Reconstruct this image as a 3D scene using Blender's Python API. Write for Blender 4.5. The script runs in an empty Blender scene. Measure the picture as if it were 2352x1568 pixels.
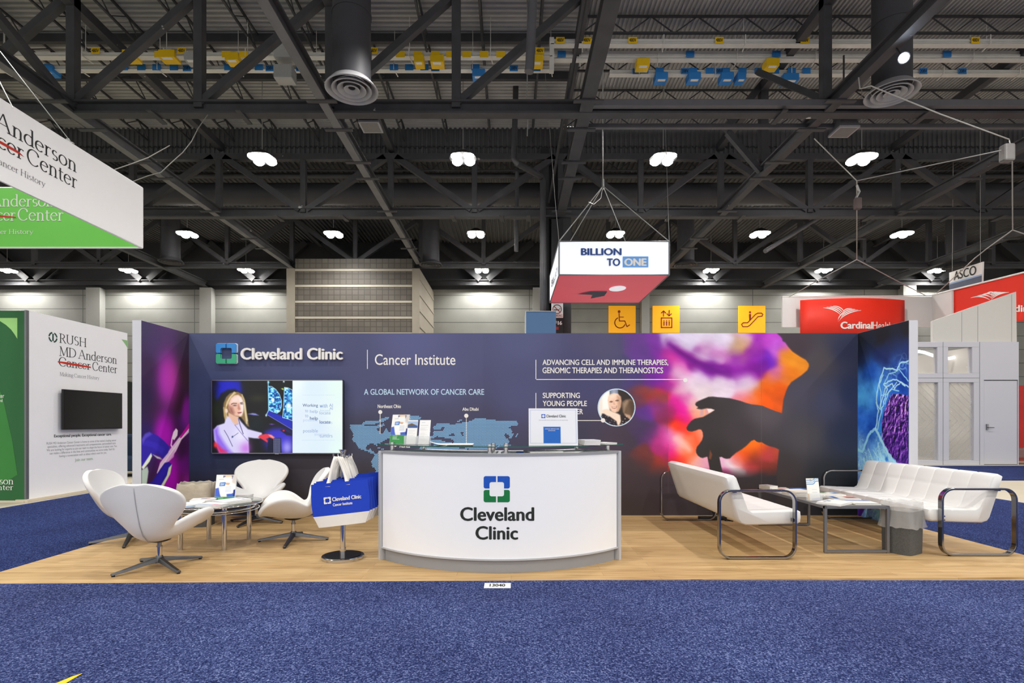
import bpy, bmesh, math, random
import numpy as np
from mathutils import Vector, Matrix

random.seed(7)
SC = bpy.context.scene
COL = SC.collection
PI = math.pi

# ---------------------------------------------------------------- camera, ambient fill, lamps, exposure
F, CX, CY, EYE = 1240.0, 1174.0, 967.0, 1.264          # focal length and principal point in pixels of the 2352 wide frame
cam = bpy.data.cameras.new('camera')
cam.sensor_width = 36.0
cam.lens = F / 2352 * 36.0
cam.shift_x = (1176 - CX) / 2352
cam.shift_y = (CY - 784) / 2352
cam.clip_end = 200
camo = bpy.data.objects.new('camera', cam)
COL.objects.link(camo)
camo.location = (0, 0, EYE)
camo.rotation_euler = (PI / 2, 0, 0)
SC.camera = camo

world = bpy.data.worlds.new('world')
SC.world = world
world.use_nodes = True
bg = world.node_tree.nodes['Background']
bg.inputs[0].default_value = (1.0, 0.98, 0.96, 1)
bg.inputs[1].default_value = 1.12  # ambient fill added, entering through the open sides of the hall

SC.view_settings.view_transform = 'Standard'
SC.view_settings.look = 'None'
SC.view_settings.gamma = 1.0
SC.view_settings.use_curve_mapping = False
SC.view_settings.exposure = 0.0
SC.cycles.max_bounces = 7
SC.cycles.diffuse_bounces = 3
SC.cycles.glossy_bounces = 3
SC.cycles.transmission_bounces = 6
SC.cycles.transparent_max_bounces = 10
SC.cycles.caustics_reflective = False
SC.cycles.caustics_refractive = False
SC.cycles.sample_clamp_indirect = 4.0
SC.cycles.use_denoising = True
SC.cycles.use_adaptive_sampling = True
SC.cycles.adaptive_threshold = 0.02

LAMP_Z = 9.26
LAMP_POWER = 54.0
LAMP_X = [-13.7, -7.56, -1.46, 4.6, 10.65, 16.65]
LAMP_ROWS = [-8.0, -2.0, 4.0, 10.1, 16.4, 23.0, 28.7]


def lamp_light(x, y, z, power, parent=None):
    l = bpy.data.lights.new('lamp_light', 'SPOT')
    l.energy = power * 12
    l.spot_size = math.radians(150)
    l.spot_blend = 0.6
    l.shadow_soft_size = 0.12
    l.color = (1.0, 0.97, 0.93)
    o = bpy.data.objects.new('lamp_light', l)
    COL.objects.link(o)
    o.location = (x, y, z)
    return o


# ---------------------------------------------------------------- small helpers
def lin(c):
    """'#rrggbb' or (r,g,b) 0..255 in sRGB -> linear rgb tuple"""
    if isinstance(c, str):
        c = tuple(int(c[i:i + 2], 16) for i in (1, 3, 5))
    out = []
    for v in c[:3]:
        v = v / 255.0
        out.append(v / 12.92 if v <= 0.04045 else ((v + 0.055) / 1.055) ** 2.4)
    return tuple(out)


def P(px, py, Y):
    """pixel of the photograph at depth Y -> point in the hall"""
    return Vector(((px - CX) * Y / F, Y, EYE + (CY - py) * Y / F))


def FX(px, Y):
    return (px - CX) * Y / F


def FZ(py, Y):
    return EYE + (CY - py) * Y / F


ROOTM = {}


def tag(o, label=None, cat=None, group=None, kind=None):
    if label:
        o['label'] = label
    if cat:
        o['category'] = cat
    if group:
        o['group'] = group
    if kind:
        o['kind'] = kind
    return o


def thing(name, label, cat, loc=(0, 0, 0), rz=0.0, group=None, kind=None):
    o = bpy.data.objects.new(name, None)
    o.empty_display_size = 0.1
    COL.objects.link(o)
    o.location = loc
    o.rotation_euler = (0, 0, rz)
    ROOTM[o.name] = Matrix.Translation(Vector(loc)) @ Matrix.Rotation(rz, 4, 'Z')
    return tag(o, label, cat, group, kind)


def root_matrix(o):
    while o is not None:
        if o.name in ROOTM:
            return ROOTM[o.name]
        o = o.parent
    return Matrix.Identity(4)


def copy_tree(o, parent=None, loc=None, rz=None, label=None):
    c = o.copy()
    COL.objects.link(c)
    if parent is not None:
        c.parent = parent
    if loc is not None:
        c.location = loc
        c.rotation_euler = (0, 0, rz or 0)
        ROOTM[c.name] = Matrix.Translation(Vector(loc)) @ Matrix.Rotation(rz or 0, 4, 'Z')
    if label:
        c['label'] = label
    for ch in list(o.children):
        copy_tree(ch, c)
    return c


class MB:
    def __init__(self):
        self.v = []
        self.f = []

    def add(self, vs, fs):
        b = len(self.v)
        self.v += [tuple(p) for p in vs]
        self.f += [tuple(i + b for i in q) for q in fs]
        return self

    def box(self, x0, x1, y0, y1, z0, z1, m=None):
        vs = [Vector(p) for p in ((x0, y0, z0), (x1, y0, z0), (x1, y1, z0), (x0, y1, z0),
                                  (x0, y0, z1), (x1, y0, z1), (x1, y1, z1), (x0, y1, z1))]
        if m is not None:
            vs = [m @ p for p in vs]
        return self.add(vs, [(3, 2, 1, 0), (4, 5, 6, 7), (0, 1, 5, 4), (1, 2, 6, 5), (2, 3, 7, 6), (3, 0, 4, 7)])

    def cbox(self, c, s, m=None):
        return self.box(c[0] - s[0] / 2, c[0] + s[0] / 2, c[1] - s[1] / 2, c[1] + s[1] / 2, c[2] - s[2] / 2, c[2] + s[2] / 2, m)

    def quad(self, a, b, c, d):
        return self.add([a, b, c, d], [(0, 1, 2, 3)])

    def ngon(self, pts):
        return self.add(pts, [tuple(range(len(pts)))])

    def bar(self, p0, p1, w, h, up=(0, 0, 1)):
        """rectangular bar from p0 to p1: w across, h along 'up'"""
        p0 = Vector(p0); p1 = Vector(p1)
        d = (p1 - p0).normalized()
        up = Vector(up)
        if abs(d.dot(up)) > 0.98:
            up = Vector((0, 1, 0))
        s = d.cross(up).normalized()
        u = s.cross(d).normalized()
        vs = []
        for p in (p0, p1):
            for a, b in ((-1, -1), (1, -1), (1, 1), (-1, 1)):
                vs.append(p + s * (a * w / 2) + u * (b * h / 2))
        return self.add(vs, [(0, 1, 2, 3), (7, 6, 5, 4), (0, 4, 5, 1), (1, 5, 6, 2), (2, 6, 7, 3), (3, 7, 4, 0)])

    def ibeam(self, p0, p1, w, h, t=0.03):
        p0 = Vector(p0); p1 = Vector(p1)
        self.bar(p0, p1, t, h - 0.004)
        o = Vector((0, 0, h / 2 - t / 2))
        self.bar(p0 + o, p1 + o, w, t)
        self.bar(p0 - o, p1 - o, w, t)
        return self

    def cyl(self, p0, p1, r, n=16, r2=None, cap=True):
        p0 = Vector(p0); p1 = Vector(p1)
        r2 = r if r2 is None else r2
        d = (p1 - p0).normalized()
        a = Vector((1, 0, 0)) if abs(d.x) < 0.9 else Vector((0, 1, 0))
        s = d.cross(a).normalized()
        u = s.cross(d)
        vs = []
        for p, rr in ((p0, r), (p1, r2)):
            for k in range(n):
                t = 2 * PI * k / n
                vs.append(p + (s * math.cos(t) + u * math.sin(t)) * rr)
        fs = [(k, (k + 1) % n, n + (k + 1) % n, n + k) for k in range(n)]
        if cap:
            fs += [tuple(range(n - 1, -1, -1)), tuple(range(n, 2 * n))]
        return self.add(vs, fs)

    def tube(self, path, r, n=8, closed=False):
        path = [Vector(p) for p in path]
        m = len(path)
        prev = None
        rings = []
        for i, p in enumerate(path):
            if closed:
                d = path[(i + 1) % m] - path[i - 1]
            else:
                d = path[min(i + 1, m - 1)] - path[max(i - 1, 0)]
            d.normalize()
            if prev is None:
                a = Vector((0, 0, 1)) if abs(d.z) < 0.9 else Vector((1, 0, 0))
                s = d.cross(a).normalized()
            else:
                s = (prev - d * prev.dot(d)).normalized()
            prev = s
            u = d.cross(s)
            rr = r[i] if isinstance(r, (list, tuple)) else r
            rings.append([p + (s * math.cos(2 * PI * k / n) + u * math.sin(2 * PI * k / n)) * rr for k in range(n)])
        vs = [q for ring in rings for q in ring]
        fs = []
        for i in range(m if closed else m - 1):
            j = (i + 1) % m
            for k in range(n):
                fs.append((i * n + k, i * n + (k + 1) % n, j * n + (k + 1) % n, j * n + k))
        if not closed:
            fs += [tuple(range(n - 1, -1, -1)), tuple((m - 1) * n + k for k in range(n))]
        return self.add(vs, fs)

    def ribbon(self, path, side, w, t):
        """flat bar swept along a closed/open path: width w along 'side', thickness t in the path's plane"""
        path = [Vector(p) for p in path]
        side = Vector(side).normalized()
        m = len(path)
        vs = []
        for i, p in enumerate(path):
            d = (path[(i + 1) % m] - path[i - 1]).normalized()
            nrm = d.cross(side).normalized()
            for a, b in ((-1, -1), (1, -1), (1, 1), (-1, 1)):
                vs.append(p + side * (a * w / 2) + nrm * (b * t / 2))
        fs = []
        for i in range(m):
            j = (i + 1) % m
            for k in range(4):
                fs.append((i * 4 + k, i * 4 + (k + 1) % 4, j * 4 + (k + 1) % 4, j * 4 + k))
        return self.add(vs, fs)

    def lathe(self, prof, c=(0, 0, 0), n=32):
        c = Vector(c)
        vs = []
        for (r, z) in prof:
            for k in range(n):
                t = 2 * PI * k / n
                vs.append(c + Vector((r * math.cos(t), r * math.sin(t), z)))
        fs = []
        for i in range(len(prof) - 1):
            for k in range(n):
                fs.append((i * n + k, i * n + (k + 1) % n, (i + 1) * n + (k + 1) % n, (i + 1) * n + k))
        return self.add(vs, fs)

    def prism(self, poly, fn, t0, t1):
        """polygon (2D) extruded; fn(a, b, depth) -> point"""
        n = len(poly)
        vs = [fn(a, b, t0) for a, b in poly] + [fn(a, b, t1) for a, b in poly]
        fs = [tuple(range(n - 1, -1, -1)), tuple(range(n, 2 * n))]
        fs += [(i, (i + 1) % n, n + (i + 1) % n, n + i) for i in range(n)]
        return self.add(vs, fs)

    def build(self, name, mat, parent=None, smooth=False, bevel=0.0, local=False, subsurf=0, solid=0.0, auto=None):
        me = bpy.data.meshes.new(name)
        vs = self.v
        if parent is not None and not local:
            mi = root_matrix(parent).inverted()
            vs = [mi @ Vector(p) for p in vs]
        me.from_pydata([tuple(p) for p in vs], [], self.f)
        me.validate()
        bm = bmesh.new()
        bm.from_mesh(me)
        bmesh.ops.recalc_face_normals(bm, faces=bm.faces)
        bm.to_mesh(me)
        bm.free()
        o = bpy.data.objects.new(name, me)
        COL.objects.link(o)
        if mat is not None:
            me.materials.append(mat)
        if smooth:
            me.polygons.foreach_set('use_smooth', [True] * len(me.polygons))
        if auto:
            me.polygons.foreach_set('use_smooth', [True] * len(me.polygons))
            me.set_sharp_from_angle(angle=math.radians(auto))
        if parent is not None:
            o.parent = parent
        if solid:
            md = o.modifiers.new('solid', 'SOLIDIFY'); md.thickness = solid; md.offset = 0
        if bevel:
            md = o.modifiers.new('bevel', 'BEVEL'); md.width = bevel; md.segments = 2; md.limit_method = 'ANGLE'
        if subsurf:
            md = o.modifiers.new('sub', 'SUBSURF'); md.levels = subsurf; md.render_levels = subsurf
        return o


# ---------------------------------------------------------------- materials
def pm(name, col, rough=0.5, metal=0.0, var=0.06, scale=12.0, bump=0.0, bscale=200.0, spec=0.5, emit=None, estr=0.0,
       alpha=1.0, trans=0.0, ior=1.45, stretch=(1, 1, 1), linear=False):
    m = bpy.data.materials.new(name)
    m.use_nodes = True
    nt = m.node_tree
    b = nt.nodes['Principled BSDF']
    c = col if linear else lin(col)
    tc = nt.nodes.new('ShaderNodeTexCoord')
    mp = nt.nodes.new('ShaderNodeMapping')
    mp.inputs['Scale'].default_value = stretch
    nt.links.new(tc.outputs['Object'], mp.inputs['Vector'])
    nz = nt.nodes.new('ShaderNodeTexNoise')
    nz.inputs['Scale'].default_value = scale
    nz.inputs['Detail'].default_value = 4
    nt.links.new(mp.outputs['Vector'], nz.inputs['Vector'])
    mix = nt.nodes.new('ShaderNodeMix')
    mix.data_type = 'RGBA'
    lo = tuple(max(0, x * (1 - var)) for x in c) + (1,)
    hi = tuple(min(1, x * (1 + var)) for x in c) + (1,)
    mix.inputs['A'].default_value = lo
    mix.inputs['B'].default_value = hi
    nt.links.new(nz.outputs['Fac'], mix.inputs['Factor'])
    nt.links.new(mix.outputs['Result'], b.inputs['Base Color'])
    b.inputs['Roughness'].default_value = rough
    b.inputs['Metallic'].default_value = metal
    b.inputs['Specular IOR Level'].default_value = spec
    b.inputs['IOR'].default_value = ior
    b.inputs['Alpha'].default_value = alpha
    b.inputs['Transmission Weight'].default_value = trans
    if emit is not None:
        b.inputs['Emission Color'].default_value = lin(emit) + (1,)
        b.inputs['Emission Strength'].default_value = estr
    if bump:
        n2 = nt.nodes.new('ShaderNodeTexNoise')
        n2.inputs['Scale'].default_value = bscale
        n2.inputs['Detail'].default_value = 3
        nt.links.new(mp.outputs['Vector'], n2.inputs['Vector'])
        bp = nt.nodes.new('ShaderNodeBump')
        bp.inputs['Strength'].default_value = bump
        bp.inputs['Distance'].default_value = 0.01
        nt.links.new(n2.outputs['Fac'], bp.inputs['Height'])
        nt.links.new(bp.outputs['Normal'], b.inputs['Normal'])
    return m


def paint_mat(name, rough=0.6, emission=0.0, spec=0.3):
    """material that shows the colours printed on a graphic (colour attribute 'print')"""
    m = bpy.data.materials.new(name)
    m.use_nodes = True
    nt = m.node_tree
    b = nt.nodes['Principled BSDF']
    at = nt.nodes.new('ShaderNodeAttribute')
    at.attribute_name = 'print'
    b.inputs['Roughness'].default_value = rough
    b.inputs['Specular IOR Level'].default_value = spec
    if emission:
        b.inputs['Base Color'].default_value = (0.01, 0.01, 0.01, 1)
        nt.links.new(at.outputs['Color'], b.inputs['Emission Color'])
        b.inputs['Emission Strength'].default_value = emission
    else:
        nt.links.new(at.outputs['Color'], b.inputs['Base Color'])
    return m


M = {}
M['chrome'] = pm('chrome', (205, 205, 208), 0.08, 1.0, 0.03)
M['steel'] = pm('brushed_steel', (150, 150, 154), 0.3, 1.0, 0.05)
M['alu'] = pm('dark_aluminium', (96, 96, 98), 0.35, 0.9, 0.06)
M['black'] = pm('black_plastic', (18, 18, 19), 0.4)
M['blackmatte'] = pm('black_matte', (26, 26, 28), 0.7)
M['leather'] = pm('white_leather', (226, 225, 222), 0.45, 0, 0.02, 6, 0.05, 90)
M['signwhite'] = pm('white_sign_fabric', (252, 251, 251), 0.6, 0, 0.01, 3, emit=(255, 254, 252), estr=0.10)  # faint glow added to brighten the hanging sign's white face
M['white'] = pm('white_laminate', (236, 236, 236), 0.4, 0, 0.02)
M['whitewall'] = pm('white_wall_panel', (246, 246, 248), 0.6, 0, 0.02, 3)
M['paper'] = pm('white_paper', (240, 239, 236), 0.7, 0, 0.02)
M['greypaint'] = pm('grey_laminate', (150, 152, 156), 0.45, 0, 0.03)
M['lightgrey'] = pm('light_grey_laminate', (190, 192, 196), 0.45, 0, 0.03)
M['frame_grey'] = pm('grey_metal_frame', (120, 122, 126), 0.4, 0.6, 0.04)
M['truss'] = pm('charcoal_steel_paint', (66, 66, 69), 0.6, 0.0, 0.35, 3.0, spec=0.4)
nt_ = M['truss'].node_tree                     # worn white paint chips
_n = nt_.nodes.new('ShaderNodeTexNoise'); _n.inputs['Scale'].default_value = 2.6; _n.inputs['Detail'].default_value = 6
_r = nt_.nodes.new('ShaderNodeValToRGB'); _r.color_ramp.elements[0].position = 0.735; _r.color_ramp.elements[1].position = 0.75
_m = nt_.nodes.new('ShaderNodeMix'); _m.data_type = 'RGBA'; _m.inputs['B'].default_value = (0.5, 0.5, 0.48, 1)
_b = nt_.nodes['Principled BSDF']
_src = _b.inputs['Base Color'].links[0].from_socket
_tc = [n for n in nt_.nodes if n.type == 'TEX_COORD'][0]
nt_.links.new(_tc.outputs['Object'], _n.inputs['Vector'])
nt_.links.new(_n.outputs['Fac'], _r.inputs['Fac'])
nt_.links.new(_r.outputs['Color'], _m.inputs['Factor'])
nt_.links.new(_src, _m.inputs['A'])
nt_.links.new(_m.outputs['Result'], _b.inputs['Base Color'])
M['truss_lt'] = pm('grey_steel_paint', (96, 96, 99), 0.55, 0.0, 0.25, 3.0)
M['deck'] = pm('dark_roof_deck', (182, 181, 178), 0.7, 0, 0.2, 1.5, spec=0.3)
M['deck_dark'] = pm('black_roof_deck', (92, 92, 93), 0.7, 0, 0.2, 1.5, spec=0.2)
M['cord'] = pm('dull_cord', (120, 118, 112), 0.7, 0, 0.1)
M['blackpaint'] = pm('black_paint', (44, 44, 46), 0.6, 0, 0.2, 3)
M['rail'] = pm('pale_busway_metal', (226, 224, 216), 0.4, 0.0, 0.1, 4)
M['yellow'] = pm('yellow_enamel', (245, 200, 20), 0.45, 0, 0.04)
M['bluebox'] = pm('blue_enamel', (45, 130, 205), 0.45, 0, 0.04)
M['navyfab'] = pm('navy_lettering', (22, 58, 125), 0.6, 0, 0.04)
M['cable'] = pm('steel_cable', (175, 175, 172), 0.4, 0.5, 0.05)
M['txtwhite'] = pm('white_print', (242, 240, 236), 0.6, 0, 0.01)
M['txtblack'] = pm('black_print', (38, 42, 40), 0.6, 0, 0.01)
M['txtgrey'] = pm('grey_print', (120, 120, 124), 0.6, 0, 0.01)
M['txtgreen'] = pm('pale_green_print', (170, 195, 165), 0.6, 0, 0.01)
M['redprint'] = pm('red_print', (205, 48, 28), 0.6, 0, 0.02)
M['seam'] = pm('grey_seam', (165, 165, 168), 0.6)


# ---------------------------------------------------------------- lettering
def _mesh2d_from_font(body, bold):
    cu = bpy.data.curves.new('lettering', 'FONT')
    cu.body = body
    cu.size = 1.0
    cu.resolution_u = 4
    ob = bpy.data.objects.new('lettering', cu)
    COL.objects.link(ob)
    dg = bpy.context.evaluated_depsgraph_get()
    dg.update()
    me = bpy.data.meshes.new_from_object(ob.evaluated_get(dg))
    vs = [(v.co.x, v.co.y) for v in me.vertices]
    fs = [tuple(p.vertices) for p in me.polygons]
    bpy.data.objects.remove(ob)
    bpy.data.curves.remove(cu)
    bpy.data.meshes.remove(me)
    if bold:
        V, Fs = [], []
        for k, (dx, dy) in enumerate(((-bold, 0), (bold, 0), (0, 0), (0, bold / 2), (0, -bold / 2))):
            b = len(V)
            V += [(x + dx, y + dy, k) for x, y in vs]
            Fs += [tuple(i + b for i in q) for q in fs]
        return V, Fs
    return [(x, y, 0) for x, y in vs], fs


# stroke font with serifs; a glyph = (advance, strokes, serif bars); a stroke = list of points; arcs built by helper
def _arc(cx, cy, rx, ry, a0, a1, n=14):
    return [(cx + rx * math.cos(math.radians(a0 + (a1 - a0) * i / n)), cy + ry * math.sin(math.radians(a0 + (a1 - a0) * i / n))) for i in range(n + 1)]


def _sf(x, y, w=0.2):
    return [(x - w / 2, y), (x + w / 2, y)]


XH = 0.46
SERIF = {
    'A': (0.70, [[(0.05, 0), (0.33, 0.72)], [(0.33, 0.72), (0.62, 0)], [(0.14, 0.25), (0.51, 0.25)]], [_sf(0.06, 0), _sf(0.61, 0)]),
    'C': (0.68, [_arc(0.36, 0.36, 0.31, 0.36, 42, 318, 22), [(0.59, 0.6), (0.6, 0.5)]], []),
    'D': (0.74, [[(0.13, 0), (0.13, 0.72)], [(0.13, 0.7), (0.32, 0.7)] + _arc(0.32, 0.36, 0.34, 0.34, 90, -90, 18) + [(0.13, 0.02)]], [_sf(0.11, 0), _sf(0.11, 0.71)]),
    'H': (0.76, [[(0.14, 0), (0.14, 0.72)], [(0.62, 0), (0.62, 0.72)], [(0.14, 0.37), (0.62, 0.37)]], [_sf(0.14, 0), _sf(0.14, 0.71), _sf(0.62, 0), _sf(0.62, 0.71)]),
    'M': (0.86, [[(0.12, 0), (0.15, 0.72)], [(0.15, 0.72), (0.43, 0.03)], [(0.43, 0.03), (0.71, 0.72)], [(0.71, 0.72), (0.75, 0)]], [_sf(0.12, 0), _sf(0.75, 0), _sf(0.11, 0.71, 0.12), _sf(0.76, 0.71, 0.12)]),
    'R': (0.64, [[(0.14, 0), (0.14, 0.72)], [(0.14, 0.7), (0.3, 0.7)] + _arc(0.3, 0.53, 0.18, 0.17, 90, -90, 12) + [(0.14, 0.36)], [(0.3, 0.36), (0.58, 0.0), (0.64, 0.0)]], [_sf(0.14, 0), _sf(0.12, 0.71)]),
    'S': (0.5, [_arc(0.26, 0.54, 0.16, 0.17, 40, 270, 16) + _arc(0.26, 0.19, 0.18, 0.18, 90, -140, 16)], []),
    'U': (0.72, [[(0.12, 0.72), (0.12, 0.22)] + _arc(0.36, 0.22, 0.24, 0.22, 180, 360, 14) + [(0.6, 0.72)]], [_sf(0.12, 0.71), _sf(0.6, 0.71)]),
    'a': (0.46, [_arc(0.22, XH - 0.13, 0.14, 0.13, 160, 0, 10) + [(0.36, 0.06), (0.44, 0.01)], _arc(0.2, 0.13, 0.15, 0.13, 70, 340, 16)], []),
    'c': (0.43, [_arc(0.25, XH / 2, 0.2, XH / 2, 45, 315, 18)], []),
    'd': (0.54, [_arc(0.25, XH / 2, 0.2, XH / 2, 50, 310, 18), [(0.42, 0.76), (0.42, 0.0)]], [_sf(0.38, 0.75, 0.1), _sf(0.46, 0.01, 0.1)]),
    'e': (0.46, [[(0.05, 0.27), (0.42, 0.27)] + _arc(0.24, XH / 2, 0.19, XH / 2, 12, 318, 20)], []),
    'g': (0.47, [_arc(0.22, 0.31, 0.15, 0.15, 0, 360, 18), [(0.33, 0.42), (0.45, 0.45)], [(0.14, 0.17), (0.12, 0.06), (0.3, 0.02)] + _arc(0.22, -0.1, 0.19, 0.11, 60, -240, 18)], []),
    'i': (0.27, [[(0.14, 0), (0.14, XH)], [(0.14, 0.62), (0.14, 0.69)]], [_sf(0.14, 0, 0.2), _sf(0.1, XH - 0.01, 0.1)]),
    'k': (0.51, [[(0.12, 0), (0.12, 0.76)], [(0.12, 0.2), (0.4, XH)], [(0.22, 0.27), (0.46, 0.0)]], [_sf(0.12, 0), _sf(0.09, 0.75, 0.1), _sf(0.4, XH, 0.14), _sf(0.46, 0, 0.14)]),
    'n': (0.55, [[(0.13, 0), (0.13, XH)], [(0.13, 0.32)] + _arc(0.275, 0.32, 0.145, 0.135, 160, 0, 12) + [(0.42, 0)]], [_sf(0.13, 0), _sf(0.42, 0), _sf(0.09, XH - 0.01, 0.1)]),
    'o': (0.5, [_arc(0.25, XH / 2, 0.205, XH / 2, 0, 360, 24)], []),
    'r': (0.39, [[(0.13, 0), (0.13, XH)], [(0.13, 0.3)] + _arc(0.27, 0.3, 0.13, 0.15, 170, 50, 10)], [_sf(0.13, 0), _sf(0.09, XH - 0.01, 0.1)]),
    's': (0.38, [_arc(0.19, 0.335, 0.12, 0.115, 40, 270, 12) + _arc(0.19, 0.11, 0.13, 0.11, 90, -140, 12)], []),
    't': (0.33, [[(0.14, 0.6), (0.14, 0.1)] + _arc(0.24, 0.1, 0.1, 0.1, 180, 300, 8)], [[(0.04, XH - 0.02), (0.3, XH - 0.02)]]),
    'y': (0.5, [[(0.07, XH), (0.26, 0.04)], [(0.45, XH), (0.22, -0.08), (0.14, -0.19), (0.05, -0.19)]], [_sf(0.07, XH, 0.16), _sf(0.43, XH, 0.14)]),
    ' ': (0.2, [], []),
}


def _mesh2d_serif(body, wt=0.085, thin=0.032):
    vs, fs = [], []
    x = 0.0
    for ch in body:
        adv, strokes, bars = SERIF.get(ch, SERIF[' '])
        for k, st in enumerate(strokes):
            n = len(st)
            L, Rr = [], []
            for i in range(n):
                a = st[max(i - 1, 0)]
                b = st[min(i + 1, n - 1)]
                dx, dy = b[0] - a[0], b[1] - a[1]
                l = math.hypot(dx, dy) or 1
                dx, dy = dx / l, dy / l
                w = thin + (wt - thin) * abs(dy) ** 1.3
                if ch in 'AMy' and k in (0, 2) and len(st) == 2 and dy > 0.5 and ch != 'y':
                    w = thin * 1.2
                if ch == 'y' and k == 1:
                    w = thin * 1.2
                L.append((x + st[i][0] - dy * w / 2, st[i][1] + dx * w / 2))
                Rr.append((x + st[i][0] + dy * w / 2, st[i][1] - dx * w / 2))
            b0 = len(vs)
            vs += [(a, b, k % 4) for a, b in L + Rr]
            fs += [(b0 + i, b0 + i + 1, b0 + n + i + 1, b0 + n + i) for i in range(n - 1)]
        for br in bars:
            b0 = len(vs)
            (ax, ay), (bx, by) = br
            vs += [(x + ax, ay - 0.02, 5), (x + bx, by - 0.02, 5), (x + bx, by + 0.02, 5), (x + ax, ay + 0.02, 5)]
            fs.append((b0, b0 + 1, b0 + 2, b0 + 3))
        x += adv
    return vs, fs


_TC = {}


def text2d(body, style='sans', bold=0.0):
    key = (body, style, bold)
    if key not in _TC:
        _TC[key] = _mesh2d_serif(body) if style == 'serif' else _mesh2d_from_font(body, bold)
    return _TC[key]


def lettering(mb, body, x0, x1, y0, y1, fn, style='sans', bold=0.0, depth=0.0, base=0.001, fit='both'):
    """put the ink box of 'body' into x0..x1, y0 (top) .. y1 (bottom) of a picture plane; fn(x, y, out) -> point"""
    vs, fs = text2d(body, style, bold)
    if not vs:
        return mb
    xs = [p[0] for p in vs]; ys = [p[1] for p in vs]
    ax, bx, ay, by = min(xs), max(xs), min(ys), max(ys)
    sx = (x1 - x0) / (bx - ax)
    sy = (y1 - y0) / (by - ay)
    pts = [(x0 + (x - ax) * sx, y1 - (y - ay) * sy, base + 0.00025 * l) for x, y, l in vs]
    if depth:
        n = len(pts)
        ed = {}
        for q in fs:
            for i in range(len(q)):
                e = (q[i], q[(i + 1) % len(q)])
                ed[e] = ed.get(e, 0) + 1
        rim = [e for e in ed if (e[1], e[0]) not in ed]
        V = [fn(a, b, o + depth) for a, b, o in pts] + [fn(a, b, base) for a, b, o in pts]
        Fs = list(fs) + [(a, b, b + n, a + n) for a, b in rim]
        mb.add(V, Fs)
    else:
        mb.add([fn(a, b, o) for a, b, o in pts], fs)
    return mb


def rrect(x0, x1, y0, y1, r, n=5):
    pts = []
    for cx, cy, a in ((x1 - r, y1 - r, 0), (x0 + r, y1 - r, 90), (x0 + r, y0 + r, 180), (x1 - r, y0 + r, 270)):
        for i in range(n + 1):
            t = math.radians(a + 90 * i / n)
            pts.append((cx + r * math.cos(t), cy + r * math.sin(t)))
    return pts


def logo_quads(x0, x1, y0, y1):
    """four rounded brackets round an open square (picture plane, y down): returns [top-left, top-right, bottom-left, bottom-right]"""
    s = (x1 - x0) / 212.0
    sv = (y1 - y0) / 212.0
    tl = []
    L = [(100, 0), (100, 48), (62, 48), (54, 51), (49, 56), (47, 64), (47, 100), (14, 100), (5, 97), (0, 88), (0, 14), (4, 5), (14, 0)]
    out = []
    for fx, fy in ((0, 0), (1, 0), (0, 1), (1, 1)):
        pts = []
        for a, b in L:
            a = 212 - a if fx else a
            b = 212 - b if fy else b
            pts.append((x0 + a * s, y0 + b * sv))
        out.append(pts)
    return out


# ---------------------------------------------------------------- painting of printed graphics (numpy, flat prints)
def lin_np(a):
    a = np.clip(a, 0, 1)
    return np.where(a <= 0.04045, a / 12.92, ((a + 0.055) / 1.055) ** 2.4)


def hexa(c):
    if isinstance(c, str):
        return np.array([int(c[i:i + 2], 16) / 255.0 for i in (1, 3, 5)])
    return np.array(c) / 255.0


class Canvas:
    """picture plane of colours sampled at grid positions (X, Y: picture coordinates, y down)"""

    def __init__(self, xs, ys, col):
        self.X, self.Y = np.meshgrid(np.asarray(xs, float), np.asarray(ys, float))
        self.c = np.zeros(self.X.shape + (3,)) + hexa(col)

    def over(self, a, col):
        a = np.clip(a, 0, 1)[..., None]
        self.c = self.c * (1 - a) + a * (hexa(col) if isinstance(col, (str, tuple, list)) else col)
        return self

    def blob(self, cx, cy, rx, ry, col, a=1.0, rot=0.0, p=1.0):
        t = math.radians(rot)
        dx, dy = self.X - cx, self.Y - cy
        u = (dx * math.cos(t) + dy * math.sin(t)) / rx
        v = (-dx * math.sin(t) + dy * math.cos(t)) / ry
        return self.over(a * np.exp(-((u * u + v * v) ** p)), col)

    def mask(self, poly, soft=1.5):
        return poly_mask(self.X, self.Y, poly, soft)

    def poly(self, poly, col, soft=1.5, a=1.0):
        return self.over(a * self.mask(poly, soft), col)

    def line(self, pts, w, col, soft=1.2, a=1.0):
        d = np.full(self.X.shape, 1e9)
        for (x0, y0), (x1, y1) in zip(pts[:-1], pts[1:]):
            d = np.minimum(d, seg_dist(self.X, self.Y, x0, y0, x1, y1))
        return self.over(a * np.clip((w / 2 + soft / 2 - d) / soft, 0, 1), col)

    def idw(self, pts, p=3.2, warp=None):
        X, Y = self.X, self.Y
        if warp is not None:
            X = X + warp[0]; Y = Y + warp[1]
        num = np.zeros(self.c.shape); den = np.zeros(X.shape)
        for x, y, c in pts:
            w = 1.0 / (((X - x) ** 2 + (Y - y) ** 2) ** (p / 2) + 20.0 ** p * 0.05)
            num += w[..., None] * hexa(c)
            den += w
        return num / den[..., None]

    def gauss(self, pts, sig, warp=None):
        X, Y = self.X, self.Y
        if warp is not None:
            X = X + warp[0]; Y = Y + warp[1]
        num = np.zeros(self.c.shape); den = np.zeros(X.shape)
        for x, y, c in pts:
            d2 = ((X - x) ** 2 + (Y - y) ** 2) / (2 * sig * sig)
            w = np.exp(-d2) + 1e-4 / (1 + d2) ** 2
            num += w[..., None] * hexa(c)
            den += w
        return num / den[..., None]

    def noise(self, s, seed=0, oct=4):
        return fbm(self.X / s, self.Y / s, seed, oct)


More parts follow.
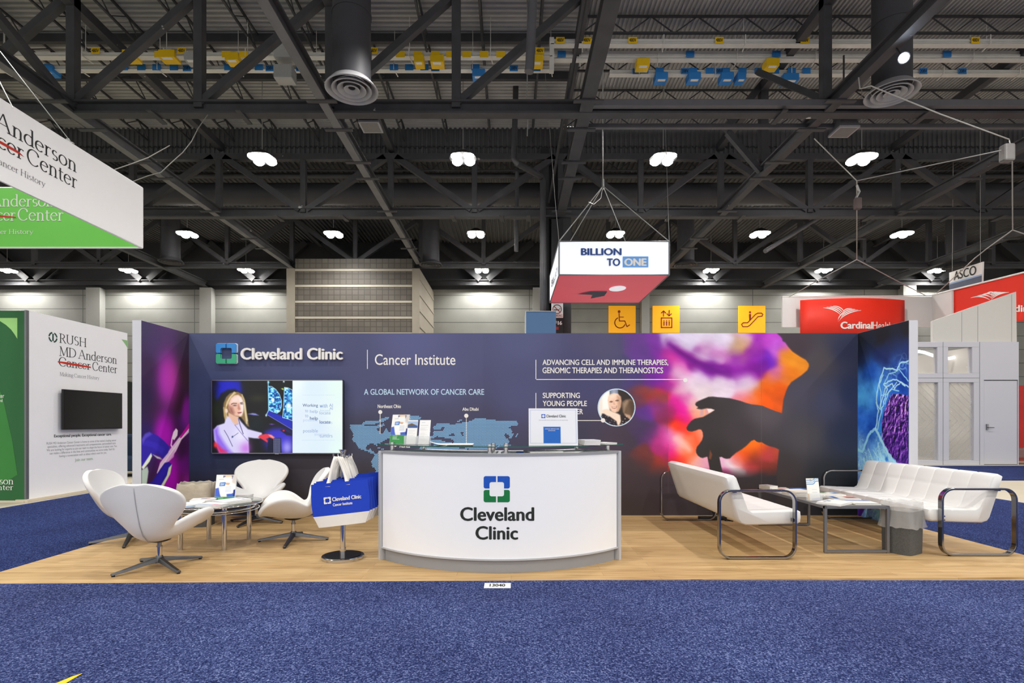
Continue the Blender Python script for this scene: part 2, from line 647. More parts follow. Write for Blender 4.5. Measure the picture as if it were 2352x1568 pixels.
def seg_dist(X, Y, x0, y0, x1, y1):
    dx, dy = x1 - x0, y1 - y0
    l = dx * dx + dy * dy or 1e-9
    t = np.clip(((X - x0) * dx + (Y - y0) * dy) / l, 0, 1)
    return np.hypot(X - x0 - t * dx, Y - y0 - t * dy)


def poly_mask(X, Y, poly, soft):
    ins = np.zeros(X.shape, bool)
    d = np.full(X.shape, 1e9)
    n = len(poly)
    for i in range(n):
        x0, y0 = poly[i]
        x1, y1 = poly[(i + 1) % n]
        d = np.minimum(d, seg_dist(X, Y, x0, y0, x1, y1))
        if y0 != y1:
            c = ((Y >= min(y0, y1)) & (Y < max(y0, y1)))
            xi = x0 + (Y - y0) * (x1 - x0) / (y1 - y0)
            ins ^= c & (X < xi)
    sd = np.where(ins, d, -d)
    return np.clip(0.5 + sd / (2 * soft), 0, 1)


def fbm(X, Y, seed=0, oct=4):
    out = np.zeros(X.shape); amp = 0.5
    for o in range(oct):
        rng = np.random.RandomState(seed * 31 + o)
        tab = rng.rand(64, 64)
        xi = np.floor(X).astype(int); yi = np.floor(Y).astype(int)
        fx = X - xi; fy = Y - yi
        fx = fx * fx * (3 - 2 * fx); fy = fy * fy * (3 - 2 * fy)
        a = tab[yi % 64, xi % 64]; b = tab[yi % 64, (xi + 1) % 64]
        c = tab[(yi + 1) % 64, xi % 64]; d = tab[(yi + 1) % 64, (xi + 1) % 64]
        out += amp * ((a * (1 - fx) + b * fx) * (1 - fy) + (c * (1 - fx) + d * fx) * fy)
        X = X * 2.03 + 7.1; Y = Y * 2.03 + 3.7; amp *= 0.5
    return out


def print_mesh(name, cv, fn, mat, parent, gain=1.0, mask=None):
    """mesh of a painted canvas; fn(x, y) -> point. mask(x, y)-> bool keeps faces"""
    ny, nx = cv.X.shape
    mi = root_matrix(parent).inverted()
    vs = [tuple(mi @ Vector(fn(float(x), float(y)))) for x, y in zip(cv.X.ravel(), cv.Y.ravel())]
    fs = []
    keep = mask(cv.X, cv.Y) if mask is not None else None
    for j in range(ny - 1):
        b = j * nx
        for i in range(nx - 1):
            if keep is not None and not (keep[j, i] and keep[j + 1, i + 1] and keep[j, i + 1] and keep[j + 1, i]):
                continue
            fs.append((b + i, b + nx + i, b + nx + i + 1, b + i + 1))
    me = bpy.data.meshes.new(name)
    me.from_pydata(vs, [], fs)
    at = me.color_attributes.new('print', 'FLOAT_COLOR', 'POINT')
    col = np.ones((ny * nx, 4), np.float32)
    col[:, :3] = lin_np(cv.c.reshape(-1, 3)) * gain
    at.data.foreach_set('color', col.ravel())
    me.materials.append(mat)
    o = bpy.data.objects.new(name, me)
    COL.objects.link(o)
    o.parent = parent
    return o


MP = paint_mat('printed_fabric', 0.65)
MPG = paint_mat('printed_gloss', 0.35)

# ---------------------------------------------------------------- floor materials
def node_mat(name):
    m = bpy.data.materials.new(name)
    m.use_nodes = True
    nt = m.node_tree
    b = nt.nodes['Principled BSDF']
    tc = nt.nodes.new('ShaderNodeTexCoord')
    return m, nt, b, tc


def ramp(nt, stops):
    r = nt.nodes.new('ShaderNodeValToRGB')
    e = r.color_ramp.elements
    while len(e) < len(stops):
        e.new(0.5)
    for el, (p, c) in zip(e, stops):
        el.position = p
        el.color = lin(c) + (1,)
    return r


def carpet_material(name, stops):
    m, nt, b, tc = node_mat(name)
    n1 = nt.nodes.new('ShaderNodeTexNoise'); n1.inputs['Scale'].default_value = 100; n1.inputs['Detail'].default_value = 5; n1.inputs['Roughness'].default_value = 0.75
    n2 = nt.nodes.new('ShaderNodeTexNoise'); n2.inputs['Scale'].default_value = 1.1; n2.inputs['Detail'].default_value = 5
    nt.links.new(tc.outputs['Object'], n1.inputs['Vector'])
    nt.links.new(tc.outputs['Object'], n2.inputs['Vector'])
    r = ramp(nt, stops)
    nt.links.new(n1.outputs['Fac'], r.inputs['Fac'])
    mx = nt.nodes.new('ShaderNodeMix'); mx.data_type = 'RGBA'; mx.blend_type = 'MULTIPLY'
    mx.inputs['Factor'].default_value = 0.55
    r2 = ramp(nt, [(0.3, (165, 160, 180)), (0.7, (255, 255, 255))])
    nt.links.new(n2.outputs['Fac'], r2.inputs['Fac'])
    nt.links.new(r.outputs['Color'], mx.inputs['A'])
    nt.links.new(r2.outputs['Color'], mx.inputs['B'])
    nt.links.new(mx.outputs['Result'], b.inputs['Base Color'])
    b.inputs['Roughness'].default_value = 0.95
    b.inputs['Specular IOR Level'].default_value = 0.1
    bp = nt.nodes.new('ShaderNodeBump'); bp.inputs['Strength'].default_value = 0.8; bp.inputs['Distance'].default_value = 0.01
    nt.links.new(n1.outputs['Fac'], bp.inputs['Height'])
    nt.links.new(bp.outputs['Normal'], b.inputs['Normal'])
    return m


def wood_material():
    m, nt, b, tc = node_mat('maple_laminate_planks')
    br = nt.nodes.new('ShaderNodeTexBrick')
    br.offset = 0.37
    br.inputs['Scale'].default_value = 1.0
    br.inputs['Brick Width'].default_value = 1.2
    br.inputs['Row Height'].default_value = 0.1
    br.inputs['Mortar Size'].default_value = 0.0012
    br.inputs['Mortar Smooth'].default_value = 0.3
    br.inputs['Color1'].default_value = lin((206, 175, 127)) + (1,)
    br.inputs['Color2'].default_value = lin((193, 160, 112)) + (1,)
    br.inputs['Mortar'].default_value = lin((150, 116, 78)) + (1,)
    nt.links.new(tc.outputs['Object'], br.inputs['Vector'])
    mp = nt.nodes.new('ShaderNodeMapping'); mp.inputs['Scale'].default_value = (1.6, 28, 1)
    nt.links.new(tc.outputs['Object'], mp.inputs['Vector'])
    n = nt.nodes.new('ShaderNodeTexNoise'); n.inputs['Scale'].default_value = 1.5; n.inputs['Detail'].default_value = 7; n.inputs['Distortion'].default_value = 0.5
    nt.links.new(mp.outputs['Vector'], n.inputs['Vector'])
    r = ramp(nt, [(0.3, (196, 180, 160)), (0.5, (245, 240, 234)), (0.7, (255, 255, 255))])
    nt.links.new(n.outputs['Fac'], r.inputs['Fac'])
    mx = nt.nodes.new('ShaderNodeMix'); mx.data_type = 'RGBA'; mx.blend_type = 'MULTIPLY'; mx.inputs['Factor'].default_value = 0.75
    nt.links.new(br.outputs['Color'], mx.inputs['A'])
    nt.links.new(r.outputs['Color'], mx.inputs['B'])
    nt.links.new(mx.outputs['Result'], b.inputs['Base Color'])
    b.inputs['Roughness'].default_value = 0.5
    b.inputs['Specular IOR Level'].default_value = 0.25
    return m


def panel_material(name, c1, mortar, bw, rh, ms, off=0.0, var=None, rough=0.6):
    m, nt, b, tc = node_mat(name)
    sp = nt.nodes.new('ShaderNodeSeparateXYZ')
    ad = nt.nodes.new('ShaderNodeMath'); ad.operation = 'ADD'
    cb = nt.nodes.new('ShaderNodeCombineXYZ')
    nt.links.new(tc.outputs['Object'], sp.inputs[0])
    nt.links.new(sp.outputs['X'], ad.inputs[0])
    nt.links.new(sp.outputs['Y'], ad.inputs[1])
    nt.links.new(ad.outputs[0], cb.inputs['X'])
    nt.links.new(sp.outputs['Z'], cb.inputs['Y'])
    br = nt.nodes.new('ShaderNodeTexBrick')
    br.offset = off
    br.inputs['Scale'].default_value = 1
    br.inputs['Brick Width'].default_value = bw
    br.inputs['Row Height'].default_value = rh
    br.inputs['Mortar Size'].default_value = ms
    br.inputs['Mortar Smooth'].default_value = 0.1
    c2 = var or c1
    br.inputs['Color1'].default_value = lin(c1) + (1,)
    br.inputs['Color2'].default_value = lin(c2) + (1,)
    br.inputs['Mortar'].default_value = lin(mortar) + (1,)
    nt.links.new(cb.outputs[0], br.inputs['Vector'])
    n = nt.nodes.new('ShaderNodeTexNoise'); n.inputs['Scale'].default_value = 0.6; n.inputs['Detail'].default_value = 4
    nt.links.new(tc.outputs['Object'], n.inputs['Vector'])
    r = ramp(nt, [(0.3, (225, 225, 225)), (0.7, (255, 255, 255))])
    nt.links.new(n.outputs['Fac'], r.inputs['Fac'])
    mx = nt.nodes.new('ShaderNodeMix'); mx.data_type = 'RGBA'; mx.blend_type = 'MULTIPLY'; mx.inputs['Factor'].default_value = 1
    nt.links.new(br.outputs['Color'], mx.inputs['A'])
    nt.links.new(r.outputs['Color'], mx.inputs['B'])
    nt.links.new(mx.outputs['Result'], b.inputs['Base Color'])
    b.inputs['Roughness'].default_value = rough
    return m


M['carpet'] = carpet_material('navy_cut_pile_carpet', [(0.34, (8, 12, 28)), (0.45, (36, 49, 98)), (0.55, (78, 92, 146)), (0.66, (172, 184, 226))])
M['carpet_side'] = carpet_material('navy_cut_pile_carpet_shaded', [(0.34, (5, 8, 22)), (0.45, (24, 36, 84)), (0.55, (50, 66, 122)), (0.66, (120, 138, 192))])  # same carpet, with darker pile shading and light angle put into the colour
M['wood'] = wood_material()
M['concrete'] = pm('pale_sealed_concrete', (196, 186, 166), 0.55, 0, 0.10, 2.0)
M['hallwall'] = panel_material('grey_wall_panels', (152, 153, 147), (96, 97, 93), 6.1, 0.74, 0.02)
M['tower'] = panel_material('square_stone_tiles', (92, 87, 80), (72, 68, 62), 0.28, 0.245, 0.018, var=(104, 98, 90))
M['concrete_frame'] = pm('pale_concrete_frame', (150, 143, 130), 0.7, 0, 0.1, 3)
M['stripe'] = pm('cream_stone_strip', (178, 171, 156), 0.6, 0, 0.05)

# ---------------------------------------------------------------- the hall
WY = 7.222                      # front face of the booth's back wall
YF = 4.28                       # front edge of the booth floor
FARY = 29.5
DECKZ = 11.8
HC = 8.66                       # truss bottom chords

o = MB().box(-45, 45, -14, 34, -0.2, -0.012).build('floor', M['concrete'])
tag(o, kind='structure')

# aisle carpets: one continuous blue carpet laid round the booth
cp = MB()
cp.box(-18, 18, -9, YF, -0.012, 0.004)
tag(cp.build('floor_carpet', M['carpet']), kind='structure')
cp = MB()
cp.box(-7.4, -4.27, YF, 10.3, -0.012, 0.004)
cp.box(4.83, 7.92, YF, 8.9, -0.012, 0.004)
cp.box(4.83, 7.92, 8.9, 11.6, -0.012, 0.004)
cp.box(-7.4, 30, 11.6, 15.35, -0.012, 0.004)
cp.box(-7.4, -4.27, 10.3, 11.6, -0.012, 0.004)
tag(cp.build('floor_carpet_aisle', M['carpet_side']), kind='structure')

# booth floor: wood look planks
wf = MB()
wf.v += [(-4.27, YF - 0.10, -0.012), (4.83, YF + 0.09, -0.012), (4.83, WY + 1.2, -0.012), (-4.27, WY + 1.2, -0.012),
         (-4.27, YF - 0.10, 0.0055), (4.83, YF + 0.09, 0.0055), (4.83, WY + 1.2, 0.0055), (-4.27, WY + 1.2, 0.0055)]
wf.f += [(3, 2, 1, 0), (4, 5, 6, 7), (0, 1, 5, 4), (1, 2, 6, 5), (2, 3, 7, 6), (3, 0, 4, 7)]
tag(wf.build('floor_planks', M['wood']), kind='structure')

# roof deck: corrugated, ribs across on the left bay, ribs along on the right bay
def corrugated(mb, along, a0, a1, b0, b1, z, pitch=0.3, d=0.08):
    prof = []
    t = a0
    while t < a1:
        prof += [(t, z), (t + pitch * 0.45, z), (t + pitch * 0.55, z - d), (t + pitch * 0.92, z - d)]
        t += pitch
    prof.append((a1, z))
    b = len(mb.v)
    for (a, zz) in prof:
        for c in (b0, b1):
            mb.v.append((c, a, zz) if along == 'x' else (a, c, zz))
    for i in range(len(prof) - 1):
        mb.f.append((b + 2 * i, b + 2 * i + 1, b + 2 * i + 3, b + 2 * i + 2))


dk = MB()
corrugated(dk, 'x', -12, 19.3, -34, 1.75, DECKZ, 0.17, 0.05)
corrugated(dk, 'y', 1.75, 40, -12, 19.3, DECKZ, 0.115, 0.05)
tag(dk.build('ceiling', M['deck']), kind='structure')
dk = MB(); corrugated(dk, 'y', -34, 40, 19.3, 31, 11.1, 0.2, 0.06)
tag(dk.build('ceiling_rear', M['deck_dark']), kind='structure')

fs_ = MB()                       # corrugated fascia between the two roof levels
prof = []
t = -34.0
while t < 40:
    prof += [(t, 19.35), (t + 0.07, 19.35), (t + 0.09, 19.39), (t + 0.15, 19.39)]
    t += 0.17
for (x, y) in prof:
    fs_.v += [(x, y, FZ(357, 19.35)), (x, y, DECKZ)]
for i in range(len(prof) - 1):
    fs_.f.append((2 * i, 2 * i + 1, 2 * i + 3, 2 * i + 2))
fs_.bar((-34, 19.33, FZ(357, 19.35)), (40, 19.33, FZ(357, 19.35)), 0.1, 0.1)
tag(fs_.build('ceiling_fascia', M['deck_dark']), kind='structure')

# joists and purlins under the deck
jo = MB()
for k in range(14):
    x = -19 + 1.52 * k
    if x > 1:
        break
    jo.bar((x, -10, DECKZ - 0.55), (x, 19.2, DECKZ - 0.55), 0.05, 0.05)
    jo.bar((x, -10, DECKZ - 0.12), (x, 19.2, DECKZ - 0.12), 0.05, 0.05)
    y = 8.5
    while y < 19:
        jo.bar((x, y, DECKZ - 0.55), (x, y + 0.6, DECKZ - 0.12), 0.025, 0.025)
        jo.bar((x, y + 0.6, DECKZ - 0.12), (x, y + 1.2, DECKZ - 0.55), 0.025, 0.025)
        y += 1.2
for y in (14.6, 16.2, 17.8):
    jo.bar((-34, y, DECKZ - 0.2), (1.75, y, DECKZ - 0.2), 0.12, 0.22)
for y in (13.9, 15.4, 17.0, 18.4):
    jo.bar((1.75, y, DECKZ - 0.55), (40, y, DECKZ - 0.55), 0.05, 0.05)
    jo.bar((1.75, y, DECKZ - 0.12), (40, y, DECKZ - 0.12), 0.05, 0.05)
    x = 1.8
    while x < 24:
        jo.bar((x, y, DECKZ - 0.55), (x + 0.6, y, DECKZ - 0.12), 0.025, 0.025)
        jo.bar((x + 0.6, y, DECKZ - 0.12), (x + 1.2, y, DECKZ - 0.55), 0.025, 0.025)
        x += 1.2
for y in (20.1, 22.2, 23.8):
    jo.bar((-34, y, 10.6), (40, y, 10.6), 0.05, 0.05)
    x = -22
    while x < 24:
        jo.bar((x, y, 10.6), (x + 0.5, y, 11.0), 0.025, 0.025)
        jo.bar((x + 0.5, y, 11.0), (x + 1.0, y, 10.6), 0.025, 0.025)
        x += 1.0
tag(jo.build('ceiling_joists', M['truss']), kind='structure')


def beam_pair(mb, p0, p1, w, h):
    mb.ibeam(p0, p1, w, h, 0.04)


# trusses running away from the camera
TX = [-16.5, -10.38, -4.28, 1.75, 7.45, 13.7, 19.8]
for i, x in enumerate(TX):
    t = MB()
    w = 0.30 if x == 1.75 else 0.22
    end = FARY if x not in (-4.28, -10.38) else (24.9 if x == -4.28 else FARY)
    t.ibeam((x, 4, HC), (x, end, HC), w, 0.30, 0.045)
    if x == 1.75:
        t.bar((x - 0.42, 4, HC + 0.3), (x - 0.42, 19, HC + 0.3), 0.05, 0.06)
        t.bar((x - 0.36, 4, HC + 0.42), (x - 0.36, 19, HC + 0.42), 0.03, 0.03)
    t.bar((x, 4, 11.3), (x, end, 11.3 if end < 20 else 10.9), 0.2, 0.24)
    if x == -10.38:
        t.bar((x, 6.7, 11.2), (x, 12.8, HC), 0.16, 0.16)
    # clamp plates under the chord
    for yy in (12.2, 13.4, 15.1, 16.1, 18.6, 21.4, 22.6):
        if yy < end:
            t.bar((x - 0.34, yy, HC - 0.17), (x + 0.34, yy, HC - 0.17), 0.12, 0.03)
    tag(t.build('roof_truss', M['truss']), kind='structure')

M['flange'] = pm('pale_grey_flange', (112, 112, 114), 0.5, 0, 0.25, 2.5)  # paler grey than the truss, for the strip under the chord
for x in (-4.28, -10.38):
    t = MB(); t.bar((x, 4, HC - 0.157), (x, 24.9 if x > -5 else 29, HC - 0.157), 0.2, 0.012)
    tag(t.build('roof_truss_flange', M['flange']), kind='structure')

# trusses running across
XS = [-22.6, -19.5, -16.5, -13.45, -10.38, -7.38, -4.28, -1.3, 1.75, 4.6, 7.45, 10.6, 13.7, 16.7, 19.8, 22.8]
t = MB()
Y = 12.8
t.ibeam((-23, Y, HC), (24, Y, HC), 0.26, 0.32, 0.05)
t.bar((-23, Y, 11.5), (24, Y, 11.5), 0.2, 0.24)
for i, x in enumerate(XS[1:-1]):
    if x < 1.7 or x in (7.45, 13.7, 19.8):
        t.bar((x, Y, HC), (x, Y, 11.4), 0.2, 0.2)
    if x < 1.7:
        t.bar((x, Y, HC + 0.1), (XS[i + 2], Y, 11.4), 0.17, 0.17)
for px in (360, 560, 1790, 2120):
    t.bar((FX(px, Y), Y - 0.3, HC - 0.19), (FX(px, Y), Y + 0.3, HC - 0.19), 0.12, 0.03)
tag(t.build('roof_truss', M['truss']), kind='structure')
t = MB()
t.bar((1.9, 12.55, HC - 0.03), (24, 12.55, HC - 0.03), 0.14, 0.14)
t.bar((1.9, 13.5, HC - 0.03), (24, 13.5, HC - 0.03), 0.1, 0.1)
tag(t.build('roof_truss_rail', M['truss_lt']), kind='structure')

t = MB()
Y = 19.2
zt = FZ(362, Y)
t.ibeam((-26, Y, HC), (27, Y, HC), 0.26, 0.34, 0.05)
t.bar((-26, Y, zt), (27, Y, zt), 0.2, 0.2)
for i in range(1, len(XS) - 1, 1):
    x = XS[i]
    t.bar((x, Y, HC), (x, Y, zt), 0.18, 0.18)
    if i % 2 == 1:
        t.bar((x - 0.12, Y, HC + 0.1), (XS[i - 1] + 0.2, Y, zt), 0.2, 0.2)
        t.bar((x + 0.12, Y, HC + 0.1), (XS[i + 1] - 0.2, Y, zt), 0.2, 0.2)
for px in (640, 790, 1040, 1151, 1213, 1402, 1532, 1700, 1990, 2170, 2290):
    t.bar((FX(px, Y), Y - 0.35, HC - 0.2), (FX(px, Y) + 0.05, Y + 0.25, HC - 0.2), 0.14, 0.03)
tag(t.build('roof_truss', M['truss']), kind='structure')

t = MB()
Y = 25.6
t.ibeam((-32, Y, HC), (33, Y, HC), 0.22, 0.26, 0.05)
for i in range(0, len(XS)):
    t.bar((XS[i], Y, HC), (XS[i], Y, 11), 0.18, 0.18)
    if i % 2 == 1 and i + 1 < len(XS):
        t.bar((XS[i], Y, HC + 0.1), (XS[i - 1], Y, 10.9), 0.2, 0.2)
        t.bar((XS[i], Y, HC + 0.1), (XS[i + 1], Y, 10.9), 0.2, 0.2)
tag(t.build('roof_truss', M['truss']), kind='structure')

t = MB()
Y = 29.2
t.ibeam((-38, Y, 8.75), (38, Y, 8.75), 0.22, 0.3, 0.05)
for k in range(-6, 7):
    xm = -1.46 + 6.1 * k
    t.bar((xm - 0.2, Y, 8.9), (xm - 2.6, Y, 10.9), 0.3, 0.3)
    t.bar((xm + 0.2, Y, 8.9), (xm + 2.6, Y, 10.9), 0.3, 0.3)
tag(t.build('roof_truss', M['blackpaint']), kind='structure')

t = MB()
t.bar(P(1906, 235, 12.8), P(1740, 165, 14.2), 0.14, 0.14)
t.bar(P(1753, 190, 16), P(1753, 374, 16), 0.22, 0.22)
t.bar(P(1671, 304, 16), P(1747, 393, 16), 0.16, 0.16)
t.bar(P(1665, 298, 16), P(1753, 190, 16), 0.2, 0.2)
tag(t.build('roof_brace', M['truss']), kind='structure')

# far wall with pilasters, the tiled tower and the upper dark band
w = MB()
w.box(-40, -10.1, FARY, FARY + 0.3, -0.01, FZ(662, FARY))
w.box(-4.4, 40, FARY, FARY + 0.3, -0.01, FZ(664, FARY))
tag(w.build('wall_far', M['hallwall']), kind='structure')
w = MB()
w.box(-40, 40, FARY + 0.1, FARY + 0.4, FZ(664, FARY) - 0.3, 11.1)
w.box(-40, 40, FARY - 0.15, FARY + 0.1, FZ(664, FARY) - 0.02, FZ(664, FARY) + 0.25)
tag(w.build('wall_far_upper', M['blackpaint']), kind='structure')
for a, b_ in ((197, 229), (458, 485), (1224, 1240), (1474, 1492), (2075, 2105)):
    w = MB()
    w.box(FX(a, 29.1), FX(b_, 29.1), 29.1, 29.5, -0.01, FZ(655 if a > 2000 else 660, 29.1))
    tag(w.build('wall_pilaster', pm('pilaster_paint', (160, 161, 156), 0.6)), kind='structure')
TY = 25.0
w = MB()
w.box(FX(678, TY), FX(947, TY), TY, 29.5, -0.01, FZ(594, TY))
tag(w.build('wall_tower', M['tower']), kind='structure')
w = MB()
for k in range(9):
    z = FZ(620, TY) - 0.735 * k
    if z > 0.2:
        w.box(FX(678, TY), FX(947, TY), TY - 0.02, TY, z - 0.05, z + 0.05)
tag(w.build('wall_tower_trim', M['stripe']), kind='structure')
w = MB()
w.box(FX(659, TY), FX(678, TY), TY - 0.05, 29.5, -0.01, FZ(617, TY))
w.box(FX(947, TY), FX(964, TY), TY - 0.05, 29.5, -0.01, FZ(617, TY))
for k in range(9):
    z = FZ(640, TY) - 0.735 * k
    if z > 0.2:
        w.box(FX(964, TY), FX(964, TY) + 0.03, TY - 0.05, 29.4, z - 0.05, z + 0.05)
tag(w.build('wall_tower_piers', M['concrete_frame']), kind='structure')

# roof column by the hanging sign
CYY = 19.2
cl = MB()
x0, x1 = FX(1243, CYY), FX(1312, CYY)
cl.ibeam((0, 0, 0), (0, 0, 0.01), 0.1, 0.1)
cl.v, cl.f = [], []
cl.box(x0, x0 + 0.28, CYY + 0.02, CYY + 0.9, -0.01, 11)
cl.box(x1 - 0.42, x1, CYY + 0.02, CYY + 0.9, -0.01, 11)
cl.box(x0, x1, CYY + 0.4, CYY + 0.5, -0.01, 11)
cl.box(x0 + 0.05, x0 + 0.18, CYY - 0.1, CYY, -0.01, 9.6)
tag(cl.build('wall_column', M['blackpaint']), kind='structure')
cl = MB()
cl.box(FX(1266, CYY), FX(1293, CYY), CYY - 0.1, CYY + 0.4, -0.01, FZ(505, CYY))
tag(cl.build('wall_column_casing', M['blackmatte']), kind='structure')

# ---------------------------------------------------------------- high-bay lamps
LM = bpy.data.materials.new('lamp_glow')
LM.use_nodes = True
LB = LM.node_tree.nodes['Principled BSDF']
LB.inputs['Base Color'].default_value = (0.9, 0.9, 0.9, 1)
LB.inputs['Emission Color'].default_value = (1, 0.98, 0.94, 1)
LB.inputs['Emission Strength'].default_value = 60
LM.cycles.emission_sampling = 'NONE'

ORD = {1: 'first', 2: 'second', 3: 'third', 4: 'fourth', 5: 'fifth', 6: 'sixth', 7: 'seventh', 8: 'eighth', 9: 'ninth', 10: 'tenth', 11: 'eleventh', 12: 'twelfth'}
VIS = {16.4: [-7.56, -1.46, 4.62, 10.65], 23.0: [-13.8, -7.57, -1.5, 4.45, 10.6, 16.65], 28.5: [-26.6, -20.2, -14.0, -1.55, 10.55, 16.5, 22.5]}
ROWN = {16.4: 'nearest row', 23.0: 'middle row', 28.5: 'farthest row by the grey wall'}
for yy, xs in VIS.items():
    lamp_proto = None
    for k, x in enumerate(xs):
        lab = 'bright high-bay ceiling lamp, %s from left in the %s' % (ORD[k + 1], ROWN[yy])
        if lamp_proto is None:
            r = thing('high_bay_lamp', lab, 'ceiling lamp', (x, yy, LAMP_Z), 0, 'high-bay lamps under the roof')
            h = MB()
            h.lathe([(0, 0.20), (0.12, 0.20), (0.28, 0.10), (0.42, 0.0), (0.41, -0.02), (0.0, -0.01)], (0, 0, 0), 20)
            h.build('housing', M['blackmatte'], r, local=True, auto=40)
            for q in range(4):
                a = PI / 4 + q * PI / 2
                g = MB()
                g.lathe([(0, -0.10), (0.1, -0.09), (0.155, -0.04), (0.155, 0.0)], (0.27 * math.cos(a), 0.27 * math.sin(a), -0.02), 14)
                g.build('led_panel', LM, r, local=True, auto=40)
            top = (DECKZ - 0.06 if yy < 19 else 11.03) - LAMP_Z
            s = MB(); s.cyl((0, 0, 0.18), (0, 0, top), 0.012, 6)
            s.build('suspension_cable', M['cable'], r, local=True)
            lamp_proto = r
        else:
            copy_tree(lamp_proto, None, (x, yy, LAMP_Z), 0, lab)
        lamp_light(x, yy, LAMP_Z - 0.15, LAMP_POWER)
for yy in (-8.0, -2.0, 4.0, 10.1):
    for x in LAMP_X:
        lamp_light(x, yy, LAMP_Z - 0.1, LAMP_POWER)

# spot lamp clamped to a truss on the right
sp = thing('spot_lamp', 'round bluish white spot lamp clamped to the roof truss at upper right', 'spot lamp', P(2077, 133, 10.4))
c = P(2077, 133, 10.4)
h = MB(); h.cyl(c + Vector((0.10, 0.12, 0.1)), c + Vector((-0.03, -0.03, -0.02)), 0.08, 20, 0.105)
h.build('housing', M['black'], sp, auto=40)
LM2 = LM.copy(); LM2.name = 'cool_lamp_glow'
LM2.node_tree.nodes['Principled BSDF'].inputs['Emission Color'].default_value = (0.75, 0.85, 1, 1)
LM2.cycles.emission_sampling = 'NONE'
g = MB(); g.cyl(c + Vector((-0.025, -0.025, -0.016)), c + Vector((-0.045, -0.045, -0.03)), 0.085, 20)
g.build('lens', LM2, sp, auto=40)
b_ = MB(); b_.bar(c + Vector((0.05, 0.1, 0.05)), c + Vector((-0.12, 0.1, 0.3)), 0.03, 0.03)
b_.build('bracket', M['black'], sp)

# ---------------------------------------------------------------- round air diffusers on vertical ducts
M['duct'] = pm('dark_duct_metal', (62, 62, 66), 0.6, 0.0, 0.2, 2)
M['diffuser'] = pm('grey_diffuser_metal', (165, 165, 168), 0.4, 0.2, 0.15, 4)
duct_labels = ['large round ceiling diffuser on a dark vertical duct, upper left of centre',
               'large round ceiling diffuser on a dark duct at upper right, beside the spot lamp',
               'small far round diffuser left of the tiled tower, below the white hanging sign',
               'small far round diffuser on a duct right beside the tiled tower',
               'small far round diffuser right of the pink-bottomed hanging sign',
               'small far round diffuser at far right above the red banners']
for k, (px, py, Y) in enumerate(((808, 207, 11.0), (2048, 216, 11.9), (393, 602, 24.7), (990, 609, 24.7), (1575, 609, 24.7), (2195, 614, 24.7))):
    p = P(px, py, Y)
    d = thing('air_diffuser', duct_labels[k], 'air diffuser', p, 0, 'round air diffusers hanging from the roof')
    m_ = MB(); m_.cyl((0, 0, 0.16), (0, 0, 3.7 if Y < 20 else 11.03 - p.z), 0.38, 28)
    m_.cyl((0, 0, 1.5), (0, 0, 1.56), 0.395, 28)
    m_.build('duct', M['duct'], d, local=True, auto=40)
    for r0, r1, z0, z1 in ((0.40, 0.53, 0.16, 0.0), (0.30, 0.40, 0.12, 0.0), (0.18, 0.29, 0.09, 0.0), (0.08, 0.16, 0.06, 0.0)):
        m_ = MB()
        m_.lathe([(r0, z0), (r1 - 0.02, z1 + 0.03), (r1, z1), (r1 - 0.015, z1 - 0.012), (r1 - 0.04, z1), (r0 - 0.01, z0 - 0.02)], (0, 0, 0), 36)
        m_.build('ring', M['diffuser'] if Y < 20 else M['duct'], d, local=True, auto=50)

# square ceiling speakers / boxes
M['speaker'] = pm('grey_speaker_grille', (120, 118, 116), 0.6, 0, 0.1)
for px, py, Y, s, lab, cat in ((852, 292, 13.4, 0.5, 'grey square ceiling speaker below the cross beam under the large left diffuser', 'speaker'),
                               (1938, 303, 13.4, 0.5, 'grey square ceiling speaker below the cross beam at right, above the brightest lamp', 'speaker')):
    p = P(px, py, Y)
    d = thing('ceiling_speaker', lab, cat, p, 0, 'square ceiling speakers')
    m_ = MB()
    a = s / 2
    m_.add([(-a * .6, -a * .6, .45), (a * .6, -a * .6, .45), (a * .6, a * .6, .45), (-a * .6, a * .6, .45), (-a, -a, 0), (a, -a, 0), (a, a, 0), (-a, a, 0)],
           [(0, 1, 2, 3), (0, 4, 5, 1), (1, 5, 6, 2), (2, 6, 7, 3), (3, 7, 4, 0)])
    m_.build('box', M['truss_lt'], d, local=True)
    m_ = MB(); m_.box(-a + .04, a - .04, -a + .04, a - .04, -0.02, 0.0)
    m_.build('grille', M['speaker'], d, local=True)
    m_ = MB(); m_.box(-a, a, -a, a, -0.015, 0.03)
    m_.build('rim', M['diffuser'], d, local=True)
    m_ = MB(); m_.bar((0, 0, 0.4), (0, 0, 1.9), 0.03, 0.03); m_.build('bracket', M['truss'], d, local=True)
M['junction'] = pm('grey_white_enclosure', (176, 176, 172), 0.5, 0, 0.05)
for py, lab in ((125, 'upper grey metal enclosure on the overhead busway at left'), (172, 'lower louvred grey metal enclosure hanging under the overhead busway at left')):
    p = P(655, py, 14.0)
    d = thing('electrical_enclosure', lab, 'electrical box', p)
    m_ = MB(); m_.cbox((0, 0, 0), (0.46, 0.35, 0.34)); m_.build('box', M['junction'], d, local=True, bevel=0.01)
    m_ = MB()
    for q in range(4):
        m_.box(0.23, 0.24, -0.14, 0.14, -0.12 + q * 0.07, -0.09 + q * 0.07)
    m_.build('louvre', M['greypaint'], d, local=True)
    m_ = MB(); m_.bar((-0.1, 0.1, 0.15), (-0.1, 0.1, 0.42), 0.03, 0.03); m_.bar((0.1, 0.1, 0.15), (0.1, 0.1, 0.42), 0.03, 0.03); m_.build('bracket', M['junction'], d, local=True)

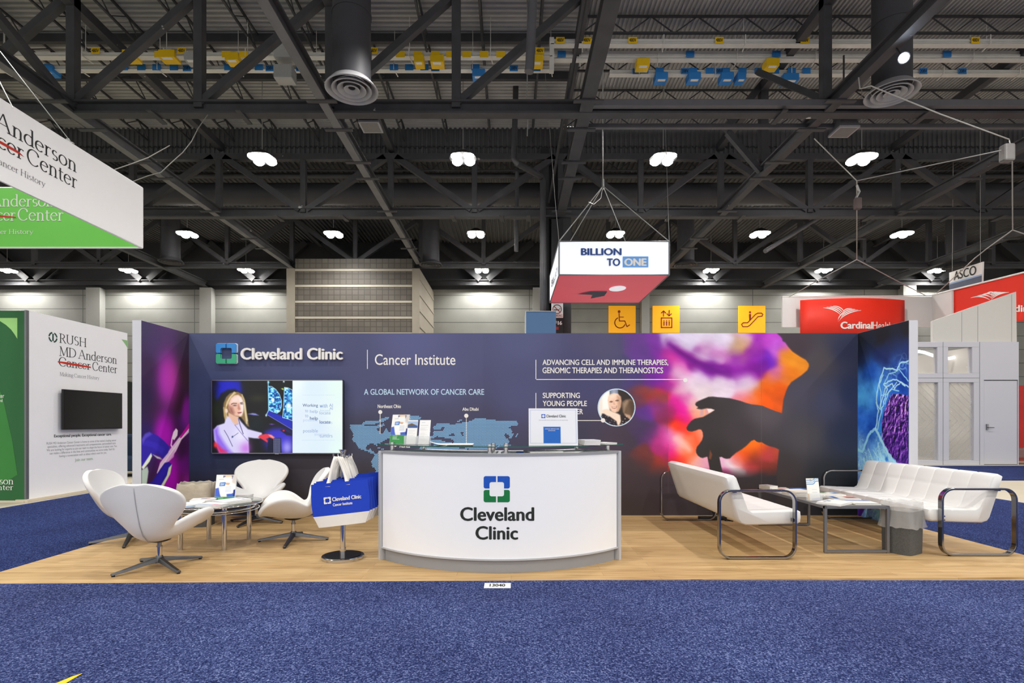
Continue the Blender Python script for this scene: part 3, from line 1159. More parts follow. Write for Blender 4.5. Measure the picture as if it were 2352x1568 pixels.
# ---------------------------------------------------------------- electrical busways with plug boxes
BY = 14.0
def busway(lab, px0, px1, py, h=0.075, BY=14.0):
    d = thing('busway', lab, 'busway', (FX(px0, BY), BY, FZ(py, BY)), 0, 'overhead electrical busways')
    z = FZ(py, BY)
    x0, x1 = FX(px0, BY), FX(px1, BY)
    m_ = MB()
    m_.box(x0, x1, BY - 0.06, BY + 0.06, z, z + h * 0.9)
    m_.box(x0, x1, BY - 0.09, BY + 0.09, z + h * 0.2, z + h * 0.35)
    m_.build('rail', M['rail'], d)
    m_ = MB(); m_.box(x0, x1, BY - 0.08, BY + 0.08, z - 0.045, z - 0.025)
    m_.build('tray', M['rail'], d)
    x = x0 + 0.8
    while x < x1:
        m_ = MB(); m_.bar((x, BY - 0.12, z - 0.06), (x, BY - 0.12, z + h + 0.06), 0.02, 0.02)
        m_.bar((x, BY - 0.12, z - 0.06), (x + 0.05, BY + 0.2, z - 0.06), 0.02, 0.02)
        m_.bar((x, BY, z + h), (x, BY, DECKZ), 0.012, 0.012)
        m_.build('hanger', M['rail'], d)
        x += 2.1
    return d


b1 = busway('upper overhead busway on the left, carrying yellow plug boxes', -60, 1268, 130)
b2 = busway('lower overhead busway on the left, carrying blue tags', -60, 1272, 160, BY=14.5)
b3 = busway('topmost overhead busway right of the column', 1265, 2420, 102, 0.11)
b4 = busway('middle overhead busway right of the column, thick pale rails', 1262, 2420, 136, 0.2, BY=14.5)
b5 = busway('lowest overhead busway on the right, carrying blue plug boxes', 1400, 2420, 170, 0.09, BY=15.0)
m_ = MB()
m_.box(FX(1262, BY), FX(1272, BY), BY - 0.08, BY + 0.08, FZ(165, BY), FZ(90, BY))
m_.build('riser', M['rail'], b4)


def bus_tags(d, pxs, py, mat, text):
    BY = d.location.y
    for px in pxs:
        p = P(px, py, BY - 0.1)
        m_ = MB(); m_.box(p.x - 0.11, p.x + 0.11, BY - 0.115, BY - 0.105, p.z - 0.08, p.z + 0.08)
        o = m_.build('tag', mat, d)
        if text:
            fn = lambda a, b, out: Vector((FX(a, BY - .1), BY - 0.115 - out, FZ(b, BY - .1)))
            lettering(MB(), text, px - 8, px + 8, py - 4.5, py + 4, fn, bold=0.03)
            mm = MB(); lettering(mm, text, px - 8, px + 8, py - 4.5, py + 4, fn, bold=0.03)
            mm.build('lettering', M['blackmatte'], o)


bus_tags(b1, (22, 220, 418, 610, 858, 1240), 117, M['yellow'], '480V')
bus_tags(b1, (300, 365, 520, 560, 920, 960, 1000, 1035, 1072, 1112, 1150), 125, M['yellow'], '')
bus_tags(b2, (430, 620, 690, 1000, 1180, 1232), 157, M['bluebox'], '208V')
bus_tags(b2, (92, 285, 325, 360, 400, 525, 595, 905, 940, 975, 1092), 155, M['bluebox'], '')
bus_tags(b3, (1287, 1348, 1453, 1652, 1848, 2240), 93, M['yellow'], '480V')
bus_tags(b4, (1290, 1585, 1783, 2175), 124, M['bluebox'], '')
bus_tags(b5, (1462, 1573, 1650, 1762, 2120, 2210), 164, M['bluebox'], '208V')
bus_tags(b5, (1480, 1515, 1592, 1630, 1667, 1705, 1742, 1780, 1818, 1852, 1895, 2010, 2080), 163, M['bluebox'], '')

plug = None
PL = [(304, 131, 'y', 0), (390, 131, 'y', 0), (538, 137, 'y', 0), (964, 142, 'y', 1), (1005, 142, 'y', 0), (1232, 142, 'y', 0), (1475, 150, 'y', 2), (1770, 150, 'y', 2),
      (116, 164, 'b', 3), (1100, 174, 'b', 4), (1517, 181, 'b', 5), (1592, 181, 'b', 5), (1667, 181, 'b', 5), (1699, 181, 'b', 5), (1812, 183, 'b', 5), (445, 137, 'w', 0)]
PLAB = ['yellow plug box under the upper left busway, nearest the frame edge', 'large yellow plug box on the upper left busway, just right of another yellow box',
        'yellow plug box on the left busway beside a diagonal truss member', 'small yellow plug box right of the large left diffuser',
        'larger yellow plug box right of the large left diffuser', 'yellow plug box beside the thick grey pipe at centre',
        'yellow plug box just right of the centre truss', 'yellow plug box on the right busway above the blue boxes',
        'blue plug box at far left under the lower busway', 'blue plug box under the lower busway left of the grey pipe',
        'blue plug box on the right, leftmost of its row', 'blue plug box on the right, second of its row',
        'blue plug box on the right, third of its row', 'small blue plug box on the right, fourth of its row',
        'large bright blue plug box on the right, last of its row', 'white plug box behind a vertical truss post on the left busway']
for k, (px, py, c, _) in enumerate(PL):
    BY = {0: 14.0, 1: 14.0, 2: 14.5, 3: 14.5, 4: 14.5, 5: 15.0}[_]
    p = P(px, py, BY)
    d = thing('plug_box', PLAB[k], 'electrical box', p, 0, {'y': 'yellow busway plug boxes', 'b': 'blue busway plug boxes', 'w': 'white busway plug boxes'}[c])
    s = 0.42 if k in (1, 14) else (0.24 if k in (3, 13) else 0.34)
    mt = {'y': M['yellow'], 'b': M['bluebox'], 'w': M['junction']}[c]
    m_ = MB(); m_.cbox((0, 0, 0), (s, 0.3, 0.2)); m_.build('box', mt, d, local=True, bevel=0.01)
    m_ = MB(); m_.cbox((0, -0.1, -0.105), (s * 0.6, 0.08, 0.01)); m_.build('warning_sticker', M['txtwhite'], d, local=True)
    m_ = MB(); m_.cbox((0, 0, 0.12), (s * 0.5, 0.2, 0.06)); m_.build('clamp', M['junction'], d, local=True)

# pipes and ducts
def pipe(lab, path, r, mat=None, n=14, name='pipe'):
    m_ = MB(); m_.tube(path, r, n)
    tag(m_.build(name, mat or M['truss'], auto=50), lab, 'pipe')


pipe('thick grey vertical pipe with a rounded lower end at top centre', [P(1226, -60, 11.5), P(1217, 150, 11.5), P(1215, 165, 11.5)], 0.1, M['truss_lt'])
pipe('dark drain pipe dropping beside the centre truss and bending right to the column',
     [P(1188, -30, 17.0), P(1184, 240, 17.0), P(1180, 365, 17.0), P(1186, 374, 17.0), P(1243, 405, 18.6), P(1247, 415, 18.6), P(1247, 760, 18.6)], [0.09] * 3 + [0.1] * 4, M['truss'])
pipe('short grey hanging pole left of the black column', [P(1188, 366, 20.2), P(1186, 577, 20.2)], 0.075, M['truss_lt'])
pipe('slanting grey pole among the trusses at right of the pink-bottomed sign', [P(1900, 487, 20.7), P(1757, 577, 19.9)], 0.08, M['truss_lt'])
pipe('wide dark air duct running across behind the second roof truss', [(-24, 21.3, FZ(446, 21.3)), (26, 21.3, FZ(446, 21.3))], 0.42, M['duct'], 20, 'air_duct')
pipe('narrow dark sprinkler pipe across above the far air duct', [(-24, 20.6, FZ(404, 20.6)), (26, 20.6, FZ(404, 20.6))], 0.1, M['truss'], 10)

def cable(lab, path, r=0.012, mat=None, cat='cable', name='hanging_cable'):
    m_ = MB(); m_.tube(path, r, 6)
    return tag(m_.build(name, mat or M['cable'], auto=60), lab, cat)


cable('loose pale rope hanging free near the centre truss', [P(1211, -20, 13.2), P(1211, 195, 13), P(1209, 240, 13), P(1212, 280, 13), P(1211, 312, 13)], 0.014)
cable('thin hanging wire from the busway at right down to a truss', [P(1885, -10, 13.6), P(1885, 92, 13.6)], 0.012)
# wavy cords behind the white hanging sign
cable('wavy pale cord rising from the white hanging sign to the roof truss',
      [P(305, 417, 12.2), P(340, 404, 12.3), P(370, 396, 12.4), P(392, 375, 12.5), P(420, 350, 12.6), P(440, 325, 12.6), P(455, 295, 12.7), P(478, 262, 12.75)], 0.011, M['cord'])
cable('short wavy pale cord passing behind the slanted left roof truss', [P(262, 390, 11.8), P(300, 377, 12), P(340, 362, 12.3), P(390, 334, 12.6)], 0.011, M['cord'])

# extra rods hanging in the right part of the roof
rg = thing('rigging_bridle', 'steel rigging bridle with a chain bag slung between two right hand trusses', 'rigging', P(1968, 415, 14))
m_ = MB()
m_.tube([P(1870, 318, 13.3), P(1968, 415, 14)], 0.013, 6)
m_.tube([P(1968, 415, 14), P(2300, 345, 12.5)], 0.012, 6)
m_.tube([P(1968, 415, 14), P(1968, 596, 17.5)], 0.012, 6)
m_.build('wire_rope', M['cable'], rg)
m_ = MB()
m_.tube([P(1968, 596, 17.5), P(1885, 640, 18.3), P(1812, 682, 19.3)], 0.014, 6)
m_.tube([P(1968, 596, 17.5), P(2080, 655, 18.3), P(2125, 678, 19.3)], 0.014, 6)
m_.build('lower_bridle', M['cable'], rg)
m_ = MB(); m_.cbox(P(1970, 468, 14), (0.16, 0.14, 0.3)); m_.build('chain_bag', pm('brown_canvas_bag', (92, 78, 76), 0.8), rg, bevel=0.03)
m_ = MB(); m_.tube([P(1968, 425, 14), P(1974, 440, 14), P(1966, 455, 14)], 0.03, 8); m_.build('shackle', M['cable'], rg)
rg = thing('chain_hoist', 'pale chain hoist clamped at the far right truss with a long taut wire', 'hoist', P(2313, 350, 12.5))
m_ = MB(); m_.cbox(P(2313, 352, 12.5), (0.24, 0.2, 0.4)); m_.build('motor_body', M['speaker'], rg, bevel=0.04)
m_ = MB(); m_.tube([P(2000, 197, 11.2), P(2160, 262, 12), P(2318, 320, 12.5)], 0.014, 6)
m_.tube([P(1972, 178, 11.2), P(1975, 204, 11.2), P(2000, 197, 11.2)], 0.014, 6)
m_.build('wire_rope', M['cable'], rg)
m_ = MB(); m_.tube([P(2318, 322, 12.5), P(2325, 360, 12.5), P(2326, 528, 14.5)], 0.014, 6)
m_.tube([P(2326, 528, 14.5), P(2265, 572, 15.2), P(2240, 592, 15.6), P(2152, 673, 17.8)], 0.014, 6)
m_.tube([P(2326, 528, 14.5), P(2420, 560, 14.6)], 0.014, 6)
m_.build('lower_wire', M['cable'], rg)

# ---------------------------------------------------------------- the booth's graphic wall
WX0, WX1 = FX(434, WY), FX(1970, WY)
WH = FZ(765, WY)
wall = thing('exhibit_wall', 'long navy booth wall with printed headlines, world map and colourful hand mural', 'booth wall', (0, WY, 0))


def on_wall(a, b, out=0.0):
    """photograph pixel on the wall's front face, raised 'out' metres"""
    return Vector((FX(a, WY), WY - out, FZ(b, WY)))


M['wall_edge'] = pm('wall_edge_white', (214, 214, 218), 0.6, 0, 0.02)
m_ = MB(); m_.box(WX0 - 0.05, WX1 + 0.05, WY + 0.003, WY + 0.10, 0.0, WH)
m_.build('panel', M['wall_edge'], wall)

xs = np.concatenate([np.arange(434, 1270, 6.0), np.arange(1270, 1970.01, 1.55)])
xs[-1] = 1970
ys = np.concatenate([np.arange(765, 1150, 1.6), np.arange(1150, 1187.01, 4.0)])
ys[-1] = 1187
cv = Canvas(xs, ys, '#454a6b')
# ground tone of the print: navy above, charcoal brown below, as printed
tone = cv.idw([(450, 780, '#4c5374'), (700, 780, '#4e5274'), (950, 780, '#52557c'), (1200, 780, '#4f5378'), (1400, 780, '#4d4b6a'),
               (450, 900, '#39456a'), (700, 860, '#454b6e'), (820, 900, '#474b6c'), (1000, 870, '#4d5176'), (1200, 900, '#494c72'), (1350, 880, '#43436a'),
               (450, 1020, '#2c3858'), (460, 1140, '#252b3e'), (700, 1080, '#35323a'), (700, 1170, '#302c2e'), (830, 1000, '#3c3c50'), (830, 1120, '#343036'),
               (1000, 980, '#42435e'), (1100, 1000, '#3f3f58'), (1300, 1000, '#3c3a4e'), (1440, 1010, '#453a4a'), (1460, 1100, '#40343a'), (1450, 1180, '#3a3030'),
               (1100, 1150, '#332e32'), (1700, 1180, '#332c2c'), (1900, 1180, '#24242a'), (1960, 1000, '#20263c'), (1960, 800, '#262a40')], 3.0)
cv.c = tone
for a, b_, k in ((434, 540, 0.985), (540, 625, 1.0), (625, 850, 1.015), (850, 1110, 1.03), (1110, 1290, 1.0), (1290, 1535, 0.985)):
    cv.c[:, (cv.X[0] >= a) & (cv.X[0] < b_)] *= k
cp_ = lambda pts: [(1400 + x * 0.2551, 750 + y * 0.2551) for x, y in pts]
# blurred colour field of the mural
CL = [(0, 120, '#4a4668'), (60, 400, '#3e3c62'), (250, 120, '#6b3a8c'), (420, 130, '#7a3a98'), (300, 250, '#6a3a90'), (200, 450, '#4a3a78'), (400, 450, '#6f2f90'), (480, 520, '#8a3090'),
      (250, 620, '#6e3a44'), (330, 600, '#8e3c38'), (450, 600, '#b03c30'), (330, 750, '#6a3aa0'), (420, 700, '#8a3a80'), (250, 900, '#4a3a60'),
      (350, 950, '#5a3a6a'), (440, 1000, '#a84080'), (500, 1020, '#d06ab0'), (480, 1100, '#c03080'), (300, 1200, '#6a3a38'), (450, 1250, '#a04030'),
      (200, 1300, '#4a3a3a'), (100, 1000, '#3f3844'), (60, 700, '#3c3a58'), (60, 1400, '#3a3030'), (480, 330, '#7e3496'), (510, 800, '#7c3050'), (490, 750, '#a03a70'),
      (560, 100, '#d9cfe6'), (700, 120, '#d8d0e4'), (850, 80, '#e2daea'), (850, 200, '#caa2c8'), (1000, 150, '#ded4e6'), (1120, 200, '#b8a088'),
      (1190, 165, '#c8a468'), (1000, 250, '#c88ac0'), (1130, 270, '#9a4aa8'), (1200, 100, '#d4b4d8'), (1300, 80, '#a040a8'), (1280, 230, '#8a30a0'),
      (1450, 100, '#ba58c2'), (1500, 200, '#c270d2'), (1420, 300, '#7030b4'), (1340, 370, '#721a82'), (560, 180, '#8e2a92'), (650, 260, '#8c1f8c'),
      (750, 290, '#74187c'), (900, 370, '#6c1884'), (1050, 430, '#701a84'), (1150, 420, '#8a2a9a'), (1280, 400, '#842094'), (640, 330, '#d87ab8'),
      (560, 260, '#c84a98'), (620, 390, '#deb0d0'), (800, 430, '#e2cbe8'), (1000, 520, '#e8dae8'), (700, 500, '#e6d6e0'), (1200, 480, '#deD0e0'),
      (800, 560, '#eadce0'), (1300, 500, '#e0c4d0'), (560, 470, '#b43c92'), (600, 560, '#e2b8ca'), (640, 640, '#ca60a2'), (580, 700, '#c63292'),
      (620, 780, '#ce1c94'), (700, 700, '#eacad2'), (740, 780, '#eab292'), (680, 850, '#c62082'), (1560, 260, '#da8c30'), (1650, 300, '#dc9236'),
      (1750, 330, '#da8c36'), (1600, 420, '#d27a26'), (1500, 400, '#ca78a0'), (1440, 480, '#da7828'), (1400, 560, '#ca5a18'), (1500, 560, '#d26018'),
      (1540, 650, '#c25a28'), (1400, 680, '#e46018'), (1320, 600, '#d28052'), (1280, 680, '#ea6a20'), (1240, 640, '#da92aa'), (600, 880, '#dc401c'),
      (700, 900, '#e44a28'), (800, 950, '#f28262'), (620, 1020, '#f2cac2'), (690, 1080, '#f2c2b2'), (560, 1080, '#d22888'), (570, 1130, '#da2a80'),
      (640, 1150, '#e25028'), (740, 1150, '#ea6a3a'), (760, 1030, '#ea5c30'), (800, 1000, '#f2b2a2'), (560, 1000, '#e292c2'), (540, 1200, '#b23838'),
      (650, 1220, '#d24030'), (740, 1230, '#eac2b2'), (800, 1240, '#e2b2ba'), (860, 1240, '#e2aac2'), (1040, 1220, '#eac2da'), (1100, 1270, '#f2eaf0'),
      (1180, 1310, '#eaeaf2'), (1140, 1200, '#da8282'), (1080, 1330, '#c22878'), (1200, 1130, '#da5a28'), (1280, 1060, '#e27828'), (1320, 1080, '#da6828'),
      (1300, 1200, '#7a3a30'), (1400, 1150, '#b24a52'), (1500, 1130, '#aa5040'), (1250, 1270, '#ba4048'), (1400, 1260, '#7a3830'), (1500, 1260, '#6a3a30'),
      (1300, 1400, '#33292a'), (900, 1340, '#8c2f58'), (560, 1380, '#4c3030'), (700, 1400, '#5a3030'), (1000, 1400, '#4a2a30')]
CL = [(1400 + x * 0.2551, 750 + y * 0.2551, c) for x, y, c in CL]
w1 = (cv.noise(52, 3, 3) - 0.47) * 30
w2 = (cv.noise(52, 5, 3) - 0.47) * 30
field = cv.gauss(CL, 12.0, (w1, w2))
fc = Canvas(xs, ys, '#000000')
fc.c = field
swo = lambda pts, w, col, soft, a: fc.line(cp_(pts), w, col, soft, a)
swo([(545, 140), (620, 215), (720, 285), (850, 345), (960, 400), (1060, 435), (1150, 430), (1250, 400), (1330, 370), (1400, 330)], 10, '#701a84', 22, 0.8)
swo([(540, 160), (640, 235), (740, 300), (880, 362), (1000, 415), (1080, 440)], 5, '#560f6c', 12, 0.7)
swo([(560, 110), (680, 190), (800, 255), (900, 290), (1000, 300)], 7, '#dccfe6', 20, 0.6)
swo([(700, 90), (800, 120), (950, 110), (1060, 90)], 12, '#e6deee', 24, 0.6)
swo([(1330, 110), (1290, 190), (1220, 260), (1130, 290)], 8, '#8a2a9e', 18, 0.7)
swo([(1500, 130), (1480, 210), (1500, 260)], 9, '#c878d8', 18, 0.6)
swo([(600, 440), (760, 480), (900, 500), (1100, 500), (1260, 470)], 16, '#e8d8e6', 30, 0.6)
swo([(700, 580), (900, 590), (1100, 580), (1250, 560)], 12, '#ead9e0', 24, 0.5)
swo([(1560, 250), (1640, 290), (1740, 330)], 14, '#de9436', 20, 0.7)
swo([(1400, 540), (1480, 580), (1560, 560)], 12, '#d46218', 22, 0.6)
swo([(1340, 600), (1420, 660), (1540, 720)], 9, '#e66a20', 18, 0.6)
swo([(570, 620), (620, 700), (680, 790), (690, 850)], 10, '#cc2a90', 22, 0.6)
swo([(600, 880), (680, 900), (760, 960), (790, 1050)], 9, '#e2502a', 18, 0.6)
swo([(600, 1010), (680, 1060), (720, 1110)], 9, '#f2cfc4', 14, 0.7)
swo([(1060, 1230), (1130, 1285), (1200, 1320)], 9, '#f2ecf2', 12, 0.8)
swo([(1200, 1110), (1260, 1060), (1310, 1040)], 9, '#e07a26', 16, 0.6)
swo([(250, 590), (340, 570), (430, 600), (500, 660)], 7, '#a84838', 18, 0.7)
swo([(400, 240), (470, 330), (520, 400)], 10, '#84309a', 24, 0.5)
field = fc.c
g_ = field.mean(-1, keepdims=True)
field = np.clip(g_ + (field - g_) * 1.3, 0.02, 1) * 0.955
lum = (fbm(cv.X / 34 + cv.Y / 60, cv.Y / 16 - cv.X / 50, 9, 3) - 0.44)[..., None] * 0.10
field = field + lum * (0.4 + field)
fade = np.clip((cv.X - 1385) / 110, 0, 1) * np.clip((1102 - cv.Y) / 60, 0, 1)
fade = fade * fade * (3 - 2 * fade)
left = cv.X < 1535
inten = np.where(left, fade * np.clip(0.45 + 0.9 * cv.noise(40, 12, 3), 0, 1), np.clip((1098 - cv.Y) / 26, 0, 1))
# right-hand border of the bright area and the dark arm
edge = cp_([(520, 40), (1505, 40), (1512, 60), (1540, 85), (1556, 105), (1562, 128), (1585, 140), (1612, 180), (1650, 222), (1720, 268), (1770, 296), (1797, 330),
            (1800, 355), (1785, 392), (1730, 440), (1640, 500), (1610, 540), (1590, 590), (1570, 655), (1556, 775), (1540, 1000), (1530, 1110),
            (1505, 1340), (520, 1420)])
inten = np.where(left, inten, inten * cv.mask(edge, 2.2))
cv.over(inten, field)
dark = cv.idw([(1650, 900, '#3c3638'), (1760, 940, '#534b50'), (1700, 1000, '#3c3538'), (1620, 930, '#332e2e'), (1650, 1050, '#2f2a2a'), (1830, 800, '#41353c'),
               (1880, 830, '#4a4448'), (1850, 900, '#474350'), (1900, 920, '#404258'), (1945, 800, '#2c304a'), (1960, 900, '#272e48'), (1940, 1000, '#2a3044'),
               (1850, 1000, '#474448'), (1800, 1080, '#3a3334'), (1900, 1100, '#262a30'), (1960, 1130, '#1b1e22'), (1750, 1140, '#332c2c'), (1550, 1150, '#3a3030')], 3.0)
body = cp_([(1505, 30), (1512, 60), (1540, 85), (1556, 105), (1562, 128), (1585, 140), (1612, 180), (1650, 222), (1720, 268), (1770, 296), (1797, 330),
            (1800, 355), (1785, 392), (1730, 440), (1640, 500), (1610, 540), (1590, 590), (1570, 655), (1556, 775), (1500, 900), (1528, 1110), (1505, 1340), (1505, 1800), (2300, 1800), (2300, 30)])
cv.over(cv.mask(body, 2.2), dark)
hand = cp_([(1600, 800), (1553, 778), (1500, 762), (1450, 742), (1380, 712), (1330, 703), (1280, 699), (1230, 686), (1180, 668), (1130, 655), (1080, 643), (1030, 638), (980, 634),
            (930, 629), (890, 631), (850, 647), (800, 668), (778, 682), (771, 697), (778, 712), (797, 722), (784, 738), (830, 745), (870, 736), (915, 738), (945, 750),
            (915, 770), (870, 796), (840, 812), (800, 820), (765, 828), (735, 848), (708, 880), (691, 908), (697, 930), (716, 941), (742, 944), (775, 936),
            (805, 924), (825, 926), (838, 950), (842, 985), (832, 1020), (812, 1050), (788, 1078), (778, 1110), (780, 1135), (795, 1160), (818, 1177), (840, 1182), (880, 1170),
            (890, 1220), (905, 1300), (1018, 1312), (1002, 1240), (990, 1176), (1010, 1172), (1030, 1184), (1055, 1190), (1085, 1186), (1105, 1165), (1140, 1135), (1190, 1105), (1235, 1070),
            (1275, 1030), (1303, 1018), (1325, 1035), (1345, 1042), (1370, 1040), (1400, 1058), (1440, 1076), (1490, 1088), (1540, 1112), (1700, 1100), (1700, 820)])
cv.over(cv.mask(hand, 0.9), dark)
cv.poly(cp_([(876, 738), (912, 740), (945, 750), (895, 778)]), '#f0d8d8', 0.8)
cv.poly(cp_([(818, 746), (846, 744), (846, 800), (812, 810)]), '#c89aa0', 0.8, 0.75)
cv.poly(cp_([(858, 742), (878, 742), (892, 778), (862, 798)]), '#dc9a9a', 0.8, 0.85)
cv.poly(cp_([(905, 1110), (925, 1150), (912, 1195), (893, 1185)]), '#8a4a2c', 1.2, 0.7)
cv.line([(1749, 770), (1749, 1150)], 1.0, '#6a6468', 1.2, 0.35)
cv.line([(1535, 1020), (1535, 1130)], 1.0, '#5a5054', 1.2, 0.3)
WALL_GAIN = 1.2
print_mesh('printed_graphic', cv, lambda x, y: on_wall(x, y, 0.0), MP, wall, WALL_GAIN)

# wings at both ends
WD = 0.93
YW = WY - WD
wings = {}
for side, x_in in (('left', WX0), ('right', WX1)):
    m_ = MB()
    if side == 'left':
        m_.box(x_in - 0.105, x_in - 0.003, YW, WY + 0.10, 0, WH)
    else:
        m_.box(x_in + 0.003, x_in + 0.105, YW, WY + 0.10, 0, WH)
    m_.build('wing', M['wall_edge'], wall)

# left wing print: gloved hand holding a tube.  picture coordinates 0..200 across the depth (front -> back), 0..524 down
cv = Canvas(np.arange(0, 200.1, 1.6), np.arange(0, 524.1, 1.6), '#2f2440')
n = cv.noise(60, 21, 3)
base = cv.idw([(0, 10, '#3c3458'), (100, 20, '#4a3060'), (190, 30, '#3a2c44'), (30, 120, '#3a2448'), (60, 60, '#44305e'), (190, 120, '#3a2030'), (10, 200, '#2c1e44'),
               (60, 220, '#3a1c44'), (150, 200, '#301428'), (190, 250, '#5a1c78'), (20, 300, '#2a1860'), (120, 280, '#3a1040'), (160, 330, '#3a1240'), (180, 380, '#661078'),
               (150, 420, '#4a1240'), (190, 440, '#8a2090'), (60, 440, '#3a1c40'), (90, 520, '#1c1c50'), (190, 510, '#202078'), (130, 490, '#3a2aa0'), (40, 520, '#4a1428')], 3)
cv.c = base
cv.blob(102, 140, 44, 72, '#b432b4', 0.95, 0, 1.4)
cv.blob(125, 130, 30, 50, '#c03a90', 0.4)
cv.blob(90, 290, 44, 60, '#b010b8', 1.0, 0, 1.6)
cv.blob(195, 225, 28, 44, '#8a1a98', 0.9, 0, 2)
cv.blob(112, 420, 46, 90, '#b008b8', 1.0, 0, 1.8)
cv.blob(185, 440, 26, 40, '#9a2090', 0.7)
cv.blob(110, 510, 80, 34, '#2a2a9a', 0.8)
# tube
cv.poly([(60, 385), (72, 362), (118, 325), (150, 300), (172, 285), (200, 262), (200, 284), (165, 304), (140, 335), (118, 352), (70, 392)], '#ecc8e8', 1.2)
cv.poly([(155, 298), (200, 258), (200, 276), (165, 300)], '#d00aa8', 1.2)
cv.poly([(85, 372), (120, 336), (135, 330), (130, 350), (100, 366)], '#e8a8dc', 1.2, 0.8)
cv.line([(60, 388), (110, 345), (165, 300), (200, 275)], 2.5, '#fdf2ee', 1.4)
cv.poly([(120, 300), (128, 282), (140, 272), (148, 278), (146, 292), (132, 304)], '#f6e2ee', 1.2)
cv.line([(122, 302), (118, 318), (126, 326)], 5, '#f0d4ea', 1.4)
# glove, upper finger
cv.poly([(0, 298), (12, 284), (30, 280), (62, 290), (90, 306), (112, 322), (105, 338), (84, 352), (62, 340), (44, 338), (34, 346), (20, 358), (0, 368)], '#3222a8', 1.5)
cv.poly([(0, 310), (20, 300), (60, 310), (90, 325), (80, 340), (40, 320)], '#3c2cbe', 3, 0.8)
cv.poly([(0, 298), (14, 284), (30, 280), (40, 286), (16, 296), (4, 310)], '#6a5ad0', 3, 0.7)
cv.poly([(0, 368), (36, 334), (40, 342), (30, 356), (6, 374)], '#e6f2da', 1.5)
cv.poly([(42, 338), (72, 348), (80, 354), (60, 350)], '#cfe6e6', 1.5, 0.9)
cv.poly([(0, 375), (22, 368), (26, 380), (20, 410), (12, 418), (0, 412)], '#c2dcc8', 2, 0.9)
# glove, thumb
cv.poly([(0, 418), (40, 408), (70, 380), (90, 364), (106, 362), (120, 368), (116, 384), (96, 410), (70, 440), (48, 470), (24, 510), (4, 524), (0, 520)], '#2c1ca0', 1.5)
cv.poly([(0, 430), (50, 412), (90, 372), (108, 370), (80, 410), (50, 450), (10, 500), (0, 500)], '#3420b4', 4, 0.8)
cv.poly([(122, 370), (114, 396), (82, 430), (60, 456), (44, 490), (24, 522), (8, 524), (30, 490), (50, 455), (70, 428), (100, 398), (108, 378)], '#e4efc4', 1.5)
for k in range(12):
    yk = 425 + 8 * k
    xk = 66 - 5.0 * k
    cv.line([(xk - 14, yk + 10), (xk, yk + 6), (xk + 10, yk - 2)], 1.6, '#202070' if k % 2 else '#dfeec8', 1.2, 0.9)
cv.poly([(24, 524), (40, 500), (46, 512), (48, 524)], '#7a4a4a', 2, 0.8)
print_mesh('printed_graphic', cv, lambda x, y: Vector((WX0, YW + 0.004 + (WD - 0.004) * x / 200.0, WH * (1 - y / 524.0) - 0.002 + 0.002 * y / 524)), MP, wall, WALL_GAIN)

# right wing print: microscope picture of a cell.  0..200 back -> front, 0..524 down  (crop coordinates mapped)
cv = Canvas(np.arange(0, 200.1, 1.25), np.arange(0, 524.1, 1.25), '#16244a')
base = cv.idw([(0, 10, '#232a3c'), (100, 20, '#262634'), (200, 10, '#2a2838'), (0, 60, '#1c2440'), (100, 70, '#20306a'), (200, 80, '#22387a'), (60, 120, '#1c50a8'), (180, 120, '#1c4aa8'),
               (20, 180, '#4aa0e0'), (70, 170, '#4a9ae0'), (100, 200, '#2a6cc8'), (10, 250, '#2a66c8'), (60, 260, '#1a50b0'), (110, 250, '#2a78d0'), (20, 320, '#2a50a8'),
               (80, 320, '#3a74c0'), (160, 200, '#1a52b8'), (190, 170, '#1448a8'), (100, 420, '#6ab0dc'), (50, 400, '#8cc8e8'), (150, 440, '#6aaedc'), (190, 400, '#5aa4d8'),
               (190, 470, '#4a90cc'), (100, 490, '#7ab8dc'), (10, 450, '#5a2a90'), (30, 480, '#4a1a80'), (20, 510, '#3a2a9a'), (190, 510, '#3a2860')], 3,
              ((cv.noise(24, 31, 3) - .47) * 30, (cv.noise(24, 32, 3) - .47) * 30))
cv.c = base
cv.c += (cv.noise(30, 33, 4) - 0.47)[..., None] * np.array([0.2, 0.3, 0.35]) * np.clip((cv.Y - 70) / 60, 0, 1)[..., None]
rs = np.random.RandomState(5)


def strand(pts, w, col, a=0.95):
    out = []
    for (x0, y0), (x1, y1) in zip(pts[:-1], pts[1:]):
        for q in range(4):
            out.append((x0 + (x1 - x0) * q / 4 + rs.randn() * 1.0, y0 + (y1 - y0) * q / 4 + rs.randn() * 1.4))
    out.append(pts[-1])
    cv.line(out, w, col, 1.5, a)


k = lambda pts: [((x - 92) / 542 * 200, (y - 160) / 1380 * 524 + 0.0) for x, y in pts]
for pts, w, c in (([(300, 870), (330, 750), (310, 690), (320, 600), (350, 520), (390, 450), (440, 460), (520, 470), (560, 430), (634, 425)], 4, '#a8dcf4'),
                  ([(300, 690), (345, 740), (360, 640), (340, 560), (380, 500)], 3.5, '#9ad4f0'),
                  ([(320, 880), (360, 760), (400, 660), (430, 600), (380, 560), (450, 545), (520, 540), (600, 590)], 3.5, '#a8dcf4'),
                  ([(390, 560), (440, 500), (540, 480), (600, 530), (634, 560)], 3, '#8cccec'),
                  ([(350, 720), (400, 600), (470, 560), (500, 600), (560, 560), (634, 600)], 3, '#b8e2f4'),
                  ([(360, 640), (420, 640), (470, 600), (540, 620)], 3, '#90d0ee'),
                  ([(400, 700), (440, 620), (520, 560)], 2.6, '#b0e0f4')):
    strand(k(pts), w, c)
wx_ = (cv.noise(26, 61, 3) - .47) * 26
wy_ = (cv.noise(26, 62, 3) - .47) * 26
rd = np.abs(fbm((cv.X + wx_) / 17, (cv.Y + wy_) / 24, 63, 2) - 0.37)
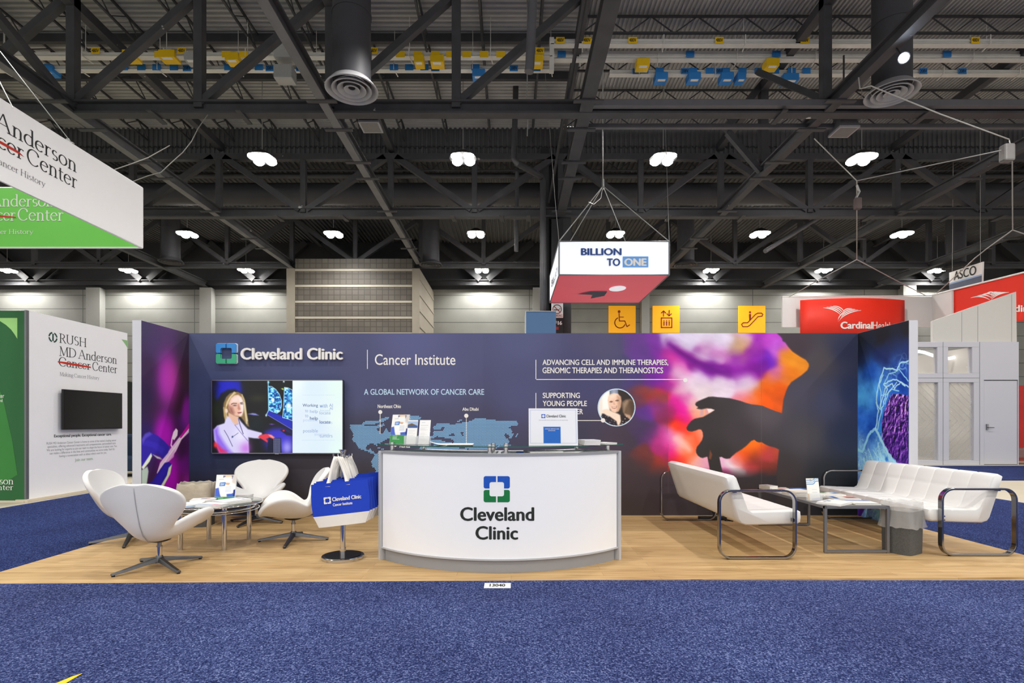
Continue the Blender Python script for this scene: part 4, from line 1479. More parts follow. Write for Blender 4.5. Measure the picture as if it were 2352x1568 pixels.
rd2 = np.abs(fbm((cv.X + wy_) / 11, (cv.Y + wx_) / 15, 64, 2) - 0.37)
low = np.clip((cv.Y - 300 + 40 * np.abs(cv.X - 60) / 60) / 60, 0, 1)
halo = np.exp(-(np.abs(np.hypot((cv.X - 190) / 95, (cv.Y - 290) / 180) - 1.02) / 0.13) ** 2) * (cv.Y < 330)
cv.over(low * np.clip(0.2 + 0.9 * cv.noise(34, 66, 3), 0, 0.75), '#86c6e8')
net = np.clip(1 - rd / 0.045, 0, 1) * 0.9
net2 = np.clip(1 - rd2 / 0.05, 0, 1) * 0.6
cv.over(np.maximum(net, net2) * np.clip(low + 0.8 * halo, 0, 1), '#a4d8ee')
cell = k([(370, 900), (365, 840), (390, 760), (430, 690), (470, 640), (540, 640), (600, 650), (634, 660), (634, 1130), (580, 1150), (540, 1140), (510, 1090), (450, 1060), (400, 1000), (375, 950)])
cm = cv.mask(cell, 2)
nn = fbm((cv.X + wx_ * .4) / 7, (cv.Y + wy_ * .4) / 13, 41, 4)
em_ = np.zeros_like(nn); em_[1:, 1:] = nn[1:, 1:] - nn[:-1, :-1]
top_ = np.clip(1.25 - (cv.Y - 180) / 190, 0.35, 1.25)
cc = np.array([0.24, 0.08, 0.45]) + (em_ * 5.0 * top_)[..., None] * np.array([1.0, 0.85, 0.95]) + np.clip(nn - 0.5, 0, 1)[..., None] * np.array([.5, .35, .45]) * top_[..., None]
cc = np.clip(cc, 0.03, 1)
cv.over(cm, cc)
for q in range(16):
    x0 = rs.uniform(95, 420); y0 = rs.uniform(1000, 1100)
    strand(k([(x0, y0), (x0 + rs.uniform(20, 120), y0 + rs.uniform(50, 150)), (x0 + rs.uniform(60, 260), y0 + rs.uniform(150, 330))]), rs.uniform(1.5, 3.2), '#a6d8ee', 0.8)
for q in range(14):
    x0 = rs.uniform(360, 620); y0 = rs.uniform(1080, 1300)
    strand(k([(x0 - 60, y0 - 60), (x0, y0 + 20), (x0 + rs.uniform(-60, 40), y0 + rs.uniform(80, 170))]), rs.uniform(1.5, 3.2), '#9ed2ea', 0.8)
for q in range(12):
    cx_, cy_ = k([(rs.uniform(250, 600), rs.uniform(1060, 1420))])[0]
    cv.blob(cx_, cy_, rs.uniform(4, 9), rs.uniform(6, 16), '#1a5cb8', 0.75, rs.uniform(-40, 40), 2)
strand(k([(300, 880), (230, 910), (200, 960), (140, 1050), (92, 1040)]), 8, '#8ecdea', 0.9)
strand(k([(300, 880), (360, 960), (430, 1050), (520, 1130), (634, 1180)]), 8, '#9ad2ec', 0.9)
cv.poly(k([(95, 1370), (130, 1350), (170, 1370), (200, 1420), (190, 1460), (110, 1560), (90, 1560)]), '#4a1a86', 2, 0.9)
cv.poly(k([(190, 1300), (240, 1310), (260, 1400), (250, 1470), (210, 1460)]), '#3c1a78', 2, 0.8)
cv.line(k([(100, 1340), (160, 1350), (210, 1420), (205, 1470)]), 3, '#b8dcf0', 1.5)
cv.line(k([(130, 1220), (160, 1330), (200, 1370), (250, 1360)]), 3, '#a8d4ee', 1.5)
cv.poly(k([(432, 1370), (470, 1420), (540, 1450), (634, 1430), (634, 1490), (560, 1490), (480, 1460)]), '#3a2668', 2, 0.9)
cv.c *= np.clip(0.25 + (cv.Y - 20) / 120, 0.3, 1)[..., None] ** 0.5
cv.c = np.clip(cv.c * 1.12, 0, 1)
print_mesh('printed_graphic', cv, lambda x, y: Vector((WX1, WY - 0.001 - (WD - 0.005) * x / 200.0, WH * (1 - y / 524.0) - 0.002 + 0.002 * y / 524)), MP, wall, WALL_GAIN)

# printed headlines
m_ = MB(); lettering(m_, 'Cancer Institute', 861, 1046, 813, 838, on_wall, bold=0.008); m_.build('lettering', M['txtwhite'], wall)
m_ = MB(); lettering(m_, 'A GLOBAL NETWORK OF CANCER CARE', 836, 1112, 893, 906.5, on_wall, bold=0.014); m_.build('lettering', pm('pale_blue_print', (196, 226, 250), 0.6), wall)
m_ = MB()
lettering(m_, 'ADVANCING CELL AND IMMUNE THERAPIES,', 1246, 1535, 825.5, 840, on_wall, bold=0.02)
lettering(m_, 'GENOMIC THERAPIES AND THERANOSTICS', 1246, 1523, 843.5, 857, on_wall, bold=0.02)
lettering(m_, 'SUPPORTING', 1246.5, 1332, 901.5, 914, on_wall, bold=0.02)
lettering(m_, 'YOUNG PEOPLE', 1246.5, 1348, 920, 932.5, on_wall, bold=0.02)
lettering(m_, 'WITH CANCER', 1246.5, 1339, 938.5, 951, on_wall, bold=0.02)
m_.build('lettering', M['txtwhite'], wall)
m_ = MB()
lettering(m_, 'Northeast Ohio', 867.5, 921, 928.5, 937, on_wall, bold=0.026)
lettering(m_, 'Abu Dhabi', 1062, 1099, 935.5, 943, on_wall, bold=0.026)
lettering(m_, 'Florida', 918, 942, 1021, 1028, on_wall, bold=0.026)
m_.build('lettering', M['txtwhite'], wall)


def flat_disc(mb, cx, cy, r, out=0.0012, n=28):
    mb.ngon([on_wall(cx + r * math.cos(2 * PI * i / n), cy + r * math.sin(2 * PI * i / n), out) for i in range(n)])


def flat_rect(mb, x0, x1, y0, y1, out=0.0012, fn=None):
    fn = fn or on_wall
    mb.quad(fn(x0, y1, out), fn(x1, y1, out), fn(x1, y0, out), fn(x0, y0, out))


for parts in ((((843.0, 844.6, 803, 847),), ()),
              (((1230, 1231.6, 826, 872), (1230, 1570, 870.4, 872)), ((1574, 873, 5),)),
              (((1230, 1231.6, 902, 966), (1230, 1383, 964.6, 966.2)), ((1385, 965, 5),)),
              (((872.5, 873.9, 948, 996),), ((873.5, 946, 4.6),)),
              (((1070.5, 1071.7, 955, 1020),), ((1071, 954.5, 4.8),)),
              ((), ((908, 1022, 3.6),))):
    m_ = MB()
    for r in parts[0]:
        flat_rect(m_, *r, out=0.0016)
    for d in parts[1]:
        flat_disc(m_, *d, out=0.0024)
    m_.build('callout_line', M['txtwhite'], wall)

# dotted world map
LAND = [[(65, 390), (130, 384), (210, 385), (330, 402), (420, 385), (470, 368), (490, 382), (440, 410), (400, 420), (370, 440), (420, 465), (440, 492), (465, 470), (470, 450), (500, 430), (545, 480),
         (600, 520), (560, 545), (520, 540), (480, 570), (440, 590), (395, 625), (390, 650), (375, 625), (340, 605), (290, 612), (258, 640), (262, 668), (290, 680), (325, 650), (318, 690),
         (345, 695), (365, 738), (330, 725), (290, 700), (240, 688), (190, 668), (150, 625), (125, 590), (95, 555), (112, 510), (80, 450)],
        [(205, 375), (260, 335), (330, 330), (400, 335), (440, 310), (520, 288), (530, 318), (470, 345), (400, 362), (340, 388), (240, 386)],
        [(690, 430), (725, 330), (760, 290), (830, 278), (915, 292), (880, 330), (820, 390), (770, 420), (720, 470)],
        [(370, 730), (425, 700), (520, 720), (620, 800), (560, 920), (500, 1010), (455, 1080), (410, 1140), (375, 1135), (350, 1030), (375, 960), (378, 915), (335, 880), (320, 830), (340, 780)],
        [(378, 645), (430, 655), (470, 672), (455, 676), (400, 660)],
        [(985, 440), (1005, 455), (1020, 470), (1000, 482), (985, 470)],
        [(985, 515), (1030, 520), (1062, 500), (1040, 475), (1060, 462), (1100, 450), (1150, 455), (1175, 430), (1180, 405), (1150, 405), (1130, 440), (1090, 440), (1060, 440), (1045, 410), (1110, 362), (1190, 360),
         (1260, 378), (1330, 372), (1420, 352), (1500, 338), (1545, 308), (1640, 303), (1690, 325), (1780, 330), (1860, 332), (2040, 345), (2040, 388), (1960, 400), (1925, 425), (1965, 432), (1985, 470), (1940, 512),
         (1900, 480), (1880, 520), (1945, 560), (1935, 600), (1880, 640), (1780, 660), (1600, 680), (1450, 670), (1400, 640), (1330, 650), (1290, 610), (1280, 560), (1230, 545), (1150, 530), (1100, 520), (1040, 545), (990, 545)],
        [(900, 640), (940, 590), (1010, 555), (1110, 552), (1200, 585), (1290, 600), (1350, 660), (1450, 665), (1390, 780), (1340, 900), (1250, 1000), (1150, 1000), (1080, 800), (950, 760), (880, 700)],
        [(1315, 350), (1360, 322), (1405, 316), (1370, 335), (1340, 358)],
        [(1975, 480), (2000, 490), (1960, 545), (1935, 540)], [(2010, 520), (2038, 485), (2040, 510), (1990, 545)]]
HOLES = [[(1225, 500), (1290, 488), (1305, 510), (1240, 515)], [(1375, 470), (1400, 460), (1405, 520), (1385, 520)]]
LANDP = [[(790 + x * 0.1956, 900 + y * 0.1956) for x, y in p] for p in LAND]
HOLEP = [[(790 + x * 0.1956, 900 + y * 0.1956) for x, y in p] for p in HOLES]
gx, gy = np.meshgrid(np.arange(800, 1195, 3.35), np.arange(950, 1126, 2.9))
gx = gx + (np.arange(gx.shape[0])[:, None] % 2) * 1.675
ins = np.zeros(gx.shape)
for p in LANDP:
    ins = np.maximum(ins, poly_mask(gx, gy, p, 0.4))
for p in HOLEP:
    ins = np.minimum(ins, 1 - poly_mask(gx, gy, p, 0.4))
m_ = MB()
for x, y in zip(gx[ins > 0.5], gy[ins > 0.5]):
    m_.quad(on_wall(x - 1.7, y + 1.1, 0.001), on_wall(x + 0.8, y + 1.1, 0.001), on_wall(x + 1.7, y - 1.1, 0.001), on_wall(x - 0.8, y - 1.1, 0.001))
m_.build('world_map_print', pm('map_blue_print', (138, 196, 244), 0.6, 0, 0.12, 1.2), wall)

# round portrait print
m_ = MB()
m_.ngon([on_wall(1416 + 43.5 * math.cos(2 * PI * i / 64), 935.5 + 43.5 * math.sin(2 * PI * i / 64), 0.0014) for i in range(64)])
m_.build('portrait_ring', pm('pale_ring_print', (206, 230, 250), 0.6), wall)
cv = Canvas(np.arange(1374, 1458.1, 0.8), np.arange(893, 978.1, 0.8), '#2a2624')
q = lambda pts: [(1200 + x * 0.17007, 800 + y * 0.17007) for x, y in pts]
cv.poly(q([(1000, 520), (1180, 520), (1180, 900), (1000, 1000)]), '#e8e2da', 2)
cv.poly(q([(1080, 520), (1170, 520), (1160, 820), (1085, 820)]), '#f8f6f2', 3)
cv.poly(q([(1175, 520), (1295, 520), (1295, 640), (1190, 640)]), '#7c88a2', 2)
cv.poly(q([(1210, 540), (1260, 540), (1260, 640), (1210, 640)]), '#9aa4b6', 3)
cv.poly(q([(1295, 520), (1540, 520), (1540, 1060), (1300, 1060)]), '#322c2a', 2)
cv.poly(q([(1345, 720), (1390, 690), (1450, 682), (1500, 700), (1525, 760), (1510, 880), (1470, 960), (1390, 920), (1355, 860), (1340, 780)]), '#6a5442', 2)
cv.poly(q([(1355, 740), (1400, 700), (1450, 695), (1420, 740), (1390, 800), (1370, 860)]), '#a08a74', 3, 0.8)
cv.poly(q([(1440, 700), (1515, 720), (1520, 860), (1470, 900), (1450, 800)]), '#4a3a30', 4, 0.8)
cv.poly(q([(1380, 880), (1450, 900), (1480, 960), (1400, 960)]), '#c09a80', 2)
cv.poly(q([(1150, 700), (1160, 650), (1190, 618), (1240, 605), (1290, 612), (1325, 650), (1335, 710), (1325, 790), (1295, 850), (1250, 868), (1205, 850), (1170, 800)]), '#eac6ae', 1.6)
cv.poly(q([(1280, 640), (1325, 660), (1330, 740), (1310, 820), (1280, 850), (1290, 760)]), '#b08468', 4, 0.75)
cv.poly(q([(1170, 640), (1230, 612), (1270, 620), (1240, 660), (1180, 690)]), '#f6e0d0', 4, 0.8)
cv.line(q([(1178, 722), (1196, 712), (1216, 716)]), 1.3, '#5c4030', 1.2)
cv.line(q([(1256, 706), (1278, 696), (1300, 700)]), 1.3, '#5c4030', 1.2)
cv.blob(*q([(1200, 724)])[0], 2.4, 1.0, '#4a3428', 0.9)
cv.blob(*q([(1280, 708)])[0], 2.6, 1.0, '#4a3428', 0.9)
cv.poly(q([(1232, 700), (1242, 740), (1256, 756), (1238, 762), (1226, 750)]), '#d09a80', 1.5, 0.7)
cv.poly(q([(1205, 786), (1240, 790), (1276, 774), (1270, 800), (1244, 812), (1216, 806)]), '#8c4034', 1)
cv.poly(q([(1212, 789), (1240, 793), (1270, 780), (1264, 796), (1242, 804), (1218, 800)]), '#fbf6f0', 0.8)
cv.poly(q([(1075, 850), (1100, 826), (1150, 815), (1210, 850), (1290, 880), (1320, 900), (1330, 980), (1310, 1035), (1280, 1035), (1270, 985), (1180, 920), (1090, 880)]), '#f2d8c4', 1.8)
cv.poly(q([(1075, 880), (1100, 880), (1180, 930), (1260, 985), (1280, 1036), (1200, 1060), (1100, 1000), (1060, 930)]), '#2c2630', 1.5)
cv.poly(q([(1330, 900), (1400, 915), (1450, 960), (1400, 1010), (1330, 1040), (1336, 980)]), '#2e2628', 1.5)
for _ in range(26):
    a, b_ = rs.uniform(1075, 1250), rs.uniform(895, 1030)
    cv.blob(*q([(a, b_)])[0], 0.7, 0.7, '#b8b8d0', 0.8)
for a, b_ in ((1385, 950), (1405, 920), (1355, 985), (1400, 995), (1345, 1015)):
    cv.blob(*q([(a, b_)])[0], 1.0, 1.0, '#fff4e8', 0.95)
print_mesh('portrait_print', cv, lambda x, y: on_wall(x, y, 0.0022), MP, wall, WALL_GAIN, mask=lambda X, Y: np.hypot(X - 1416, Y - 935.5) < 41.6)

# raised logo and letters
LOGO_BLUE = pm('sky_blue_acrylic', (58, 142, 214), 0.35, 0, 0.03)
LOGO_TEAL = pm('teal_green_acrylic', (64, 176, 132), 0.35, 0, 0.03)
for k_, pts in enumerate(logo_quads(500, 546.5, 789.5, 835)):
    m_ = MB(); m_.prism(pts, on_wall, 0.012, 0.045)
    m_.build('raised_logo', LOGO_BLUE if k_ < 2 else LOGO_TEAL, wall)
    m_ = MB(); m_.prism([(x + (x - 523) * 0.03, y + (y - 812) * 0.03) for x, y in pts], on_wall, 0.002, 0.03)
    m_.build('logo_backing', M['whitewall'], wall)
m_ = MB(); lettering(m_, 'Cleveland Clinic', 555.5, 789, 799.5, 826.5, on_wall, bold=0.03, depth=0.03, base=0.01)
m_.build('raised_lettering', M['txtwhite'], wall)

# ---------------------------------------------------------------- wall television
TVF = paint_mat('screen_picture', 0.2, 1.0)
tv = thing('wall_television', 'large lit flat screen on the navy wall showing a person in a white coat', 'television', (FX(637, WY), WY, FZ(957, WY)))
YT = WY - 0.075
on_tv = lambda a, b, out=0.0: Vector((FX(a, YT), YT - out, FZ(b, YT)))
m_ = MB()
p0 = on_tv(486, 1041.5); p1 = on_tv(788, 872.5)
m_.box(p0.x, p1.x, YT, YT + 0.05, p0.z, p1.z)
m_.build('casing', M['black'], tv, bevel=0.004)
m_ = MB(); m_.box(p0.x + 0.3, p1.x - 0.3, YT + 0.05, WY - 0.001, p0.z + 0.25, p1.z - 0.25); m_.build('wall_mount', M['black'], tv)
m_ = MB()
for a, b_, c_, d_ in ((486, 788, 872.5, 874), (486, 788, 1039.7, 1041.5), (486, 487.3, 872.5, 1041.5), (786.7, 788, 872.5, 1041.5)):
    m_.box(FX(a, YT), FX(b_, YT), YT - 0.006, YT + 0.003, FZ(d_, YT), FZ(c_, YT))
m_.build('bezel', M['steel'], tv)
m_ = MB(); m_.box(FX(632, YT), FX(641, YT), YT - 0.008, YT, FZ(1043, YT), FZ(1041, YT)); m_.build('brand_tab', M['steel'], tv)
q = lambda pts: [(480 + x * 0.13605, 860 + y * 0.13605) for x, y in pts]
cv = Canvas(np.arange(487.3, 786.8, 0.66), np.arange(874.0, 1040.0, 0.66), '#06070c')
cv.blob(*q([(330, 250)])[0], 30, 26, '#0a14c8', 0.95, 0, 1.6)
cv.poly(q([(150, 110), (525, 110), (535, 300), (420, 280), (250, 290), (150, 440), (110, 380), (200, 200)]), '#0b16c0', 5, 0.8)
cv.poly(q([(150, 460), (210, 320), (320, 255), (440, 245), (540, 310), (640, 420), (700, 900), (120, 850)]), '#04040c', 3, 0.95)
cv.blob(*q([(130, 600)])[0], 12, 30, '#17240c', 0.8)
cv.blob(*q([(830, 400)])[0], 22, 10, '#33331c', 0.7)
cv.blob(*q([(800, 830)])[0], 20, 22, '#0a1c24', 0.8)
cv.poly(q([(985, 105), (1410, 105), (1410, 930), (990, 680)]), '#070b10', 1.5)
cv.poly(q([(990, 600), (1250, 700), (1410, 780), (1410, 930), (990, 680)]), '#1a28b8', 2)
cv.line(q([(990, 680), (1410, 930)]), 1.2, '#8a88d8', 1.2)
nb = fbm(cv.X / 4.0, cv.Y / 4.0, 51, 4)
tex = np.stack([0.05 + 1.2 * np.clip(nb - 0.42, 0, 1) * 2, 0.25 + 1.3 * np.clip(nb - 0.36, 0, 1) * 2, 0.55 + 1.3 * np.clip(nb - 0.34, 0, 1) * 1.6], -1)
b1_ = q([(1000, 195), (1060, 200), (1130, 250), (1190, 330), (1225, 440), (1228, 540), (1200, 620), (1150, 652), (1080, 630), (1010, 600)])
b2_ = q([(1275, 215), (1340, 225), (1412, 260), (1412, 780), (1340, 750), (1245, 725), (1260, 560)])
for b_ in (b1_, b2_):
    cv.over(cv.mask(b_, 1.2), tex)
    cv.line(b_ + [b_[0]], 1.1, '#c8f4ff', 1.0)
cv.blob(*q([(1080, 430)])[0], 4, 6, '#f2ffff', 1, 0, 2)
cv.blob(*q([(1350, 530)])[0], 6, 7, '#f2ffff', 1, 0, 2)
cv.line(q([(1000, 110), (1010, 600), (965, 690)]), 1.6, '#9ae4ff', 1.2)
cv.blob(*q([(968, 688)])[0], 2, 3, '#e0f8ff', 1)
cv.blob(*q([(1005, 130)])[0], 2.6, 3, '#a8ecff', 1)
cv.blob(*q([(1265, 118)])[0], 2, 2.4, '#e8f8ff', 1)
cv.poly(q([(1218, 240), (1240, 228), (1265, 240), (1255, 262)]), '#c8dc50', 1)
cv.poly(q([(655, 665), (740, 648), (790, 655), (845, 690), (760, 685)]), '#9a98e8', 1.5, 0.9)
cv.poly(q([(1015, 835), (1060, 825), (1115, 838), (1060, 850)]), '#7a48b8', 1.2, 0.9)
cv.blob(*q([(1190, 1120)])[0], 34, 30, '#4038d8', 0.95, 0, 1.5)
cv.poly(q([(960, 970), (1080, 925), (1210, 930), (1300, 1000), (1410, 1040), (1410, 1325), (1230, 1325), (1200, 1080), (1000, 1060)]), '#3a30cc', 6, 0.8)
cv.blob(*q([(1320, 1230)])[0], 12, 16, '#a8a0f8', 0.9)
cv.poly(q([(1200, 935), (1250, 925), (1400, 1000), (1400, 1030), (1310, 1020)]), '#101038', 1.2)
cv.blob(*q([(1262, 945)])[0], 2.6, 2, '#f02030', 1, 0, 2)
cv.poly(q([(1010, 1060), (1095, 1075), (1215, 1070), (1225, 1325), (980, 1325)]), '#080c30', 1)
for r_ in range(16):
    for c__ in range(5):
        x_, y_ = 1100 + c__ * 24 + r_ * 1.5 * 0, 1085 + r_ * 15
        cv.blob(*q([(x_, y_)])[0], 1.0, 0.7, '#d8dcff', 0.85)
# person in the picture
cv.poly(q([(240, 560), (250, 480), (290, 380), (350, 320), (420, 290), (490, 290), (550, 320), (600, 400), (625, 520), (640, 640), (660, 760), (680, 880), (640, 860), (590, 780), (540, 720), (420, 700), (330, 780),
            (390, 860), (400, 900), (340, 930), (300, 840), (270, 780), (250, 700)]), '#8a6e42', 1.6)
for a in (([(300, 720), (280, 600), (310, 460), (370, 370), (450, 310)], '#dcc088'), ([(560, 340), (600, 440), (620, 600), (650, 780)], '#d8c490'), ([(330, 900), (380, 840), (340, 760)], '#d8bc84'),
          ([(255, 560), (270, 700), (300, 800)], '#c8ac74'), ([(600, 480), (615, 640), (640, 820)], '#eadcb0'), ([(430, 300), (350, 400), (300, 520)], '#e8d4a4')):
    cv.line(q(a[0]), 3.0, a[1], 2.5, 0.85)
cv.poly(q([(330, 480), (370, 400), (430, 350), (500, 340), (550, 380), (580, 450), (585, 560), (575, 640), (545, 705), (490, 700), (430, 690), (360, 640), (330, 560)]), '#f0bca4', 1.6)
cv.poly(q([(480, 360), (550, 390), (585, 470), (585, 600), (560, 690), (520, 700), (540, 600), (530, 500)]), '#fdf4f0', 3, 0.85)
cv.poly(q([(390, 400), (450, 360), (500, 370), (510, 470), (430, 470), (370, 480)]), '#fbe6de', 4, 0.8)
cv.poly(q([(330, 520), (400, 560), (430, 640), (420, 690), (350, 640)]), '#8c5048', 4, 0.75)
cv.line(q([(380, 500), (410, 484), (470, 486)]), 1.6, '#5a3c30', 1.2)
cv.line(q([(530, 478), (570, 466)]), 1.4, '#5a3c30', 1.2)
cv.blob(*q([(438, 520)])[0], 4.5, 1.8, '#5c5468', 0.95)
cv.blob(*q([(556, 492)])[0], 3.4, 1.6, '#50485c', 0.95)
cv.poly(q([(500, 490), (520, 540), (535, 585), (505, 600), (485, 570)]), '#c07868', 1.6, 0.75)
cv.poly(q([(480, 640), (520, 636), (558, 630), (545, 650), (500, 656)]), '#8c3440', 1)
cv.poly(q([(275, 580), (310, 575), (325, 620), (300, 655), (275, 630)]), '#f2d2c0', 1.4)
cv.poly(q([(330, 640), (430, 690), (500, 710), (510, 830), (430, 860), (330, 740)]), '#e8b89e', 1.8)
cv.poly(q([(80, 930), (140, 860), (260, 820), (310, 700), (350, 720), (400, 800), (440, 850), (500, 830), (490, 720), (550, 800), (620, 880), (660, 920), (700, 930), (890, 980), (900, 1000), (850, 1080), (760, 1075), (670, 1060),
            (680, 1325), (180, 1325), (130, 1200), (90, 1100)]), '#d8d2f6', 1.6)
cv.poly(q([(80, 930), (150, 880), (170, 1000), (240, 1120), (330, 1250), (400, 1325), (180, 1325), (120, 1190)]), '#7a4ae8', 5, 0.75)
cv.poly(q([(100, 1150), (150, 1180), (220, 1250), (300, 1300), (310, 1325), (180, 1325)]), '#e81c50', 4, 0.9)
cv.blob(*q([(110, 1190)])[0], 4, 6, '#ff3020', 0.9)
cv.blob(*q([(620, 1240)])[0], 14, 16, '#c860e0', 0.7)
cv.blob(*q([(540, 1020)])[0], 16, 18, '#eeeafc', 0.8)
cv.line(q([(440, 850), (540, 980), (660, 1120)]), 1.3, '#7a70b8', 1.4, 0.9)
cv.line(q([(500, 740), (530, 860), (580, 1000)]), 1.8, '#4a4478', 1.4, 0.9)
cv.line(q([(260, 940), (320, 1040), (400, 1210)]), 1.4, '#40386c', 1.4, 0.8)
cv.poly(q([(830, 1060), (860, 1020), (960, 1000), (1050, 1015), (1110, 1060), (1085, 1085), (1020, 1060), (970, 1085), (995, 1120), (985, 1145), (930, 1110), (890, 1085)]), '#e8384a', 1.3)
cv.poly(q([(1000, 1010), (1060, 1020), (1110, 1062), (1080, 1075), (1030, 1045)]), '#f8a8a0', 1.5, 0.9)
cv.poly(q([(385, 1040), (408, 1030), (412, 1060), (388, 1070)]), '#3a4a78', 0.8)
cv.line(q([(415, 1042), (495, 985)]), 1.3, '#4a5a88', 0.9, 0.8)
# right third: pale panel
sc = cv.mask([(q([(1412, 0)])[0][0], 860), (800, 860), (800, 1060), (q([(1412, 0)])[0][0], 1060)], 0.5)
pale = cv.idw([(672, 880, '#f2feff'), (720, 890, '#dff0fb'), (780, 890, '#e8fbf4'), (690, 960, '#e2effb'), (730, 980, '#dcebfa'), (780, 960, '#eefcf6'), (680, 1035, '#e4f2fb'), (780, 1035, '#e6fbf6'), (730, 1035, '#e0f0fb')], 2.5)
cv.over(sc, pale)
print_mesh('screen', cv, lambda x, y: on_tv(x, y, 0.0035), TVF, tv, 1.0)
TVT = {}
for nm, c_ in (('a', (84, 104, 150)), ('b', (150, 170, 214)), ('c', (190, 208, 238))):
    mm = paint_mat('screen_text_' + nm, 0.3)
    bb = mm.node_tree.nodes['Principled BSDF']
    for l_ in list(mm.node_tree.links):
        if l_.to_socket.name == 'Base Color':
            mm.node_tree.links.remove(l_)
    bb.inputs['Base Color'].default_value = (0, 0, 0, 1)
    bb.inputs['Emission Color'].default_value = lin(c_) + (1,)
    bb.inputs['Emission Strength'].default_value = 1.0
    TVT[nm] = mm
tt = lambda mb, s_, x0, x1, y0, y1, b=0.0, o=0.0042: lettering(mb, s_, 480 + x0 * .13605, 480 + x1 * .13605, 860 + y0 * .13605, 860 + y1 * .13605, on_tv, base=o, bold=b)
for nm, ws in (('a', (('Working', 1582, 1842, 492, 560, 0.012), ('help', 1706, 1840, 708, 780, 0.012), ('locate', 1870, 2055, 770, 826, 0.012))),
               ('b', (('with AI', 1870, 2094, 490, 546), ('with', 1870, 2004, 508, 562, 0, 0.0046), ('AI', 2036, 2094, 548, 594), ('to', 1624, 1676, 590, 634), ('help', 1706, 1840, 594, 662), ('to', 1624, 1680, 672, 720),
                      ('locate', 1870, 2055, 618, 672), ('possible', 1590, 1840, 918, 994), ('tumors', 1870, 2086, 1012, 1062))),
               ('c', (('possible', 1590, 1840, 740, 806), ('tumors', 1870, 2086, 790, 832, 0, 0.0046), ('improve', 1784, 2036, 984, 1050), ('locate', 1880, 2050, 586, 622)))):
    for w_ in ws:
        m_ = MB(); tt(m_, *w_); m_.build('caption', TVT[nm], tv)
for yy in (346, 1106):
    m_ = MB()
    for k_ in range(34):
        x_ = 1575 + k_ * 16.4
        a, b_ = 480 + x_ * .13605, 860 + yy * .13605
        flat_rect(m_, a, a + 1.0, b_ - 0.6, b_ + 0.4, 0.0042, on_tv)
    m_.build('dotted_line', TVT['c'], tv)

# ---------------------------------------------------------------- reception counter
KC = Vector((-0.103, 5.965, 0))
KR = 1.505
KA = math.radians(45.5)


def karc(r, a, z):
    return Vector((KC.x + r * math.sin(a), KC.y - r * math.cos(a), z))


def arc_slab(mb, r0, r1, a0, a1, z0, z1, n=48):
    b = len(mb.v)
    for i in range(n + 1):
        a = a0 + (a1 - a0) * i / n
        mb.v += [tuple(karc(r0, a, z0)), tuple(karc(r1, a, z0)), tuple(karc(r1, a, z1)), tuple(karc(r0, a, z1))]
    for i in range(n):
        p = b + 4 * i
        for k in range(4):
            mb.f.append((p + k, p + (k + 1) % 4, p + 4 + (k + 1) % 4, p + 4 + k))
    mb.f += [(b, b + 1, b + 2, b + 3), (b + 4 * n + 3, b + 4 * n + 2, b + 4 * n + 1, b + 4 * n)]


M['lightbox'] = pm('lit_white_acrylic', (235, 236, 238), 0.3, 0, 0.01, emit=(255, 255, 255), estr=0.10)
M['glass'] = pm('green_tinted_glass', (205, 232, 222), 0.03, 0, 0.0, trans=1.0, ior=1.45)
M['glass_edge'] = pm('green_glass_edge', (40, 92, 80), 0.15, 0, 0.05)
M['acrylic'] = pm('clear_acrylic', (240, 244, 246), 0.05, 0, 0.0, alpha=0.28)
counter = thing('reception_counter', 'curved glowing white reception counter with blue and green logo on the wood floor', 'reception counter', (KC.x, 4.8, 0))
m_ = MB(); arc_slab(m_, 1.40, 1.485, -KA + 0.02, KA - 0.02, 0.0, 0.112); m_.build('plinth', M['greypaint'], counter, auto=30)
m_ = MB(); arc_slab(m_, 1.46, KR, -KA + 0.012, KA - 0.012, 0.125, 0.974); m_.build('lit_panel', M['lightbox'], counter, auto=30)
m_ = MB(); arc_slab(m_, 1.44, KR + 0.008, -KA, KA, 0.112, 0.126); m_.build('lower_trim', M['lightgrey'], counter, auto=30)
m_ = MB(); arc_slab(m_, 1.46, KR + 0.008, -KA, KA, 0.974, 0.995); m_.build('upper_trim', M['greypaint'], counter, auto=30)
m_ = MB(); arc_slab(m_, 0.98, 1.46, -KA, KA, 0.965, 0.994); m_.build('worktop', M['white'], counter, auto=30)
for s in (-1, 1):
    m_ = MB()
    p = karc(KR + 0.012, s * KA, 0); p2 = karc(0.98, s * KA, 0)
    m_.bar(p + Vector((s * .012, 0, .4975)), p2 + Vector((s * .012, 0, .4975)), 0.03, 0.995)
    m_.build('end_panel', M['lightgrey'], counter)
m_ = MB(); arc_slab(m_, 1.0, 1.03, -KA + .03, KA - .03, 0.0, 0.94); m_.build('inner_panel', M['greypaint'], counter, auto=30)


def on_counter(a, b, out=0.0):
    """photograph pixel on the counter's curved front (ray meets the drum)"""
    dx = (a - CX) / F; dz = (CY - b) / F
    # |(t*dx - KC.x, t - KC.y)| = R
    A = dx * dx + 1; B = -2 * (dx * KC.x + KC.y); C_ = KC.x ** 2 + KC.y ** 2 - KR * KR
    t = (-B - math.sqrt(B * B - 4 * A * C_)) / (2 * A)
    p = Vector((t * dx, t, EYE + t * dz))
    n = Vector((p.x - KC.x, p.y - KC.y, 0)).normalized()
    return p + n * out


